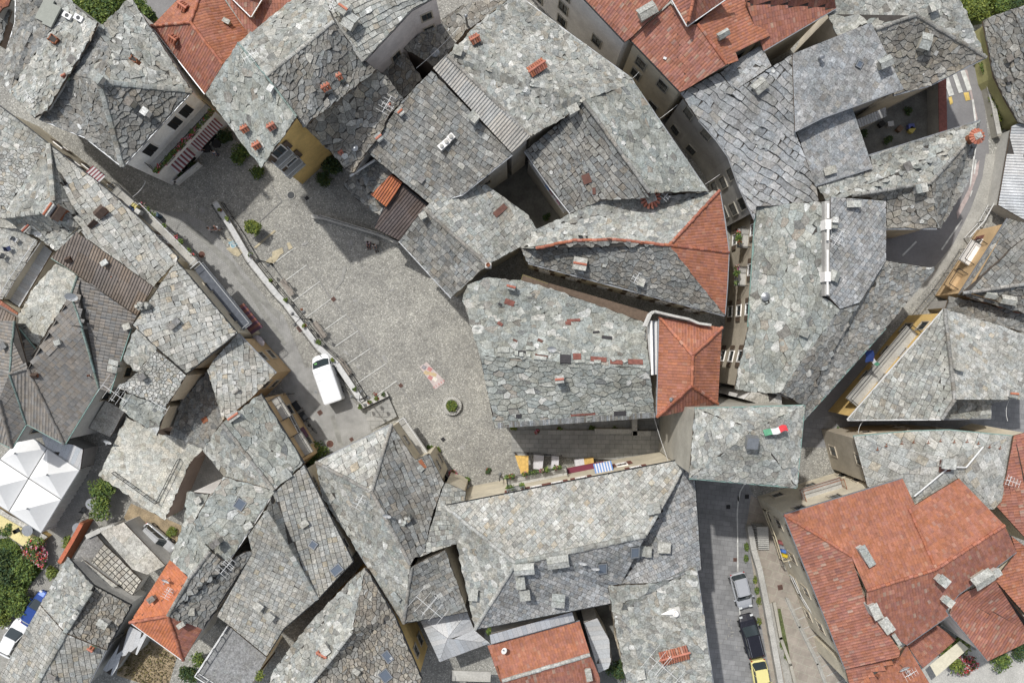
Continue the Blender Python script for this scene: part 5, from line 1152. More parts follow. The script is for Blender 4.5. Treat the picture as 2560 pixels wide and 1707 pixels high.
# ------------------------------------------------------------------ walls of the open side: balconies, awnings
def to_wall(H, a, b2, depth):
    best = None
    for p, q, _, _ in H.walls:
        d = Vector((q.x-p.x, q.y-p.y, 0)); L = d.length
        if L < .8: continue
        d /= L; n_ = Vector((d.y, -d.x, 0)); m = (a+b2)/2; e = Vector((m.x-p.x, m.y-p.y, 0)); t = e.dot(d); dist = abs(e.dot(n_))+max(0, -t, t-L)+2*(1-abs(d.dot((b2-a).normalized())))
        if best is None or dist < best[0]: best = (dist, p, d, n_)
    _, p, d, n_ = best; f = lambda v: Vector((p.x, p.y, v.z))+d*Vector((v.x-p.x, v.y-p.y, 0)).dot(d)+n_*depth
    return f(a), f(b2), -n_
def balcony(H, t, xy, z, depth=.9, name='balcony', rail=iron, floor=m_conc, h=1.0, plants=0):
    x1, y1, x2, y2 = xy; a, b2, n_ = to_wall(H, W(t, x1, y1, z), W(t, x2, y2, z), depth)
    g = MB(); P = [a, b2, b2+n_*depth, a+n_*depth]
    q = [(p.x, p.y) for p in P]
    if area(q) < 0: q.reverse()
    g.prism(q, z-.16, z, floor); o = g.build(name, H.o); g = MB(); up = Vector((0, 0, h))
    for p, r_ in ((a, b2), (a, a+n_*depth), (b2, b2+n_*depth)):
        g.bar(p+up, r_+up, .05, .05, rail); g.bar(p+up*.1, r_+up*.1, .03, .03, rail); k = max(1, int((r_-p).length/.13))
        for i in range(k+1): c_ = p.lerp(r_, i/k); g.bar(c_, c_+up, .018, .018, rail)
    g.build('railing', o)
    if plants:
        L = (b2-a).length; f = MB()
        for i in range(int(L*plants)): c_ = a.lerp(b2, random.random())+Vector((0, 0, z*0+h*random.uniform(.5, 1.0)))-n_*.1; leafy(f, c_, .28, .28, .22, 40, .1, random.choice((FOL, FOL, FLOW)))
        f.build('balcony_plants', o)
    return o
leafm = mat('leaves', attr=True, rough=.7, var=.2, scale=3, fine=.2)
FOL = [(4, (.085, .13, .03)), (3, (.045, .075, .02)), (3, (.13, .185, .04)), (1, (.18, .22, .05))]
FOLY = [(4, (.13, .165, .03)), (3, (.08, .11, .025)), (2, (.19, .22, .045))]
FOLD = [(4, (.035, .06, .02)), (3, (.05, .08, .025)), (1, (.07, .10, .03))]
FLOW = [(3, (.06, .10, .03)), (2, (.45, .05, .05)), (1, (.5, .35, .35)), (1, (.55, .15, .25))]
def leafy(mb, c, rx, ry, rz, n, s, pal):
    for _ in range(n):
        while 1:
            u = Vector((random.uniform(-1, 1), random.uniform(-1, 1), random.uniform(-1, 1)))
            if u.length < 1: break
        u = u*(u.length**-.35 if u.length > .05 else 1)
        k = .8+.5*noise.noise(c+u*2.2); p = c+Vector((u.x*rx, u.y*ry, u.z*rz))*k
        a = Vector((random.gauss(0, 1), random.gauss(0, 1), random.gauss(0, .6))).normalized(); b2 = a.cross(Vector((random.gauss(0, .6), random.gauss(0, .6), 1))).normalized(); q = s*random.uniform(.6, 1.4)
        mb.face([p-a*q, p-b2*q*.5, p+a*q, p+b2*q*.5], leafm, pick(pal))
def bush(name, label, cat, c, rx, ry, rz, n, s, pal=FOL, trunk=0, group=None, lumps=5, pot=None, z=None):
    c = Vector(c); z0 = c.z if z is None else z; o = thing(name, label, cat, (c.x, c.y, z0), group=group); OFF[o.name] = Vector((c.x, c.y, z0)); g = MB(); top = Vector((c.x, c.y, z0+trunk+rz))
    for i in range(lumps):
        a = random.random()*6.28; q = random.uniform(.25, .65); k = random.uniform(.45, .7)
        leafy(g, top+Vector((math.cos(a)*rx*q, math.sin(a)*ry*q, random.uniform(-.3, .35)*rz)), rx*k, ry*k, rz*k, n//lumps, s, pal)
    g.build('crown', o)
    b2 = MB()
    if pot: b2.lathe(c.x, c.y, [(pot*.7, z0), (pot, z0+trunk+rz*.5), (pot*.9, z0+trunk+rz*.5), (pot*.8, z0+trunk+rz*.35)], rust if random.random() < .5 else m_conc, 12); b2.build('pot', o)
    else:
        for i in range(4):
            a = random.random()*6.28; b2.tube([Vector((c.x, c.y, z0-.05)), Vector((c.x+.05*math.cos(a), c.y+.05*math.sin(a), z0+trunk+rz*.4)), Vector((c.x+rx*.5*math.cos(a), c.y+ry*.5*math.sin(a), z0+trunk+rz*1.2))], .07 if trunk else .04, timber, 6, r2=.015)
        b2.build('trunk', o)
    return o
def awning(H, t, xy, z, depth=1.2, drop=.4, cols=None, sw=.22, name='awning', rz=.0):
    x1, y1, x2, y2 = xy; a, b2, n_ = to_wall(H, W(t, x1, y1, z-drop), W(t, x2, y2, z-drop), depth)
    g = MB(); L = (b2-a).length; k = max(1, int(L/sw)); up = n_*depth+Vector((0, 0, drop))
    for i in range(k):
        p, r_ = a.lerp(b2, i/k), a.lerp(b2, (i+1)/k); m = cols[i % len(cols)]; g.face([p, r_, r_+up, p+up], m); g.face([p-Vector((0, 0, .02)), p+up-Vector((0, 0, .02)), r_+up-Vector((0, 0, .02)), r_-Vector((0, 0, .02))], m)
        g.face([p, p-Vector((0, 0, .2)), r_-Vector((0, 0, .2)), r_], m)
    return g.build(name, H.o)
clw = mat('white_cloth', (.56, .55, .56), rough=.9, var=.1); clr = mat('red_cloth', (.22, .075, .085), rough=.9, var=.1); clb = mat('blue_cloth', (.13, .24, .48), rough=.9, var=.1); clm = mat('maroon_cloth', (.16, .035, .055), rough=.8, var=.1); clp = mat('plum_cloth', (.10, .05, .07), rough=.9); clbr = mat('brown_cloth', (.20, .085, .065), rough=.9)
balcony(h1, 'A1', (1255, 1385, 1725, 865), 6.3, 1.1, plants=7)
awning(h1, 'A1', (1812, 1000, 1600, 1222), 3.2, .9, .3, [clr, clw], .16); awning(h1, 'A1', (1595, 1258, 1440, 1412), 3.2, .9, .3, [clr, clw], .2)
balcony(h6, 'A2', (272, 1350, 430, 1262), 9.6, .9, rail=white_metal); balcony(h6, 'A2', (362, 1440, 515, 1342), 6.3, .9, rail=white_metal)
balcony(h30, 'B3', (1985, 650, 2045, 770), 5.2, .9, plants=2) if 0 else None
balcony(h30, 'B3', (2105, 580, 2108, 740), 6.2, 1.0, plants=5); balcony(h30, 'B3', (2080, 905, 2085, 1060), 6.2, 1.0, plants=5)
balcony(h34, 'C4', (890, 615, 1420, 20), 5.0, 1.3, rail=iron); balcony(h33, 'B4', (1990, 740, 2040, 735), 5, .9) if 0 else None
balcony(h33, 'B4', (1740, 1085, 1860, 985), 2.8, 1.1, floor=wallm('ochre')); balcony(h33, 'B4', (1905, 900, 2030, 740), 2.8, 1.1, floor=wallm('white'))
balcony(h71, 'C3', (95, 1290, 590, 1180), 4.2, .9, plants=4); balcony(h71, 'C3', (95, 1355, 235, 1322), 7.4, .5, rail=zinc, plants=3) 
awning(h71, 'C3', (590, 1215, 905, 1130), 3.6, .45, .5, [clm], .3); awning(h71, 'C3', (825, 1190, 975, 1160), 6.2, .8, .5, [clb, clw], .13)
balcony(h37, 'C4', (462, 1340, 800, 1245), 5.5, 1.0, rail=rust); balcony(h50, 'B1', (935, 270, 1140, 400), 4.6, 1.0, plants=0)
balcony(h50, 'B1', (1195, 395, 1660, 860), 4.0, 1.0, plants=1.2, rail=zinc); balcony(h60, 'C2', (195, 610, 305, 770), 5.4, .9); balcony(h60, 'C2', (395, 900, 495, 1065), 5.4, .9)
balcony(h55, 'B1', (1620, 930, 2030, 1440), 4.6, 1.1, rail=zinc, floor=mat('balcony_tile', (.10, .11, .13)))
balcony(h70, 'C2', (1275, 770, 1480, 1060), 2.6, .8, rail=white_metal, h=.9); balcony(h74, 'D2', (1710, 1475, 2045, 1350), 3.4, 1.0, plants=2)
awning(h50, 'A1', (810, 1425, 905, 1520), 3.4, .9, .3, [clr, clw], .16) if 0 else None
awning(h50, 'A1', (775, 1395, 880, 1490), 4.6, .9, .3, [clr, clw], .16)
awning(h55, 'B1', (1995, 1240, 2150, 1445), 3.2, 1.2, .5, [clbr, clp], .3)
awning(h60, 'C2', (265, 650, 310, 735), 3.4, .3, .2, [clp], .5); awning(h60, 'C2', (455, 830, 500, 910), 3.0, .5, .3, [clp], .5)
# balcony terrace with glassy dark floor on the street house
g = MB(); P = pts('C2 300 735 370 725 455 890 385 915', 3.4); q = [(p.x, p.y) for p in P]
if area(q) < 0: q.reverse()
g.prism(q, 3.2, 3.4, mat('dark_floor', (.10, .105, .115))); o_ = g.build('roof_terrace', h60.o); fence('railing', '', '', [P[0], P[1], P[2], P[3]], .95, 3.4, parent=o_, m=white_metal)

# ------------------------------------------------------------------ windows that the photograph shows
WC = {}
def win_mesh(kind, w, h):
    k = (kind, w, h)
    if k in WC: return WC[k]
    f = MB(); fr = dict(hotel=wallm('white'), shut=wallm('white'), dark=wallm('tan'), pal=wallm('stonewall'), band=timber, shop=wallm('white'))[kind]
    for x0, x1, z0, z1 in ((-w/2-.1, w/2+.1, h/2, h/2+.1), (-w/2-.14, w/2+.14, -h/2-.12, -h/2), (-w/2-.1, -w/2, -h/2, h/2), (w/2, w/2+.1, -h/2, h/2)):
        f.solid([Vector((x, y, z)) for x in (x0, x1) for y in (-.09 if z1 > -h/2+.01 or 1 else -.2, .02) for z in (z0, z1)], ((0, 1, 3, 2), (4, 6, 7, 5), (0, 4, 5, 1), (2, 3, 7, 6), (0, 2, 6, 4), (1, 5, 7, 3)), fr)
    p = MB(); p.face([Vector((-w/2, -.012, -h/2)), Vector((w/2, -.012, -h/2)), Vector((w/2, -.012, h/2)), Vector((-w/2, -.012, h/2))], glassm)
    wd = timber if kind != 'shop' else clbr
    for x in (-.02, ) + ((-w/2, w/2-.05) if kind != 'pal' else ()): p.solid([Vector((xx, y, z)) for xx in (x, x+.05) for y in (-.04, -.013) for z in (-h/2, h/2)], ((0, 1, 3, 2), (4, 6, 7, 5), (0, 4, 5, 1), (2, 3, 7, 6), (0, 2, 6, 4), (1, 5, 7, 3)), wd)
    if kind == 'pal':
        for i in range(7): x = -w/2+w*(i+.5)/7; p.solid([Vector((xx, y, z)) for xx in (x-.012, x+.012) for y in (-.1, -.075) for z in (-h/2, h/2)], ((0, 1, 3, 2), (4, 6, 7, 5), (0, 4, 5, 1), (2, 3, 7, 6), (0, 2, 6, 4), (1, 5, 7, 3)), iron)
    s = s2 = None
    if kind in ('shut', 'shop', 'hotel'):
        s, s2 = MB(), MB()
        for sg, sb in ((-1, s), (1, s2)):
            x0 = sg*(w/2+.12 if kind != 'hotel' else .03); x1 = sg*(w/2+.12+w*.48 if kind != 'hotel' else w/2+.02)
            sb.solid([Vector((x, y, z)) for x in (min(x0, x1), max(x0, x1)) for y in (-.13, -.095) for z in (-h/2, h/2)], ((0, 1, 3, 2), (4, 6, 7, 5), (0, 4, 5, 1), (2, 3, 7, 6), (0, 2, 6, 4), (1, 5, 7, 3)), clbr if kind == 'shop' else iron if kind == 'hotel' else timber)
    out = []
    for mb, nm in ((f, 'window'), (p, 'pane'), (s, 'shutter'), (s2, 'shutter')):
        if mb is None: out.append(None); continue
        o = mb.build(nm); out.append(o.data); bpy.data.objects.remove(o)
    WC[k] = out; return out
def winat(H, t, x, y, z, kind, w, h):
    me = win_mesh(kind, w, h); a, _, n_ = to_wall(H, W(t, x, y, z), W(t, x+5, y-5, z), 0); n_ = -n_; d = Vector((-n_.y, n_.x, 0)); of = OFF[H.o.name]
    o = bpy.data.objects.new('window', me[0]); COL.objects.link(o); o.parent = H.o; o.location = a-of; o.rotation_euler = (0, 0, math.atan2(d.y, d.x))
    for nm, mm in (('pane', me[1]), ('shutter', me[2]), ('shutter', me[3])):
        if mm: q = bpy.data.objects.new(nm, mm); COL.objects.link(q); q.parent = o
for x, y in ((1530, 905), (1455, 1022), (1252, 1252)): winat(h1, 'A1', x, y, 8.3, 'hotel', 1.05, 1.7)
for x, y in ((1600, 1110), (1400, 1320), (1500, 1215)): winat(h1, 'A1', x, y, 4.9, 'hotel', 1.0, 1.9)
for x, y in ((1690, 1130), (1520, 1330)): winat(h1, 'A1', x, y, 1.5, 'hotel', 1.9, 2.2)
for x, y, z in ((330, 1308, 7.6), (160, 1352, 7.3), (712, 1240, 7.6), (1172, 1152, 7.6), (505, 1255, 7.6), (215, 1240, 1.9), (460, 1195, 1.9), (1050, 1130, 4.4)): winat(h71, 'C3', x, y, z, 'shop', .9, 1.4)
for x, y, z in ((330, 1275, 10.8), (430, 1360, 7.5)): winat(h6, 'A2', x, y, z, 'shut', 1.1, 2.0)
bpy.context.view_layer.update(); dg = bpy.context.evaluated_depsgraph_get(); CAM = Vector((0, 0, CH)); nwin = 0
for H in HOUSES.values():
    kind = H.win
    if kind in (None, 'none', 'hotel'): continue
    for a, b2, _, _ in H.walls:
        d = Vector((b2.x-a.x, b2.y-a.y, 0)); L = d.length
        if L < 2.2: continue
        d.normalize(); n_ = Vector((d.y, -d.x, 0)); mid = (a+b2)/2
        if n_.x*mid.x+n_.y*mid.y > 0: continue
        top = min(a.z, b2.z); k = max(1, int(L/2.9)); w, h = (.95, 1.35) if kind not in ('pal', 'hotel') else ((1.05, 1.7) if kind == 'pal' else (1.5, 1.9))
        zs = [z for z in ((1.7, 4.7, 7.6, 10.4) if kind != 'hotel' else (1.3, 4.6, 8.3)) if z+h/2 < top-.25]
        for i in range(k):
            for z in zs:
                if random.random() < .12: continue
                c_ = a+d*(L*(i+.5)/k+random.uniform(-.15, .15)); c_.z = z; c_ = Vector((c_.x, c_.y, z))+n_*.0
                ok = 0
                for dx, dz_ in ((0, h*.45), (-w*.45, 0), (w*.45, 0), (0, -h*.4)):
                    tgt = c_+n_*.1+d*dx+Vector((0, 0, dz_)); di = (tgt-CAM); dist = di.length; hit, loc, *_r = SC.ray_cast(dg, CAM, di.normalized(), distance=dist-.05)
                    if not hit: ok += 1
                if ok < 1 or abs((W('A1', 0, 0).x)) < abs(c_.x)*(CH/(CH-z))*1.0: continue
                me = win_mesh(kind, w, h); of = OFF[H.o.name]
                o = bpy.data.objects.new('window', me[0]); COL.objects.link(o); o.parent = H.o; o.location = c_-of; o.rotation_euler = (0, 0, math.atan2(d.y, d.x))
                for nm, mm in (('pane', me[1]), ('shutter', me[2]), ('shutter', me[3])):
                    if mm: q = bpy.data.objects.new(nm, mm); COL.objects.link(q); q.parent = o
                nwin += 1
print('windows', nwin)
# ------------------------------------------------------------------ square furniture
o = low_wall('planter_wall', 'long low wall with pale coping dividing the upper street from the parking square', 'wall', 'B1 1832 375 1975 600 2125 860 2340 1130 B2 335 1210 605 1568 C2 760 300 960 600', .5, .75, wallm('palegrey'), mat('pale_coping', (.50, .50, .49), var=.2))
f1 = 'B1 1790 385 1935 610 2085 870 2300 1140 B2 300 1225 565 1580 C2 705 330 920 605'; f2 = 'B1 1870 365 2018 590 2170 850 2385 1120 B2 370 1195 645 1555 C2 800 280 1000 590'
fence('street_railing', 'dark iron railing on the street side of the long dividing wall', 'railing', f1, 1.05, 0, 1.6, 0)
fence('square_railing', 'dark iron railing on the parking side of the long dividing wall', 'railing', f2, 1.05, 0, 1.6, 0)
low_wall('flower_wall', 'short pale wall holding flower pots at the end of the long dividing wall', 'wall', 'C2 950 655 1165 555', .5, .8, wallm('palegrey'), m_conc)
o = low_wall('ramp_wall', 'thin slanting wall with planters behind the two seated people', 'wall', 'B2 560 485 640 492 1100 630 1260 700', .3, .8, wallm('palegrey'), m_conc)
fence('ramp_railing', 'thin railing along the slanting planter wall near the seated people', 'railing', 'B2 600 475 1110 625 1300 700', 1.2, 0, 1.8, 0)
o = low_wall('hotel_wall', 'low white wall round the hotel forecourt', 'wall', 'A1 1330 1470 1500 1545 1690 1390', .25, .9, wallm('white'))
g = MB(); P = pts('A1 1340 1440 1420 1475 1500 1400 1400 1350', .6); q = [(p.x, p.y) for p in P]
low_wall('street_parapet', 'long pale parapet between the parked cars and the brown walkway', 'wall', 'D4 30 250 60 430 110 600 170 900 215 1150 260 1400 300 1640', .5, .9, m_conc, m_conc)
low_wall('ramp_kerb', 'thin stone kerb nearest the railing of the brown walkway', 'kerb', 'D4 350 850 460 1090 610 1400 700 1640', .18, .25, m_path)
low_wall('ramp_kerb', 'thin stone kerb between the parapet and the mossy wall', 'kerb', 'D4 178 900 240 1240 310 1640', .15, .2, m_path)
low_wall('walkway_kerb', 'low mossy wall dividing the brown walkway lengthwise', 'wall', 'D4 245 890 300 1180 380 1400 440 1640', .3, .4, wallm('stonewall'))
low_wall('brick_wall', 'narrow red brick garden wall beside the paved lane with round tables', 'wall', 'D1 590 510 690 340 770 195', .34, 1.9, rust, mat('brick_red', (.42, .13, .07), var=.3, scale=5))
low_wall('yard_wall', 'pale rendered retaining wall curving behind the tiled garden terrace', 'wall', 'D1 830 292 940 240 1040 215 1180 330 1370 560', .4, 2.2, wallm('palegrey'), m_conc)
fence('walkway_railing', 'cream painted railing with brackets along the brown walkway', 'railing', 'D4 395 670 470 830 560 980 680 1180 770 1350 870 1560', 1.0, 2.2, 1.8, 0, white_metal, r=.03)
fence('terrace_railing', 'cream railing round the landing with yellow and blue crates', 'railing', 'D4 240 100 170 118 250 330 315 538 380 520', 1.0, 2.6, 1.3, .25, mat('cream_rail', (.55, .48, .34)), r=.035)
fence('road_fence', 'white lattice fence on the outer side of the curved road', 'fence', 'B4 2160 -40 2145 150 2110 300 1990 520 1870 650', 1.1, .1, 1.5, .16, white_metal, r=.04)
fence('road_railing', 'grey railing on top of the narrow retaining wall beyond the curved road', 'railing', 'B4 1830 750 1700 950 1600 1090 1400 1330', 1.1, .1, 1.5, .16, zinc)
low_wall('road_wall', 'narrow pale stone wall with greenery beside the curved road', 'wall', 'A4 1945 520 1990 700 2040 900 2090 1150', .4, 1.0, wallm('stonewall'), m_conc)
low_wall('yard_tile_wall', 'thin yard wall capped with dark red roof tiles beside the road', 'wall', 'A4 1562 700 1565 900 1570 1160', .7, 2.2, wallm('grey'), mat('dark_red_tile', (.19, .07, .055), var=.3, scale=6), capw=.1)
fence('stall_railing', 'thin iron rail with plants above the tables and the yellow canopy', 'railing', 'C3 150 1045 300 1050 550 1068', .9, .3, 1.5, 0)
low_wall('stone_bench_wall', 'L shaped stone bench with plants on the shaded steps', 'bench wall', 'C3 835 855 1115 857', .45, 1.0, m_conc, None, z0=0)
low_wall('stone_bench_wall', 'T shaped stone wall end with a bush on the shaded steps', 'bench wall', 'C3 1148 765 1148 872 1265 872', .5, 1.3, m_conc, None, z0=0)
# benches
def bench(c, rz, label):
    o = thing('bench', label, 'bench', (c.x, c.y, 0), rz, 'wooden benches against the dividing wall'); g = MB()
    for i in range(5): g.box(0, -.24+.1*i, .44, .48, 1.9, .075, bw)
    g.build('seat', o); g = MB()
    for i in range(3): g.box(0, .29+.03*i, .56+.13*i, .66+.13*i, 1.9, .035, bw)
    g.build('backrest', o)
    for x in (-.8, .8):
        g = MB(); g.box(x, -.2, 0, .44, .06, .06, iron); g.box(x, .2, 0, .44, .06, .06, iron); g.bar((x, .2, .44), (x, .36, .95), .05, .05, iron); g.box(x, 0, .38, .44, .06, .5, iron); g.build('leg', o)
    return o
bw = mat('bench_wood', (.30, .265, .23), var=.3, scale=5, bump=.2)
bench(W('B2', 330, 1070, .4), R(-55), 'slatted bench nearest the yellow parking marks by the dividing wall')
bench(W('B2', 600, 1425, .4), R(-55), 'slatted bench in the middle of the row of three by the dividing wall')
bench(W('C2', 812, 325, .4), R(-55), 'slatted bench beside the white van, by the dividing wall')
# lamps
def lamp(c, label, arms=((0, 1),), h=4.2, grp='street lamps with hanging lanterns'):
    o = thing('street_lamp', label, 'street lamp', (c.x, c.y, 0), group=grp); g = MB(); g.lathe(0, 0, [(.14, 0), (.12, .4), (.06, .5), (.045, h)], iron, 10); g.build('pole', o); g = MB()
    for a, L in arms: d = Vector((math.cos(R(a)), math.sin(R(a)), 0)); g.tube([Vector((0, 0, h-.1)), d*L*.5+Vector((0, 0, h+.15)), d*L+Vector((0, 0, h))], .028, iron, 6)
    g.build('arm', o)
    for a, L in arms:
        d = Vector((math.cos(R(a)), math.sin(R(a)), 0))*L; g = MB(); g.lathe(d.x, d.y, [(.09, h-.6), (.17, h-.25), (.2, h-.22), (.05, h-.02)], zinc, 6); l_ = g.build('lantern', o); g = MB(); g.lathe(d.x, d.y, [(.11, h-.56), (.155, h-.3)], mat('lamp_glass', (.5, .5, .45), rough=.2), 6); g.build('lantern_glass', l_)
    return o
lamp(W('B2', 95, 840, 4), 'two armed lamp beside the wheelchair marking on the dividing wall', ((150, 1.0), (-30, 1.0)))
lamp(W('B2', 440, 1330, 4), 'four armed lamp in the middle of the dividing wall', ((60, .7), (150, .9), (-30, .9), (-130, .8)))
lamp(W('C2', 935, 600, 4), 'four armed lamp where the dividing wall meets the flower wall', ((75, .8), (160, .8), (-45, .8), (10, .9)))
lamp(W('C3', 30, 1280, 3.5), 'single armed lamp at the corner of the market stall front', ((80, .6),), 3.6)
# pots and plants on the walls
k = 0
sides = ['nearest the hotel shade', 'near the upper end', 'beside the wheelchair marking', 'below the first lamp', 'beside the first bench', 'above the middle lamp', 'beside the second bench', 'left of the oil stain', 'by the van windscreen', 'behind the van', 'by the last lamp', 'at the foot of the last lamp']
for s, lab in zip(('B1 1852 422', 'B1 1908 500', 'B1 2110 800', 'B1 2282 1015', 'B2 202 1015', 'B2 325 1178', 'B2 480 1388', 'B2 592 1530', 'C2 597 122', 'C2 712 268', 'C2 897 512', 'C2 940 655'), sides):
    t, x, y = s.split(); c_ = W(t, float(x), float(y), .85); bush('potted_plant', 'small green pot plant on the dividing wall, '+lab, 'potted plant', c_, .28, .28, .22, 150, .07, FOL if k % 3 else FOLY, lumps=3, pot=.18, group='potted plants on the dividing wall'); k += 1
for s, lab, pal in (('C2 1018 620', 'leafy pot plant on the short flower wall', FOL), ('C2 1085 590', 'yellowish woven pot on the short flower wall', FOLY), ('C2 1070 555', 'orange flower pots behind the short flower wall', FLOW), ('C2 1135 548', 'dark pot at the far end of the short flower wall', FOLD)):
    t, x, y = s.split(); bush('flower_pot', lab, 'flower pot', W(t, float(x), float(y), .85), .26, .26, .2, 120, .07, pal, lumps=3, pot=.2)
for s, lab, r, pal in (('C3 145 845', 'yellow green plants in a trough at the corner of the biggest roof', .35, FOLY), ('C3 355 880', 'red flowered pot below the biggest roof eave', .38, FLOW), ('C3 530 850', 'white flowered pot below the biggest roof eave', .35, FOL), ('C3 805 845', 'bush at the left end of the stone bench', .4, FOL), ('C3 1000 855', 'pair of fresh green plants on the stone bench', .38, FOL), ('C3 1160 870', 'plant on the T shaped stone wall end', .36, FOL), ('C3 1340 1020', 'large red flower basket at the top of the wide steps', .6, FLOW), ('C2 1525 995', 'left one of two plants by the metal bench corner', .3, FOL), ('C2 1590 1022', 'right one of two plants by the metal bench corner', .3, FOLY), ('C2 1715 1225', 'flowering shrub beside the curved low wall end', .45, FLOW), ('C2 1835 1275', 'small round bush at the lower edge of the square', .36, FOL), ('C2 2015 1195', 'lone round bush between the square and the yellow canopy', .36, FOLD)):
    t, x, y = s.split(); bush('garden_plant', lab, 'plant', W(t, float(x), float(y), .5), r, r, r*.6, 260, .08, pal, lumps=4, pot=r*.7, z=.05)
# round planter
c_ = W('C2', 1712, 650, .4); o = thing('round_planter', 'round stone ring planter with a green bush in the middle of the square', 'planter', (c_.x, c_.y, 0)); g = MB()
for i in range(34):
    a = 2*math.pi*i/34; g.box(.83*math.cos(a), .83*math.sin(a), 0, .42, .3, .13, m_conc, a)
g.build('stone_ring', o); g = MB(); g.lathe(0, 0, [(.68, .0), (.68, .6), (.60, .6), (.58, .35)], m_path, 24); g.build('inner_rim', o)
g = MB()
for i in range(6): a = i*1.05; leafy(g, Vector((math.cos(a)*.3, math.sin(a)*.3, .75)), .34, .34, .3, 260, .07, FOLY if i % 2 else FOL)
g.build('bush', o)
bush('young_tree', 'round yellow green tree beside the head of the dividing wall', 'tree', W('B2', 48, 570, 1.2), .85, .85, .6, 1900, .11, FOLY, trunk=.9, lumps=9, z=0)
# shrubs along the yellow house
for s, r, lab, pal, z in (('A1 2000 1290', 1.1, 'larger palm like shrub along the foot of the green ridge house', FOL, 0), ('A1 2160 1440', .8, 'smaller shrub nearest the manhole at the green ridge house corner', FOL, 0), ('A1 1890 1140', .9, 'dark shaded shrub beside the hotel terrace', FOLD, 0), ('C2 560 1065', 1.5, 'big leafy vine bush at the lower end of the upper street', FOL, 0), ('A2 780 1390', 1.2, 'dark climbing bush at the foot of the yellow wall', FOLD, 0), ('A2 700 1500', .9, 'lower dark bush at the foot of the yellow wall', FOLD, 0),
    ('A1 640 60', 1.5, 'light green tree crown left in the garden behind the hotel', FOL, 2), ('A1 850 90', 1.9, 'widest tree crown in the garden behind the hotel', FOL, 2), ('A1 960 160', 1.2, 'small tree crown tucked against the hotel roof', FOLY, 2), ('A1 1180 60', 1.2, 'tree crown between the hotel roof and the asphalt', FOL, 2), ('A1 1250 160', .9, 'dark bush beside the orange roof corner', FOLD, 1),
    ('A4 1930 60', 1.6, 'round clipped yellowish bush in the top right garden', FOLY, .4), ('A4 2170 40', .9, 'smaller green bush right of the round bush in the garden', FOL, 0), ('A4 2310 30', 1.0, 'dark bush at the right edge of the top garden', FOLD, 0),
    ('A4 2010 420', .9, 'upper green creeper beside the road wall', FOL, .8), ('A4 2040 560', .8, 'second green creeper beside the road wall', FOL, .6), ('A4 2110 860', .8, 'bright green shrub beside the road by the olive wall', FOLY, .5), ('A4 2130 960', .7, 'lower bright shrub beside the road by the olive wall', FOLY, .3),
    ('C1 860 1400', 1.5, 'big dark green hedge beside the flat paved roof', FOL, .8), ('D1 840 90', 1.3, 'lower half of the hedge beside the brick wall', FOL, .8), ('C1 900 1320', 1.0, 'upper end of the hedge beside the flat paved roof', FOL, .8), ('D1 570 375', .8, 'loose weedy bush on the paved lane', FOLY, 0), ('D1 300 480', 1.4, 'rose bush with pink flowers at the garden corner', FLOW, .3), ('D1 320 450', 1.3, 'bright bush above the rose bush', FOL, .4), ('D1 60 290', .8, 'bush on the yellow terrace by the tents', FOL, .5), ('D1 430 640', .7, 'grass tuft at the lane edge', FOLY, 0),
    ('D1 60 600', 2.0, 'tall garden thicket at the left edge', FOLD, 0), ('D1 190 640', 1.6, 'flat garden shrub inside the big garden', FOL, 0), ('D1 90 850', 2.0, 'bright hedge row along the lane at the left edge', FOL, 0), ('D1 30 1000', 1.5, 'lowest hedge piece at the left edge', FOLY, 0), ('D1 150 500', 1.4, 'upper shrub of the left garden', FOL, 0), ('D1 1670 1390', .9, 'white flowering bush beside the concrete terrace', FOL, .5), ('D1 1600 1500', 1.2, 'dark bush at the bottom beside the concrete terrace', FOLD, .4), ('D1 1440 300', .6, 'grass strip right of the silver car', FOLY, 0), ('D1 1480 110', .8, 'shrub below the brick side of the flat roof', FOLY, 0),
    ('D4 1790 1330', 1.8, 'large pale green bush in the lower right garden', FOLY, .3), ('D4 1860 1420', 1.2, 'pink hydrangea bush in the lower right garden', FLOW, .3), ('D4 2150 1380', 1.2, 'dark hedge below the lower right roof', FOL, 0), ('D4 2300 1290', 1.1, 'hedge at the right edge below the roof', FOLD, 0), ('D3 1020 1430', 1.4, 'dark tree in the yard beside the curved awning', FOLD, .5), ('D2 80 1500', .6, 'light fern on the corner of the concrete terrace', FOLY, 5), ('D2 2030 1130', .4, 'small green plant under the metal strip roof', FOL, 3.5), ('C4 800 885', .6, 'grass patch in the dark alley', FOL, 0)):
    t, x, y = s.split(); rz = r*.6; zt = z+rz; n_ = int(600*r*r)+150
    bush('shrub' if r < 1.2 else 'garden_tree', lab, 'shrub' if r < 1.2 else 'tree', W(t, float(x), float(y), zt), r, r, rz, min(n_, 2600), .10+.015*r, pal, trunk=z, lumps=6+int(r*3), z=0)
for i in range(9):
    x, y = 10+ i*14, 640-330+ i*45*1.0
for s in ('D4 20 420', 'D4 95 700', 'D4 110 790', 'D4 125 880', 'D4 320 1250', 'D4 355 1340', 'D3 2110 430', 'D3 2210 1050', 'D3 2100 520'):
    t, x, y = s.split(); g = MB(); leafy(g, W(t, float(x), float(y), .15), .3, .5, .15, 160, .07, FOLY if random.random() < .4 else FOL); g.build('weeds', kind='stuff')
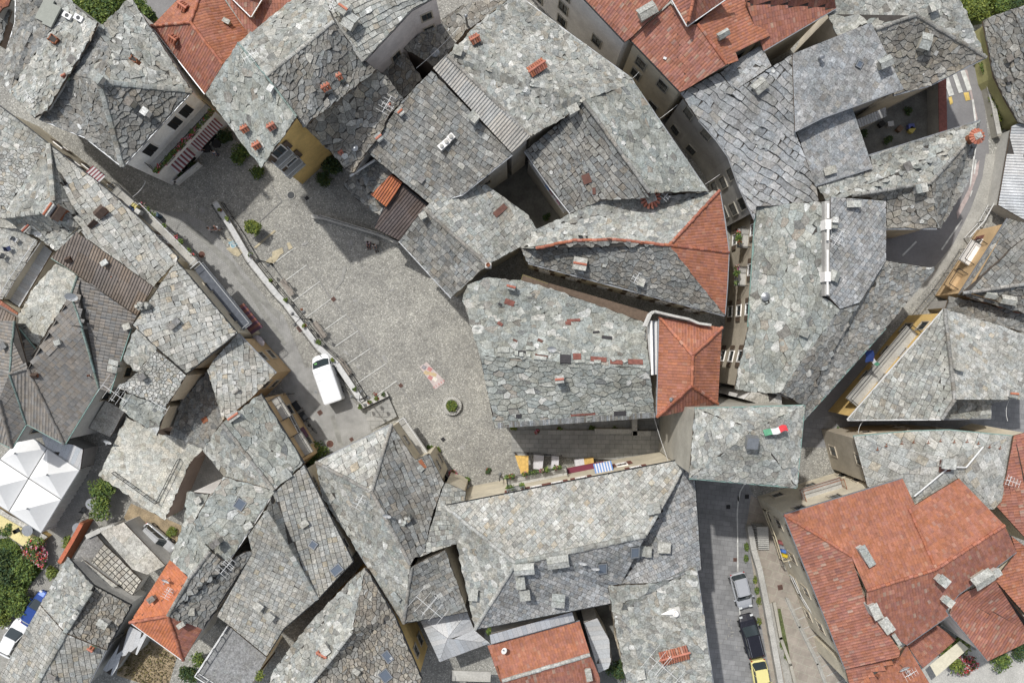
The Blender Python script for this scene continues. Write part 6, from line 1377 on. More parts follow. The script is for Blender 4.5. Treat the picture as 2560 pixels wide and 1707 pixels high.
# grass of the gardens
def grass(name, P, n, pal, s=.12):
    P = pts(P); q = [(p.x, p.y) for p in P]; xs = [p[0] for p in q]; ys = [p[1] for p in q]; g = MB()
    while n > 0:
        x, y = random.uniform(min(xs), max(xs)), random.uniform(min(ys), max(ys))
        if inside((x, y), q):
            n -= 1; a = random.random()*6.28; k = s*random.uniform(.6, 1.5); h = .1+.25*max(0, noise.noise(Vector((x*.4, y*.4, 0)))+.3); d = Vector((math.cos(a)*k, math.sin(a)*k, 0)); e = Vector((-d.y*.5, d.x*.5, h*.6)); c_ = Vector((x, y, h)); g.face([c_-d, c_-e, c_+d, c_+e], leafm, pick(pal))
    g.build(name, kind='stuff')
grass('grass', 'D1 -60 360 80 350 290 540 400 560 210 800 -60 1160', 7000, FOL); grass('grass', 'A4 1790 -60 2460 -60 2460 60 1900 180', 2500, FOLY, .1); grass('grass', 'A1 540 -60 1120 -60 1330 160 1280 260 800 260', 2500, FOL); grass('grass', 'A4 1960 330 2060 420 2200 900 2240 1000 2100 1120 2040 900', 1500, FOL)
grass('dry_grass', 'D1 1060 1110 1480 1340 1390 1640 990 1480', 900, [(2, (.26, .21, .11)), (1, (.17, .16, .06))], .08)

# ------------------------------------------------------------------ vehicles
def ring_loft(mb, st, m, n=10):
    rings = []
    for x, hw, zb, zt, rd in st:
        pr = [(-hw*.9, zb), (-hw, zb+.18), (-hw, zt-rd), (-hw+rd*.5, zt-rd*.3), (-hw+rd*1.4, zt), (0, zt+.02), (hw-rd*1.4, zt), (hw-rd*.5, zt-rd*.3), (hw, zt-rd), (hw, zb+.18), (hw*.9, zb)]
        rings.append([Vector((x, y, z)) for y, z in pr])
    V = [v for r_ in rings for v in r_]; k = 11; F = []
    for i in range(len(rings)-1):
        for j in range(k-1): F.append((i*k+j, (i+1)*k+j, (i+1)*k+j+1, i*k+j+1))
        F.append((i*k+k-1, (i+1)*k+k-1, (i+1)*k, i*k))
    F.append(tuple(range(k))); F.append(tuple(reversed([(len(rings)-1)*k+j for j in range(k)]))); mb.solid(V, F, m)
def paint(n, c, me=.0, ro=.25): return mat('paint_'+n, c, rough=ro, metal=me, var=.04, spec=.5, fine=.04)
tyre_m = mat('tyre_rubber', (.02, .02, .02), rough=.9); rim_m = mat('wheel_rim', (.4, .4, .42), rough=.3, metal=.8)
def car(label, c, rz, L, Wd, Ht, pm, wagon=False, group=None, van=False, name='parked_car', cat='car'):
    o = thing(name, label, cat, (c.x, c.y, 0), rz, group); h = L/2; w = Wd/2; g = MB(); bz = Ht*.58
    if van:
        ring_loft(g, [(-h, w*.93, .35, Ht*.97, .12), (-h+.12, w*.98, .3, Ht, .12), (h*.35, w, .3, Ht, .14), (h*.5, w*.985, .3, Ht*.97, .16)], pm)
        ring_loft(g, [(h*.5-.02, w*.985, .3, 1.25, .1), (h*.72, w*.97, .3, 1.2, .12), (h*.9, w*.86, .3, 1.02, .15), (h*.985, w*.66, .35, .8, .14), (h, w*.5, .4, .7, .1)], pm)
        for xx in (-h*.45, 0, h*.3): g.box(xx, 0, Ht+.02, Ht+.045, .05, Wd*.86, pm)
    else:
        ring_loft(g, [(-h, w*.70, .38, bz*.86, .08), (-h+.12, w*.9, .25, bz*.95, .1), (-h*.6, w*.99, .22, bz, .1), (0, w, .22, bz*.98, .1), (h*.45, w*.98, .22, bz*.97, .12), (h*.75, w*.93, .22, bz*.88, .14), (h*.93, w*.80, .25, bz*.72, .12), (h, w*.62, .35, bz*.6, .1)], pm)
    body = g.build('body', o, smooth=False)
    def cabin(x0, x1, x2, x3, wb, wt, zb, zt, name='windows'):
        n = 5; bot = []; top = []
        for sx, xx, tx in ((-1, x0, x1), (1, x3, x2)): pass
        def oval(xa, xb, ww, r_):
            P = []
            for cx, cy, a0 in ((xb-r_, ww-r_, 0), (xa+r_, ww-r_, 90), (xa+r_, -ww+r_, 180), (xb-r_, -ww+r_, 270)):
                for i in range(n): a = R(a0+90*i/(n-1)); P.append((cx+r_*math.cos(a), cy+r_*math.sin(a)))
            return P
        B_, T_ = oval(x0, x3, wb, .22), oval(x1, x2, wt, .2); k = len(B_); g = MB()
        V = [Vector((x, y, zb)) for x, y in B_]+[Vector((x, y, zt)) for x, y in T_]
        g.solid(V, [(i, (i+1) % k, k+(i+1) % k, k+i) for i in range(k)], glassm); g.build(name, o)
        g = MB(); T2 = [Vector((x, y, zt-.01)) for x, y in T_]; T3 = [Vector((x*.97+(x1+x2)/2*.03, y*.93, zt+.045)) for x, y in T_]
        g.solid(T2+T3, [(i, (i+1) % k, k+(i+1) % k, k+i) for i in range(k)]+[tuple(range(k, 2*k))], pm)
        for sx in (-1, 1):
            for (xa, za, xb, zb2) in ((x3-.2, zb, x2-.12, zt), (x0+.2, zb, x1+.12, zt), ((x0+x3)/2-.1, zb, (x1+x2)/2-.1, zt)): g.bar((xa, sx*(wb-.02), za), (xb, sx*(wt-.0), zb2), .07, .05, pm)
        g.build('roof', o)
        return
    if van:
        g = MB(); P = [Vector((h*.505, -w*.86, 1.72)), Vector((h*.505, w*.86, 1.72)), Vector((h*.76, w*.84, 1.24)), Vector((h*.80, 0, 1.24)), Vector((h*.76, -w*.84, 1.24))]
        P = [Vector((h*.47, -w*.88, Ht*.93)), Vector((h*.47, w*.88, Ht*.93)), Vector((h*.74, w*.86, 1.22)), Vector((h*.80, w*.4, 1.2)), Vector((h*.80, -w*.4, 1.2)), Vector((h*.74, -w*.86, 1.22))]
        g.face(P[::-1], glassm); g.build('windscreen', o)
        for s in (-1, 1): g = MB(); g.face([Vector((h*.2, s*w*.995, 1.2)), Vector((h*.70, s*w*.93, 1.2)), Vector((h*.47, s*w*.93, Ht*.9)), Vector((h*.2, s*w*.97, Ht*.9))][::s], glassm); g.build('side_window', o)
        g = MB()
        for s in (-1, 1): g.solid([Vector((h*.44, s*w*.93, Ht*.94)), Vector((h*.74, s*w*.92, 1.2)), Vector((h*.5, s*w*.9, Ht*.6)), Vector((h*.44, s*w*.87, Ht*.97)), Vector((h*.76, s*w*.84, 1.24))], ((0, 1, 4, 3), (0, 2, 1)), pm)
        for q in (-.3, .25): g.bar((h*.79, q*w, 1.235), (h*.66, (q+.5)*w, 1.46), .02, .02, iron)
        g.bar((-h*.98, 0, .5), (-h*.98, 0, Ht*.95), .015, .02, iron); g.build('pillars', o); g = MB()
        for s in (-1, 1):
            for zz in (.75, 1.1): g.bar((-h*.9, s*(w+.005), zz), (h*.3, s*(w+.005), zz), .02, .02, zinc)
        g.build('side_trim', o); g = MB(); g.box(h*.66, w*.55, 1.38, 1.4, .28, .28, mat('green_sticker', (.2, .5, .15))); g.build('sticker', o)
    elif wagon: cabin(-h*.93, -h*.80, h*.16, h*.50, w*.86, w*.80, bz*.97, Ht)
    else: cabin(-h*.90, -h*.62, h*.16, h*.50, w*.87, w*.78, bz*.97, Ht)
    for sx in (-1, 1):
        for sy in (-1, 1):
            g = MB(); x, y = sx*h*.62, sy*(w-.08); r_ = .31; n = 14; V = [Vector((x+r_*math.cos(2*math.pi*i/n), y+e, .31+r_*math.sin(2*math.pi*i/n))) for e in (-.1, .1) for i in range(n)]
            g.solid(V, [tuple(range(n-1, -1, -1)), tuple(range(n, 2*n))]+[(i, (i+1) % n, n+(i+1) % n, n+i) for i in range(n)], tyre_m); q = g.build('wheel', o)
            g = MB(); V = [Vector((x+.2*math.cos(2*math.pi*i/n), y+sy*.105, .31+.2*math.sin(2*math.pi*i/n))) for i in range(n)]; g.face(V if sy < 0 else V[::-1], rim_m); g.build('rim', q)
    for s in (-1, 1):
        g = MB(); g.box(h*.92, s*w*.62, bz*.62, bz*.8, .18, .3, mat('headlight_glass', (.6, .62, .62), rough=.1)); g.build('headlight', o)
        g = MB(); g.box(-h*.95, s*w*.74, bz*.68, bz*.9, .12, .2, mat('tail_light_red', (.35, .02, .02), rough=.2)); g.build('tail_light', o)
        g = MB(); g.box(h*.38, s*(w+.1), bz*.95, bz*1.12, .14, .2, pm if not van else iron); g.build('side_mirror', o)
    if wagon:
        for s in (-1, 1): g = MB(); g.bar((-h*.75, s*w*.66, Ht+.06), (h*.12, s*w*.66, Ht+.06), .035, .03, rim_m); g.build('roof_rail', o)
    return o
def mid2(t, x1, y1, x2, y2, z): a, b2 = W(t, x1, y1, z), W(t, x2, y2, z); return (a+b2)/2, math.atan2(b2.y-a.y, b2.x-a.x), (b2-a).length
G_ = 'cars parked along the lower street'
c_, a_, L_ = mid2('C2', 720, 595, 600, 250, 1.2); car('large white delivery van parked beside the dividing wall', c_, a_, 5.0, 1.95, 2.0, paint('white', (.70, .71, .72)), van=True, name='delivery_van', cat='van')
c_, a_, L_ = mid2('D3', 2030, 655, 2105, 945, 1.0); car('silver grey hatchback, the uppermost of the cars on the lower street', c_, a_, 3.7, 1.7, 1.55, paint('silver', (.44, .45, .47), .3), wagon=True, group=G_)
c_, a_, L_ = mid2('D3', 2195, 1362, 2105, 1005, 1.0); car('black estate car with silver roof rails on the lower street', c_, a_, 4.5, 1.78, 1.5, paint('black', (.012, .012, .018)), wagon=True, group=G_)
c_, a_, L_ = mid2('D3', 2215, 1372, 2260, 1640, 1.0); c_ = W('D3', 2232, 1530, 1); car('pale yellow small car at the bottom edge of the lower street', c_, R(-80), 3.6, 1.62, 1.45, paint('yellow', (.62, .56, .24)), group=G_)
c_, a_, L_ = mid2('D1', 1210, 290, 1400, 455, .9); car('silver suv parked on the sandy yard behind the pale wall', c_, a_, 3.85, 1.75, 1.55, paint('lightsilver', (.48, .49, .50), .3), wagon=True)
c_, a_, L_ = mid2('D1', 235, 1050, 345, 860, .9); car('blue car in the paved lane at the left', c_, a_, 3.9, 1.6, 1.4, paint('blue', (.03, .07, .26), .3))
c_ = W('D1', 100, 1200, .9); car('white car with open boot in the paved lane at the bottom left', c_, R(63), 4.1, 1.72, 1.45, paint('white', (.70, .71, .72)), wagon=False)
# ------------------------------------------------------------------ tents
tc = mat('tent_canvas', (.68, .68, .67), rough=.7, var=.04, fine=.03); N_ = 'white tents of the restaurant terrace'
for i, (s, pk, lab) in enumerate((('C1 215 880 395 1010 242 1260 0 1100', (125, 1050), 'white pyramid tent nearest the dark tiled roofs'), ('C1 395 1010 668 1190 515 1437 242 1260', (395, 1230), 'white pyramid tent at the right corner of the block of four'), ('C1 242 1260 515 1437 345 1718 75 1540', (230, 1513), 'white pyramid tent at the bottom corner of the block of four'), ('C1 0 1100 242 1260 75 1540 -190 1370', (-30, 1330), 'white pyramid tent cut by the left edge'))):
    P = pts(s, 2.7); z = 4.0; pkp = W('C1', *pk, z); c_ = sum(P, Vector())/4; o = thing('tent', lab, 'tent', (c_.x, c_.y, 0), group=N_); OFF[o.name] = Vector((c_.x, c_.y, 0)); g = MB(); n = 10
    for k in range(4):
        a, b2 = P[k], P[(k+1) % 4]
        for j in range(n):
            t0, t1 = j/n, (j+1)/n; z_ = lambda t: t**2.1
            def q_(e, t): v = e.lerp(pkp, t); return Vector((v.x, v.y, 2.7+(pkp.z-2.7)*t**1.12))
            g.face([q_(a, t0), q_(b2, t0), q_(b2, t1), q_(a, t1)] if j < n-1 else [q_(a, t0), q_(b2, t0), q_(a, 1)], tc)
        g.face([a, a-Vector((0, 0, .28)), b2-Vector((0, 0, .28)), b2], tc)
    g.build('canopy', o); g = MB()
    for k in range(4): g.bar(P[k]+Vector((0, 0, .03)), P[(k+1) % 4]+Vector((0, 0, .03)), .05, .03, zinc)
    g.build('hem', o)
    g = MB(); g.lathe(pkp.x, pkp.y, [(.08, 3.9), (.1, 4.05), (.02, 4.12)], zinc, 8); g.build('finial', o)
    for p in P: g = MB(); q = p.lerp(c_, .03); g.box(q.x, q.y, 0, 2.65, .09, .09, white_metal); g.build('leg', o)
# side curtain of the tents and timber strip
o = thing('tent_curtain', 'white tent side curtain facing the paved lane', 'curtain', W('C1', 600, 1320)); OFF[o.name] = W('C1', 600, 1320); g = MB()
P = [W('C1', 672, 1195, 2.3), W('C1', 520, 1440, 2.3), W('D1', 350, 300, 2.3)]
for a, b2 in zip(P[:-1], P[1:]):
    for i in range(14):
        p, q = a.lerp(b2, i/14), a.lerp(b2, (i+1)/14); off = Vector((.08 if i % 2 else -.04, 0, 0)); off2 = Vector((-.04 if i % 2 else .08, 0, 0)); p0, q0 = Vector((p.x, p.y, .1))+off, Vector((q.x, q.y, .1))+off2
        g.face([p, q, q0, p0], tc); g.face([p, p0, q0, q], tc)
g.build('cloth', o)
h80 = house('timber_roof', 'grey wooden board roof between the dark tiles and the white tents', 'C1 a 330 850 3.0 b 698 1014 3.0 c 672 1192 2.6 d 385 1002 2.6', 'abcd:m', wall='grey', cat='canopy', over=.1)
h81 = house('canopy_roof', 'olive grey sheet canopy hanging between two houses', 'C1 a 888 606 4.6 b 1050 700 4.6 c 925 915 4.2 d 745 838 4.2', 'abcd:E', wall='grey', cat='canopy', over=.2)
h82 = house('metal_shed', 'ribbed light blue grey metal shed roofs beside the dry lawn', 'D1 a 1100 1085 2.6 b 1235 1165 2.6 c 1150 1330 2.5 d 1080 1300 2.4 e 940 1505 2.3 f 862 1455 2.3 g 1010 1230 2.5', 'abcdefg:m', wall='grey', cat='shed', over=.1)
h83 = house('garden_terrace', 'square tiled garden terrace with a dark tarred corner beside the brick wall', 'D1 a 620 520 2.0 b 770 275 2.0 c 870 395 2.0 d 1190 705 1.9 e 1110 830 1.9 f 750 570 2.0', 'bcfa:A cdef:O', wall='palegrey', cat='terrace', over=.05)
h84 = house('garage', 'pale flat roofed block with a curved front above the tiled garden terrace', 'D1 a 840 300 3.2 b 1040 220 3.2 c 1385 580 3.2 d 1240 658 3.2 e 1110 610 3.2 f 925 400 3.2', 'abcdef:E', wall='palegrey', cat='garage', over=.05)
h85 = house('garage', 'light rendered block against the slab roof with a dish, beside the tiled terrace', 'D1 a 640 548 2.6 b 700 535 2.6 c 985 750 2.6 d 905 800 2.6', 'abcd:E', wall='palegrey', cat='garage', over=.05)
h86 = house('yellow_terrace', 'yellow painted terrace with round tables below the white tents', 'D1 a -60 70 .9 b 350 310 .9 c 400 340 .9 d 330 400 .9 e 240 400 .9 f -60 190 .9', 'abcdef:E', wall='yellow', cat='terrace', over=.03)
h86.roof.data.materials[0] = h86.roof.data.materials[0]
flat('yellow_floor', 'D1 -60 72 350 312 395 340 330 396 240 395 -60 188', mat('yellow_floor_paint', (.60, .52, .26), var=.15, scale=1), z=1.0, kind='structure')
h87 = house('conservatory', 'curved conservatory with grey roof blinds beside the orange tiled roof', 'D3 a 735 1060 4.6 b 850 1020 4.4 c 950 1200 4.2 d 975 1370 4.2 e 945 1440 4.2 f 862 1480 4.4', 'abcdef:m', wall='white', cat='conservatory', over=.05)
h88 = house('walled_garden_roof', 'red terracotta walkway beside the flower garden', 'D4 a 1370 1250 3.2 b 1620 1080 3.2 c 1780 1200 3.2 d 1500 1440 3.2', 'abcd:U', wall='white', cat='terrace', over=.05)
flat('pale_roof_strip', 'D4 1410 1300 1650 1105 1722 1165 1462 1392', mat('cream_paving', (.58, .54, .42), var=.1), z=3.42, kind='structure')
h89 = house('canopy_roof', 'grey corrugated awning over the dark yard', 'A4 a 940 1010 5.2 b 1190 900 5.2 c 1196 978 5 d 972 1075 5', 'abcd:M', wall='grey', cat='canopy', over=.1)
h90 = house('stone_lean_to', 'small white plastered block with rusty stains between the large roof and the tower', 'C4 a 0 600 10 b 60 535 10 c 315 560 9.8 d 318 655 9.6 e 200 652 9.6', 'abcde:E', wall='white', cat='annex', over=.05)
# stall front
def table(label, c, rz, lx, ly, h, m, name='table', cat='table', round_=False, group=None):
    o = thing(name, label, cat, (c.x, c.y, c.z), rz, group); g = MB()
    if round_: g.lathe(0, 0, [(lx, h-.03), (lx, h)], m, 24)
    else: g.box(0, 0, h-.05, h, lx, ly, m)
    g.build('tabletop', o)
    if round_: g = MB(); g.lathe(0, 0, [(.25, 0), (.25, .03), (.03, .05), (.03, h-.03)], iron, 10); g.build('pedestal', o)
    else:
        for sx in (-1, 1):
            for sy in (-1, 1): g = MB(); g.box(sx*(lx/2-.06), sy*(ly/2-.06), 0, h-.05, .05, .05, timber); g.build('leg', o)
    return o
def cloth_box(label, c, rz, lx, ly, h, m, name, cat):
    o = thing(name, label, cat, (c.x, c.y, c.z), rz); g = MB(); n = 24; V = []
    for z, k, am in ((h, .96, 0), (h-.06, 1, .01), (.08, 1.04, .05)):
        for i in range(n):
            a = 2*math.pi*i/n; x, y = math.cos(a), math.sin(a); s = max(abs(x), abs(y)); q = k+am*math.sin(i*2.6); V.append(Vector((x/s*lx/2*q, y/s*ly/2*q, z)))
    g.solid(V, [tuple(range(n))]+[(r_*n+i, (r_+1)*n+i, (r_+1)*n+(i+1) % n, r_*n+(i+1) % n) for r_ in range(2) for i in range(n)], m); g.build('cloth', o); return o
Gz = .2
c_ = W('C3', 218, 1140, 2.5); o = thing('yellow_canopy', 'yellow plank canopy at the foot of the wide steps', 'canopy', (c_.x, c_.y, 0)); OFF[o.name] = Vector((c_.x, c_.y, 0))
for i, s in enumerate(('160 1068 192 1068 208 1175 195 1180', '188 1068 245 1068 245 1220 205 1220', '242 1068 272 1070 272 1222 244 1222')):
    P = pts('C3 '+s, 2.5); g = MB(); q = [(p.x, p.y) for p in P]
    if area(q) < 0: q.reverse()
    g.prism(q, 2.45-.02*i, 2.52-.02*i, timber_y); g.build('plank', o)
for x, y in ((165, 1075), (270, 1075), (268, 1215), (215, 1215)): p = W('C3', x, y, 2.4); g = MB(); g.box(p.x, p.y, 0, 2.42, .09, .09, timber); g.build('post', o)
cloth_box('left table under a crumpled white cloth by the market front', W('C3', 355, 1125, Gz+.9)-Vector((0, 0, .9)), R(-3), 1.45, 1.0, .9, clw, 'cloth_table', 'table').rotation_euler[2] = R(85)
cloth_box('right table under a white cloth by the market front', W('C3', 497, 1125, Gz+.9)-Vector((0, 0, .9)), R(88), 1.35, .75, .9, clw, 'cloth_table', 'table')
cloth_box('white wrapped goods box beside the orange one', W('C3', 702, 1132, Gz+1)-Vector((0, 0, .9)), R(8), .95, .75, 1.0, clw, 'wrapped_box', 'box'); cloth_box('orange wrapped goods box beside the white one', W('C3', 780, 1125, Gz+1)-Vector((0, 0, .9)), R(8), 1.0, .75, 1.0, mat('orange_cloth', (.55, .36, .12), rough=.9), 'wrapped_box', 'box')
for s, lab in (('D1 650 270', 'round grey table beside the red brick wall'), ('D1 228 290', 'round grey table on the yellow terrace'), ('C1 762 1475', 'round grey table half hidden by the hedge')):
    t, x, y = s.split(); p = W(t, float(x), float(y), .75 if 'D1 228' not in s else 1.75); table(lab, Vector((p.x, p.y, 0 if 'D1 228' not in s else 1.0)), 0, .55, 0, .74, zinc, 'round_table', round_=True)
def chair(label, c, rz, m=iron, group=None):
    o = thing('garden_chair', label, 'chair', c, rz, group); g = MB(); g.box(0, 0, .42, .46, .44, .42, m); g.build('seat', o); g = MB(); g.box(-.2, 0, .5, .9, .04, .42, m); g.build('backrest', o)
    for sx in (-1, 1):
        for sy in (-1, 1): g = MB(); g.box(sx*.18, sy*.17, 0, .42, .035, .035, m); g.build('leg', o)
    return o
chair('dark folding chair beside the hedge table', W('C1', 700, 1525, .4)-Vector((0, 0, .4)), 1.2); chair('black chair beside the potted bush on the yellow terrace', W('D1', 150, 285, 1.4)-Vector((0, 0, .4)), .5)
chair('grey padded chair with a red bag on the left roof terrace', W('B1', 130, 670, 5.4)-Vector((0, 0, .35)), -.6, zinc); chair('blue framed chair in the middle of the left roof terrace', W('B1', 75, 745, 5.4)-Vector((0, 0, .35)), .4, mat('navy_frame', (.03, .04, .09))); chair('black chair at the left edge of the left roof terrace', W('B1', 25, 805, 5.4)-Vector((0, 0, .35)), 1, iron)
fence('roof_terrace_railing', 'white railing along the edge of the left roof terrace', 'railing', 'B1 325 680 200 860 100 1010 20 1150', 1.0, 5, 1.2, .13, zinc)
fence('flat_roof_railing', 'low iron rail on the flat paved roof', 'railing', [W('C1', x, y, 4.5) for x, y in ((950, 1210), (1315, 1470), (1500, 1100))], .7, 4.12, 1.4, .3, iron)
fence('concrete_terrace_railing', 'white tubular railing of the concrete roof terrace', 'railing', [W('D1', x, y, 6) for x, y in ((1915, 1085), (1645, 1500), (1830, 1620))], .9, 5.42, 1.5, 0, white_metal, r=.04)
o = thing('patio_umbrella', 'closed pale pink umbrella canopy beside the striped laundry in the street', 'umbrella', W('C1', 2160, 105)); OFF[o.name] = W('C1', 2160, 105); c_ = W('C1', 2160, 105, 2.5); g = MB(); n = 8
ru = [Vector((c_.x+.75*math.cos(R(-40))*math.cos(2*math.pi*i/n)-.45*math.sin(R(-40))*math.sin(2*math.pi*i/n), c_.y+.75*math.sin(R(-40))*math.cos(2*math.pi*i/n)+.45*math.cos(R(-40))*math.sin(2*math.pi*i/n), 2.2)) for i in range(n)]
for i in range(n): g.face([ru[i], ru[(i+1) % n], Vector((c_.x, c_.y, 2.55))], mat('lilac_cloth', (.50, .45, .46), rough=.9)); g.face([ru[(i+1) % n], ru[i], Vector((c_.x, c_.y, 2.5))], MATS['lilac_cloth'])
g.build('canopy', o); g = MB(); q = W('C1', 2160, 105); g.box(c_.x, c_.y, 0, 2.5, .05, .05, iron); g.build('pole', o)
# laundry rack, courtyard
for s, lab, m in (('B3 430 230', 'blue towel on the courtyard drying line', clb), ('B3 465 275', 'red cloth on the courtyard drying line', clr), ('B3 520 350', 'pink shirt on the courtyard drying line', mat('pink_cloth', (.5, .22, .3), rough=.9)), ('B3 490 315', 'white vest on the courtyard drying line', clw)):
    t, x, y = s.split(); p = W(t, float(x), float(y), 6.6); o = thing('laundry', lab, 'laundry', (p.x, p.y, 6)); g = MB(); g.box(0, 0, .0, .6, .6, .05, m, R(-55)); g.box(.12, .1, .0, .02, .5, .3, m, R(-55)); g.build('cloth', o)
o = thing('drying_line', 'white drying lines along the gallery above the courtyard', 'drying line', W('B3', 400, 200)); OFF[o.name] = W('B3', 400, 200); g = MB()
for k in range(3): g.bar(W('B3', 285+k*14, 20+k*4, 6.7), W('B3', 560+k*14, 390+k*4, 6.7), .03, .03, white_metal)
g.build('line', o); g = MB(); g.bar(W('B3', 300, 10, 6.2), W('B3', 590, 430, 6.2), .7, .12, m_conc); g.build('gallery_floor', o)
c_ = W('B3', 345, 535, .9); bush('courtyard_plant', 'dark plant on the courtyard floor', 'plant', W('B3', 435, 485, .5), .5, .5, .35, 300, .1, FOLD, z=0)
# manholes and drains
for s, rd, lab, m in (('B2 362 297', .36, 'round iron manhole near the yellow house', iron), ('C2 690 970', .36, 'round rusty manhole at the lower end of the street', brn), ('B1 1695 795', .34, 'round faint manhole in the upper street', brn)):
    t, x, y = s.split(); p = W(t, float(x), float(y)); o = thing('manhole_cover', lab, 'manhole cover', (p.x, p.y, 0)); g = MB(); g.lathe(0, 0, [(rd+.08, .05), (rd+.08, .076)], m_path, 20); g.lathe(0, 0, [(rd, .077), (rd, .085)], m, 20); g.build('lid', o)
for s, w, a, lab, m in (('B2 495 322', .36, 40, 'square drain in front of the yellow house', iron), ('B2 718 1168', .4, -50, 'rusty square drain at the end of a parking line', brn), ('B2 440 1412', .6, -55, 'large brown drain plate left of the dividing wall', brn), ('C2 1282 480', .36, -50, 'rusty drain at the end of the last parking line', brn), ('C2 605 708', .45, -55, 'pinkish drain plate in the upper street shade', brn), ('C2 870 932', .36, 30, 'rusty drain near the fan shaped house', brn), ('C2 1637 932', .36, 40, 'dark drain below the round planter', iron), ('C2 570 535', .25, 0, 'small grey drain left of the van', zinc), ('D3 1948 88', .4, 0, 'dark drain in the shade of the lower street', iron), ('D3 2005 530', .36, 0, 'brown drain beside the white street line', brn), ('C3 2105 1412', .4, 0, 'dark drain below the tower', iron), ('B2 450 1253', .22, 0, 'tiny red cover beside the dividing wall', rust), ('D4 302 762', .5, 10, 'brown cover plate on the brown walkway', brn)):
    t, x, y = s.split(); p = W(t, float(x), float(y)); o = thing('drain_cover', lab, 'drain cover', (p.x, p.y, 0), R(a)); g = MB(); g.box(0, 0, .05, .085, w, w, m)
    for i in range(4): g.box(0, (i-1.5)*w/5, .085, .09, w*.8, w*.08, deck)
    g.build('grate', o)
# stuff on the landing
for s, cx_, lab in (('D4 345 500', (.6, .45, .03), 'yellow crate on the landing beside the stairs'), ('D4 335 462', (.08, .18, .5), 'blue crate on the landing beside the stairs'), ('D4 322 430', (.25, .25, .27), 'grey crate on the landing beside the stairs'), ('D4 312 390', (.25, .08, .08), 'dark red crate on the landing beside the stairs')):
    t, x, y = s.split(); p = W(t, float(x), float(y), 3.0); o = thing('crate', lab, 'crate', (p.x, p.y, 2.62), R(-20), 'crates on the landing'); m = mat('crate_'+lab.split()[0], cx_); g = MB()
    for x0, y0, dx, dy in ((0, -.14, .5, .03), (0, .14, .5, .03), (-.24, 0, .03, .25), (.24, 0, .03, .25)): g.box(x0, y0, 0, .4, dx, dy, m)
    g.box(0, 0, 0, .04, .5, .3, m); g.box(0, 0, .3, .33, .44, .24, m); g.build('crate_body', o)
flat('landing_floor', 'D4 185 130 240 110 385 520 310 535', m_conc, z=2.6)
# flag of the tower and flags in the alley
def flag(label, t, xy, z, cols, L, wd, rot, tilt=.5):
    p = W(t, *xy, z); o = thing('flag', label, 'flag', (p.x, p.y, z), R(rot)); n = 12
    g = MB(); g.tube([Vector((-L*.1, 0, -1.6)), Vector((-L*.1, 0, .5))], .03, white_metal, 6); g.build('pole', o); g = MB()
    for i in range(n):
        for j, in ((0,), (1,), (2,)):
            x0, x1 = L*i/n, L*(i+1)/n; f = lambda x: .12*math.sin(x*5)*x/L
            m = cols[int(3*i/n)] if len(cols) == 3 else cols[0]; y0, y1 = wd*(j/3-.5), wd*((j+1)/3-.5); e = .25
            P = [Vector((x0, y0+f(x0), .2-e*j/3)), Vector((x1, y0+f(x1), .2-e*j/3)), Vector((x1, y1+f(x1), .2-e*(j+1)/3)), Vector((x0, y1+f(x0), .2-e*(j+1)/3))]; g.face(P, m); g.face([v-Vector((0, 0, .01)) for v in reversed(P)], m)
    g.build('cloth', o)
clg = mat('green_cloth', (.10, .28, .17), rough=.9)
flag('green white and red flag flying above the tower roof', 'C4', (165, 880), 17.6, [clg, clw, mat('flag_red', (.55, .05, .06), rough=.9)], 1.9, .45, 12)
flag('dark blue flag with stars in the alley', 'C4', (1045, 190), 7.5, [mat('navy_cloth', (.02, .04, .14), rough=.9)], 1.0, .9, -80); flag('green white and red flag hanging in the alley', 'C4', (1125, 310), 7.2, [clg, clw, MATS['flag_red']], 1.1, .3, 140)
# steel bench / trough below the square and the pipe
o = low_wall('metal_trough', 'dark metal edged wall with a light slot running down from the square', 'low wall', 'C2 1540 1050 1600 1160 1670 1270 1840 1330', .55, .9, m_conc, iron)
for s, lab in (('B2 855 135 1065 0', 'white gutter pipe lying over the small low slab roof'),):
    a, b2 = pts('B2 855 135 1065 0', 6.9); o = thing('gutter_pipe', lab, 'pipe', a); OFF[o.name] = a.copy(); g = MB(); g.tube([a, b2], .12, white_metal, 8); g.build('pipe', o)
P = [W('C4', 1430, 1410, 9.7), W('C4', 1700, 1185, 10.6)]; g = MB(); g.tube(P, .07, white_metal, 8); g.tube([W('C4', 1780, 1165, 11), W('C4', 1865, 1168, 10.6), W('C4', 2008, 995, 9.6)], .07, white_metal, 8); g.build('roof_pipe', h36.o)
for x, y in ((1120, 1020), (1193, 990), (1325, 970), (1425, 960), (1547, 965), (1650, 950), (1765, 958), (1872, 955), (1968, 970), (2062, 1000), (2150, 1010)):
    hk = MB(); p = on_roof(h36, 'C4', x, y, .2); hk.bar(p+Vector((-.14, 0, .2)), p+Vector((.14, 0, .2)), .05, .05, rust); hk.bar(p+Vector((0, .25, .28)), p+Vector((0, -.1, .12)), .04, .05, rust); hk.build('snow_hook', h36.o)
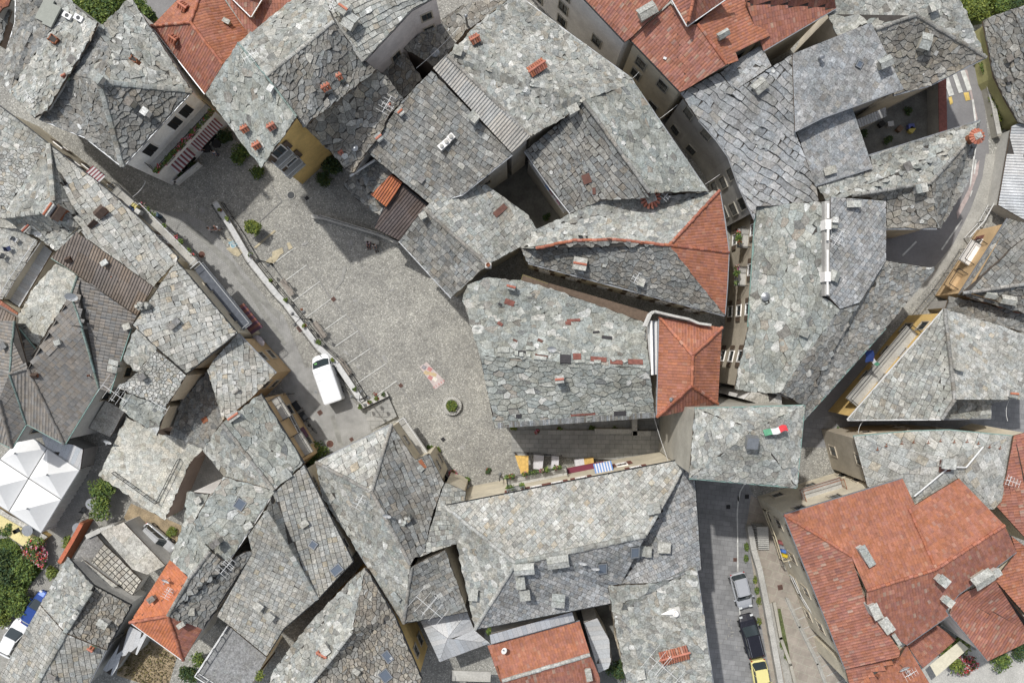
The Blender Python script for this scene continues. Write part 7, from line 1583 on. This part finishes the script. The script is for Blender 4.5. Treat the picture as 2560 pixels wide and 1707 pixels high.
# overhead cables
for k, (s, z) in enumerate((('A3 1135 665 A3 1200 605', 8), ('A3 1370 1000 A3 1525 880', 7.5), ('A3 1755 1548 A3 1880 1465', 7), ('B1 1115 310 B1 1225 175', 5), ('C3 1325 745 C3 1445 1115', 7), ('C4 960 885 C4 1003 775', 6), ('C4 2213 780 C4 2222 610', 6), ('A2 1480 575 A2 1840 230', 8.8))):
    a, b2 = pts(s, z); o = thing('cable', 'thin overhead cable, '+('upper one across the palazzo street', 'middle one across the palazzo street', 'lower one across the palazzo street', 'across the upper street in the hotel shade', 'above the wide steps beside the tower', 'above the dark alley below the wedge roof', 'above the dark alley at the right edge', 'drooping over the ruined roof')[k], 'cable', a); OFF[o.name] = a.copy(); g = MB()
    m_ = (a+b2)/2-Vector((0, 0, .3)); g.tube([a, a.lerp(m_, .5)-Vector((0, 0, .08)), m_, b2.lerp(m_, .5)-Vector((0, 0, .08)), b2], .022, white_metal, 5); g.build('wire', o)

for s, lab, cc in (('A4 1410 1090', 'yellow tray on a table in the dark yard', (.5, .42, .12)), ('A4 1405 1060', 'blue and red bags in the dark yard', (.1, .12, .3)), ('A4 1310 1080', 'brown wooden tub in the dark yard', (.15, .10, .07)), ('A4 1232 1040', 'white bin in the dark yard', (.5, .5, .5)), ('A4 1160 1040', 'black trolley in the dark yard', (.03, .03, .03))):
    t, x, y = s.split(); p = W(t, float(x), float(y), .5); o = thing('storage_box', lab, 'box', (p.x, p.y, 0), random.random()); g = MB(); m = mat('box_'+lab.split()[0]+'_yard', cc); g.box(0, 0, 0, .5, .55, .45, m); g.box(0, 0, .5, .54, .6, .5, m); g.build('box_body', o)
for s, lab in (('A4 1390 930', 'dark plant in the upper dark yard'), ('A4 1220 1180', 'plant in the lower dark yard'), ('A4 1010 1110', 'plant beside the dark yard railing')):
    t, x, y = s.split(); bush('yard_plant', lab, 'plant', W(t, float(x), float(y), .5), .5, .5, .35, 220, .1, FOLD, z=0)
# ------------------------------------------------------------------ people and the cyclist
skin = mat('skin', (.42, .24, .16), rough=.6, var=.05); hairm = mat('dark_hair', (.02, .016, .014), rough=.7)
def skinmesh(name, J, E, parent, m, root=0, sub=1):
    me = bpy.data.meshes.new(name); me.from_pydata([j[0] for j in J], E, []); me.materials.append(m); o = bpy.data.objects.new(name, me); COL.objects.link(o)
    o.modifiers.new('skin', 'SKIN'); s = o.modifiers.new('sub', 'SUBSURF'); s.levels = sub; s.render_levels = sub
    for i, j in enumerate(J): me.skin_vertices[0].data[i].radius = (j[1], j[1]*(j[2] if len(j) > 2 else 1))
    me.skin_vertices[0].data[root].use_root = True
    if parent: o.parent = parent
    return o
def person(label, c, rz, top, bot, pose='stand', hair=hairm, s=1.0):
    o = thing('person', label, 'person', c, rz); o.scale = (s, s, s)
    if pose == 'sit': hz = .52; kn = lambda y: ((.42, y*1.2, .50), (.50, y*1.2, .09), (.64, y*1.25, .05)); ha = lambda y: ((.02, y*1.95, .82), (.22, y*1.6, .70), (.30, y*1.3, .68))
    elif pose == 'walk': hz = .92; kn = lambda y: ((.12*(1 if y > 0 else -.4), y, .50), (.16*(1 if y > 0 else -1.6), y, .09), (.30*(1 if y > 0 else -.5), y, .04)); ha = lambda y: ((-.04*(1 if y > 0 else -3), y*2.2, 1.16), (.04*(-1 if y > 0 else 5), y*2.3, .93), (.06*(-1 if y > 0 else 5), y*2.3, .84))
    else: hz = .92; kn = lambda y: ((.03, y, .50), (.0, y, .09), (.15, y*1.1, .04)); ha = lambda y: ((.02, y*2.2, 1.15), (.16, y*2.1, .95), (.22, y*2.0, .88))
    t = hz+.0; J = [((0, 0, t), .13, 1.2), ((0, 0, t+.25), .12, 1.25), ((0, 0, t+.46), .12, 1.4), ((.01, 0, t+.56), .055), ((.03, 0, t+.66), .085), ((.035, 0, t+.76), .088), ((.03, 0, t+.81), .05)]
    E = [(0, 1), (1, 2), (2, 3), (3, 4), (4, 5), (5, 6)]
    for y in (-.09, .09):
        k, a, f = kn(y); n = len(J); J += [((.02, y, t-.05), .085), (k, .06), (a, .04), (f, .035)]; E += [(0, n), (n, n+1), (n+1, n+2), (n+2, n+3)]
        e, w_, h_ = ha(y); n = len(J); J += [((0, y*2.05, t+.46), .05), ((e[0], e[1], e[2]+t-hz), .038), ((w_[0], w_[1], w_[2]+t-hz), .026), ((h_[0], h_[1], h_[2]+t-hz), .03)]; E += [(2, n), (n, n+1), (n+1, n+2), (n+2, n+3)]
        hn = n+3; hp = Vector(J[hn][0]); dr = (hp-Vector(J[hn-1][0])).normalized(); sd = Vector((0, 1, 0)) if abs(dr.y) < .8 else Vector((1, 0, 0))
        for q in range(4): m_ = len(J); J.append((tuple(hp+dr*(.07 if q in (1, 2) else .06)+sd*(q-1.5)*.02), .009)); E.append((hn, m_))
        m_ = len(J); J.append((tuple(hp+dr*.03+Vector((.05, 0, 0))), .010)); E.append((hn, m_))
    skinmesh('body', J, E, o, skin)
    g = MB(); hd = Vector((.03, 0, t+.72))
    for dy in (-.03, .03): g.box(hd.x+.082, dy, hd.z-.01, hd.z+.012, .012, .022, hairm)
    g.box(hd.x+.098, 0, hd.z-.035, hd.z+.005, .03, .02, skin); g.box(hd.x+.085, 0, hd.z-.065, hd.z-.056, .012, .04, clr); g.build('face', o)
    g = MB(); n = 10; V = []
    for i, (rr, zz) in enumerate(((.100, -.02), (.112, .04), (.10, .09), (.06, .125), (.01, .135))):
        for k in range(n): a = 2*math.pi*k/n; V.append(Vector((hd.x-.02+rr*math.cos(a)*(1.05), rr*.92*math.sin(a), hd.z+zz+(.03 if i == 0 and math.cos(a) > .3 else 0))))
    g.solid(V, [(i*n+k, i*n+(k+1) % n, (i+1)*n+(k+1) % n, (i+1)*n+k) for i in range(4) for k in range(n)], hair); g.build('hair', o)
    e1, _, _ = ha(.09); e2, _, _ = ha(-.09); z_ = t-hz
    skinmesh('shirt', [((0, 0, t+.02), .15, 1.2), ((0, 0, t+.25), .14, 1.25), ((0, 0, t+.45), .135, 1.4), ((0, .19, t+.46), .075), ((e1[0], e1[1], e1[2]+z_+.04), .058), ((0, -.19, t+.46), .075), ((e2[0], e2[1], e2[2]+z_+.04), .058)], [(0, 1), (1, 2), (2, 3), (3, 4), (2, 5), (5, 6)], o, top)
    k1, a1, _ = kn(.09); k2, a2, _ = kn(-.09)
    skinmesh('trousers', [((0, 0, t-.0), .15, 1.15), ((.02, .09, t-.06), .10), (k1, .078), (a1, .058), ((.02, -.09, t-.06), .10), (k2, .078), (a2, .058)], [(0, 1), (1, 2), (2, 3), (0, 4), (4, 5), (5, 6)], o, bot)
    for y in (-.09, .09): k, a, f = kn(y); g = MB(); g.bar((a[0]-.06, a[1], .045), (f[0]+.02, f[1], .045), .09, .08, hairm); g.build('shoe', o)
    return o
lil = mat('lilac_shirt', (.42, .38, .48), rough=.9); dpl = mat('dark_plum_trousers', (.07, .03, .045), rough=.9); jean = mat('denim', (.09, .12, .19), rough=.9); wsh = clw
def P0(t, x, y, h=1.3): p = W(t, x, y, h); return Vector((p.x, p.y, .0))
person('person in a lilac shirt seated left of the pair by the slanting wall', P0('B2', 1005, 690, 1.1), R(-95), lil, dpl, 'sit')
person('person in a pale shirt seated right of the pair by the slanting wall', P0('B2', 1055, 712, 1.1), R(-75), clw, mat('grey_trousers', (.16, .16, .16)), 'sit')
o = thing('stone_bench', 'low stone seat block under the two seated people', 'bench', W('B2', 1045, 690)); g = MB(); g.box(0, .08, 0, .42, 1.5, .4, m_conc, R(-15)); g.build('bench_block', o)
person('person with dark hair and white shirt walking in the shaded street', P0('B1', 1752, 575, 1.2), R(20), clw, mat('light_trousers', (.36, .36, .38)), 'walk')
person('person in a reddish top walking just ahead in the shaded street', P0('B1', 1805, 572, 1.2), R(10), mat('salmon_top', (.42, .2, .17)), clw, 'walk')
person('person in a white shirt standing on the hotel terrace', P0('A1', 1792, 1275, 1.2), R(-100), clw, jean, 'stand')
person('person in pink by the round tables of the hotel terrace', P0('A1', 1680, 1250, 1.1), R(30), mat('pink_top', (.5, .25, .28)), jean, 'stand')
for s, lab in (('A1 1732 1245', 'dark round table between the two people on the hotel terrace'), ('A1 1812 1205', 'dark round table nearest the shrubs on the hotel terrace')):
    t, x, y = s.split(); p = W(t, float(x), float(y), .75); table(lab, Vector((p.x, p.y, 0)), 0, .45, 0, .74, mat('dark_tabletop', (.04, .04, .04)), 'cafe_table', round_=True)
for s, lab in (('A1 1600 1390', 'big planter shrub with orange blossom inside the hotel forecourt'), ('A1 1490 1465', 'dark planter shrub at the corner of the hotel forecourt'), ('A1 1400 1330', 'climbing plant at the left awning of the hotel'), ('A1 1610 1110', 'climbing plant between the two striped awnings'), ('A1 1775 930', 'red geraniums at the right end of the hotel front')):
    t, x, y = s.split(); bush('hotel_plant', lab, 'plant', W(t, float(x), float(y), .9), .55, .5, .5, 420, .09, FOLD if 'ger' not in lab else FLOW, pot=.35, z=.0 if 'climb' not in lab and 'ger' not in lab else 2.2)
# bicycle / motorbike by the shop front
def bike(c, rz, label):
    o = thing('bicycle', label, 'bicycle', c, rz)
    for x in (-.5, .5):
        g = MB(); n = 18; P = [Vector((x+.33*math.cos(2*math.pi*i/n), 0, .34+.33*math.sin(2*math.pi*i/n))) for i in range(n+1)]; g.tube(P, .022, tyre_m, 6)
        for i in range(6): a = math.pi*i/6; g.bar((x-.3*math.cos(a), 0, .34-.3*math.sin(a)), (x+.3*math.cos(a), 0, .34+.3*math.sin(a)), .006, .006, zinc)
        g.build('wheel', o)
    g = MB()
    for a, b2 in (((-.5, 0, .34), (-.12, 0, .3)), ((-.12, 0, .3), (.36, 0, .8)), ((-.2, 0, .82), (.36, 0, .82)), ((-.12, 0, .3), (-.22, 0, .9)), ((-.5, 0, .34), (-.2, 0, .8)), ((.5, 0, .34), (.36, 0, .95))): g.tube([a, b2], .02, iron, 6)
    g.build('frame', o); g = MB(); g.box(-.23, 0, .9, .95, .26, .14, iron); g.build('saddle', o); g = MB(); g.tube([(.3, -.26, .98), (.36, 0, .98), (.3, .26, .98)], .016, iron, 6); g.build('handlebar', o); return o
bike(W('C2', 530, 830, .5)-Vector((0, 0, .5)), R(-50), 'dark bicycle parked by the shop windows of the upper street')
bike(W('C2', 320, 555, .5)-Vector((0, 0, .5)), R(5), 'bicycle leaning at the ochre wall under the balcony')
bike(W('D1', 700, 180, .5)-Vector((0, 0, .5)), R(25), 'bicycle left by the hedge in the paved lane')
# parasol frame tables by the shop
for s, lab in (('C2 465 740', 'upper dark awning frame standing by the shop front'), ('C2 405 655', 'dark folded table frame standing by the ochre wall')):
    t, x, y = s.split(); p = W(t, float(x), float(y), .8); table(lab, Vector((p.x, p.y, 0)), R(-55), 1.0, .6, .8, mat('black_board', (.02, .022, .025)), 'display_table')
# things left on the upper terrace of the street house
for s, lab, cc in (('B1 1120 385', 'yellow box on the street balcony', (.6, .52, .2)), ('B1 1150 430', 'white cabinet on the street balcony', (.5, .5, .48)), ('B1 1100 405', 'dark blue box on the street balcony', (.05, .08, .16))):
    t, x, y = s.split(); p = W(t, float(x), float(y), 5.4); o = thing('storage_box', lab, 'box', (p.x, p.y, 4.6), R(-35)); g = MB(); g.box(0, 0, 0, .75, .5, .4, mat('box_'+lab.split()[0], cc)); g.box(0, 0, .75, .79, .54, .44, mat('box_'+lab.split()[0], cc)); g.build('box_body', o)
o = thing('waste_bin', 'dark blue waste bin standing against the street side planters', 'bin', W('B1', 1325, 468, .6)-Vector((0, 0, .6))); g = MB(); g.lathe(0, 0, [(.22, 0), (.27, .85), (.29, .86), (.2, 1.0)], mat('bin_blue', (.04, .08, .13), rough=.4), 14); g.build('bin_body', o)
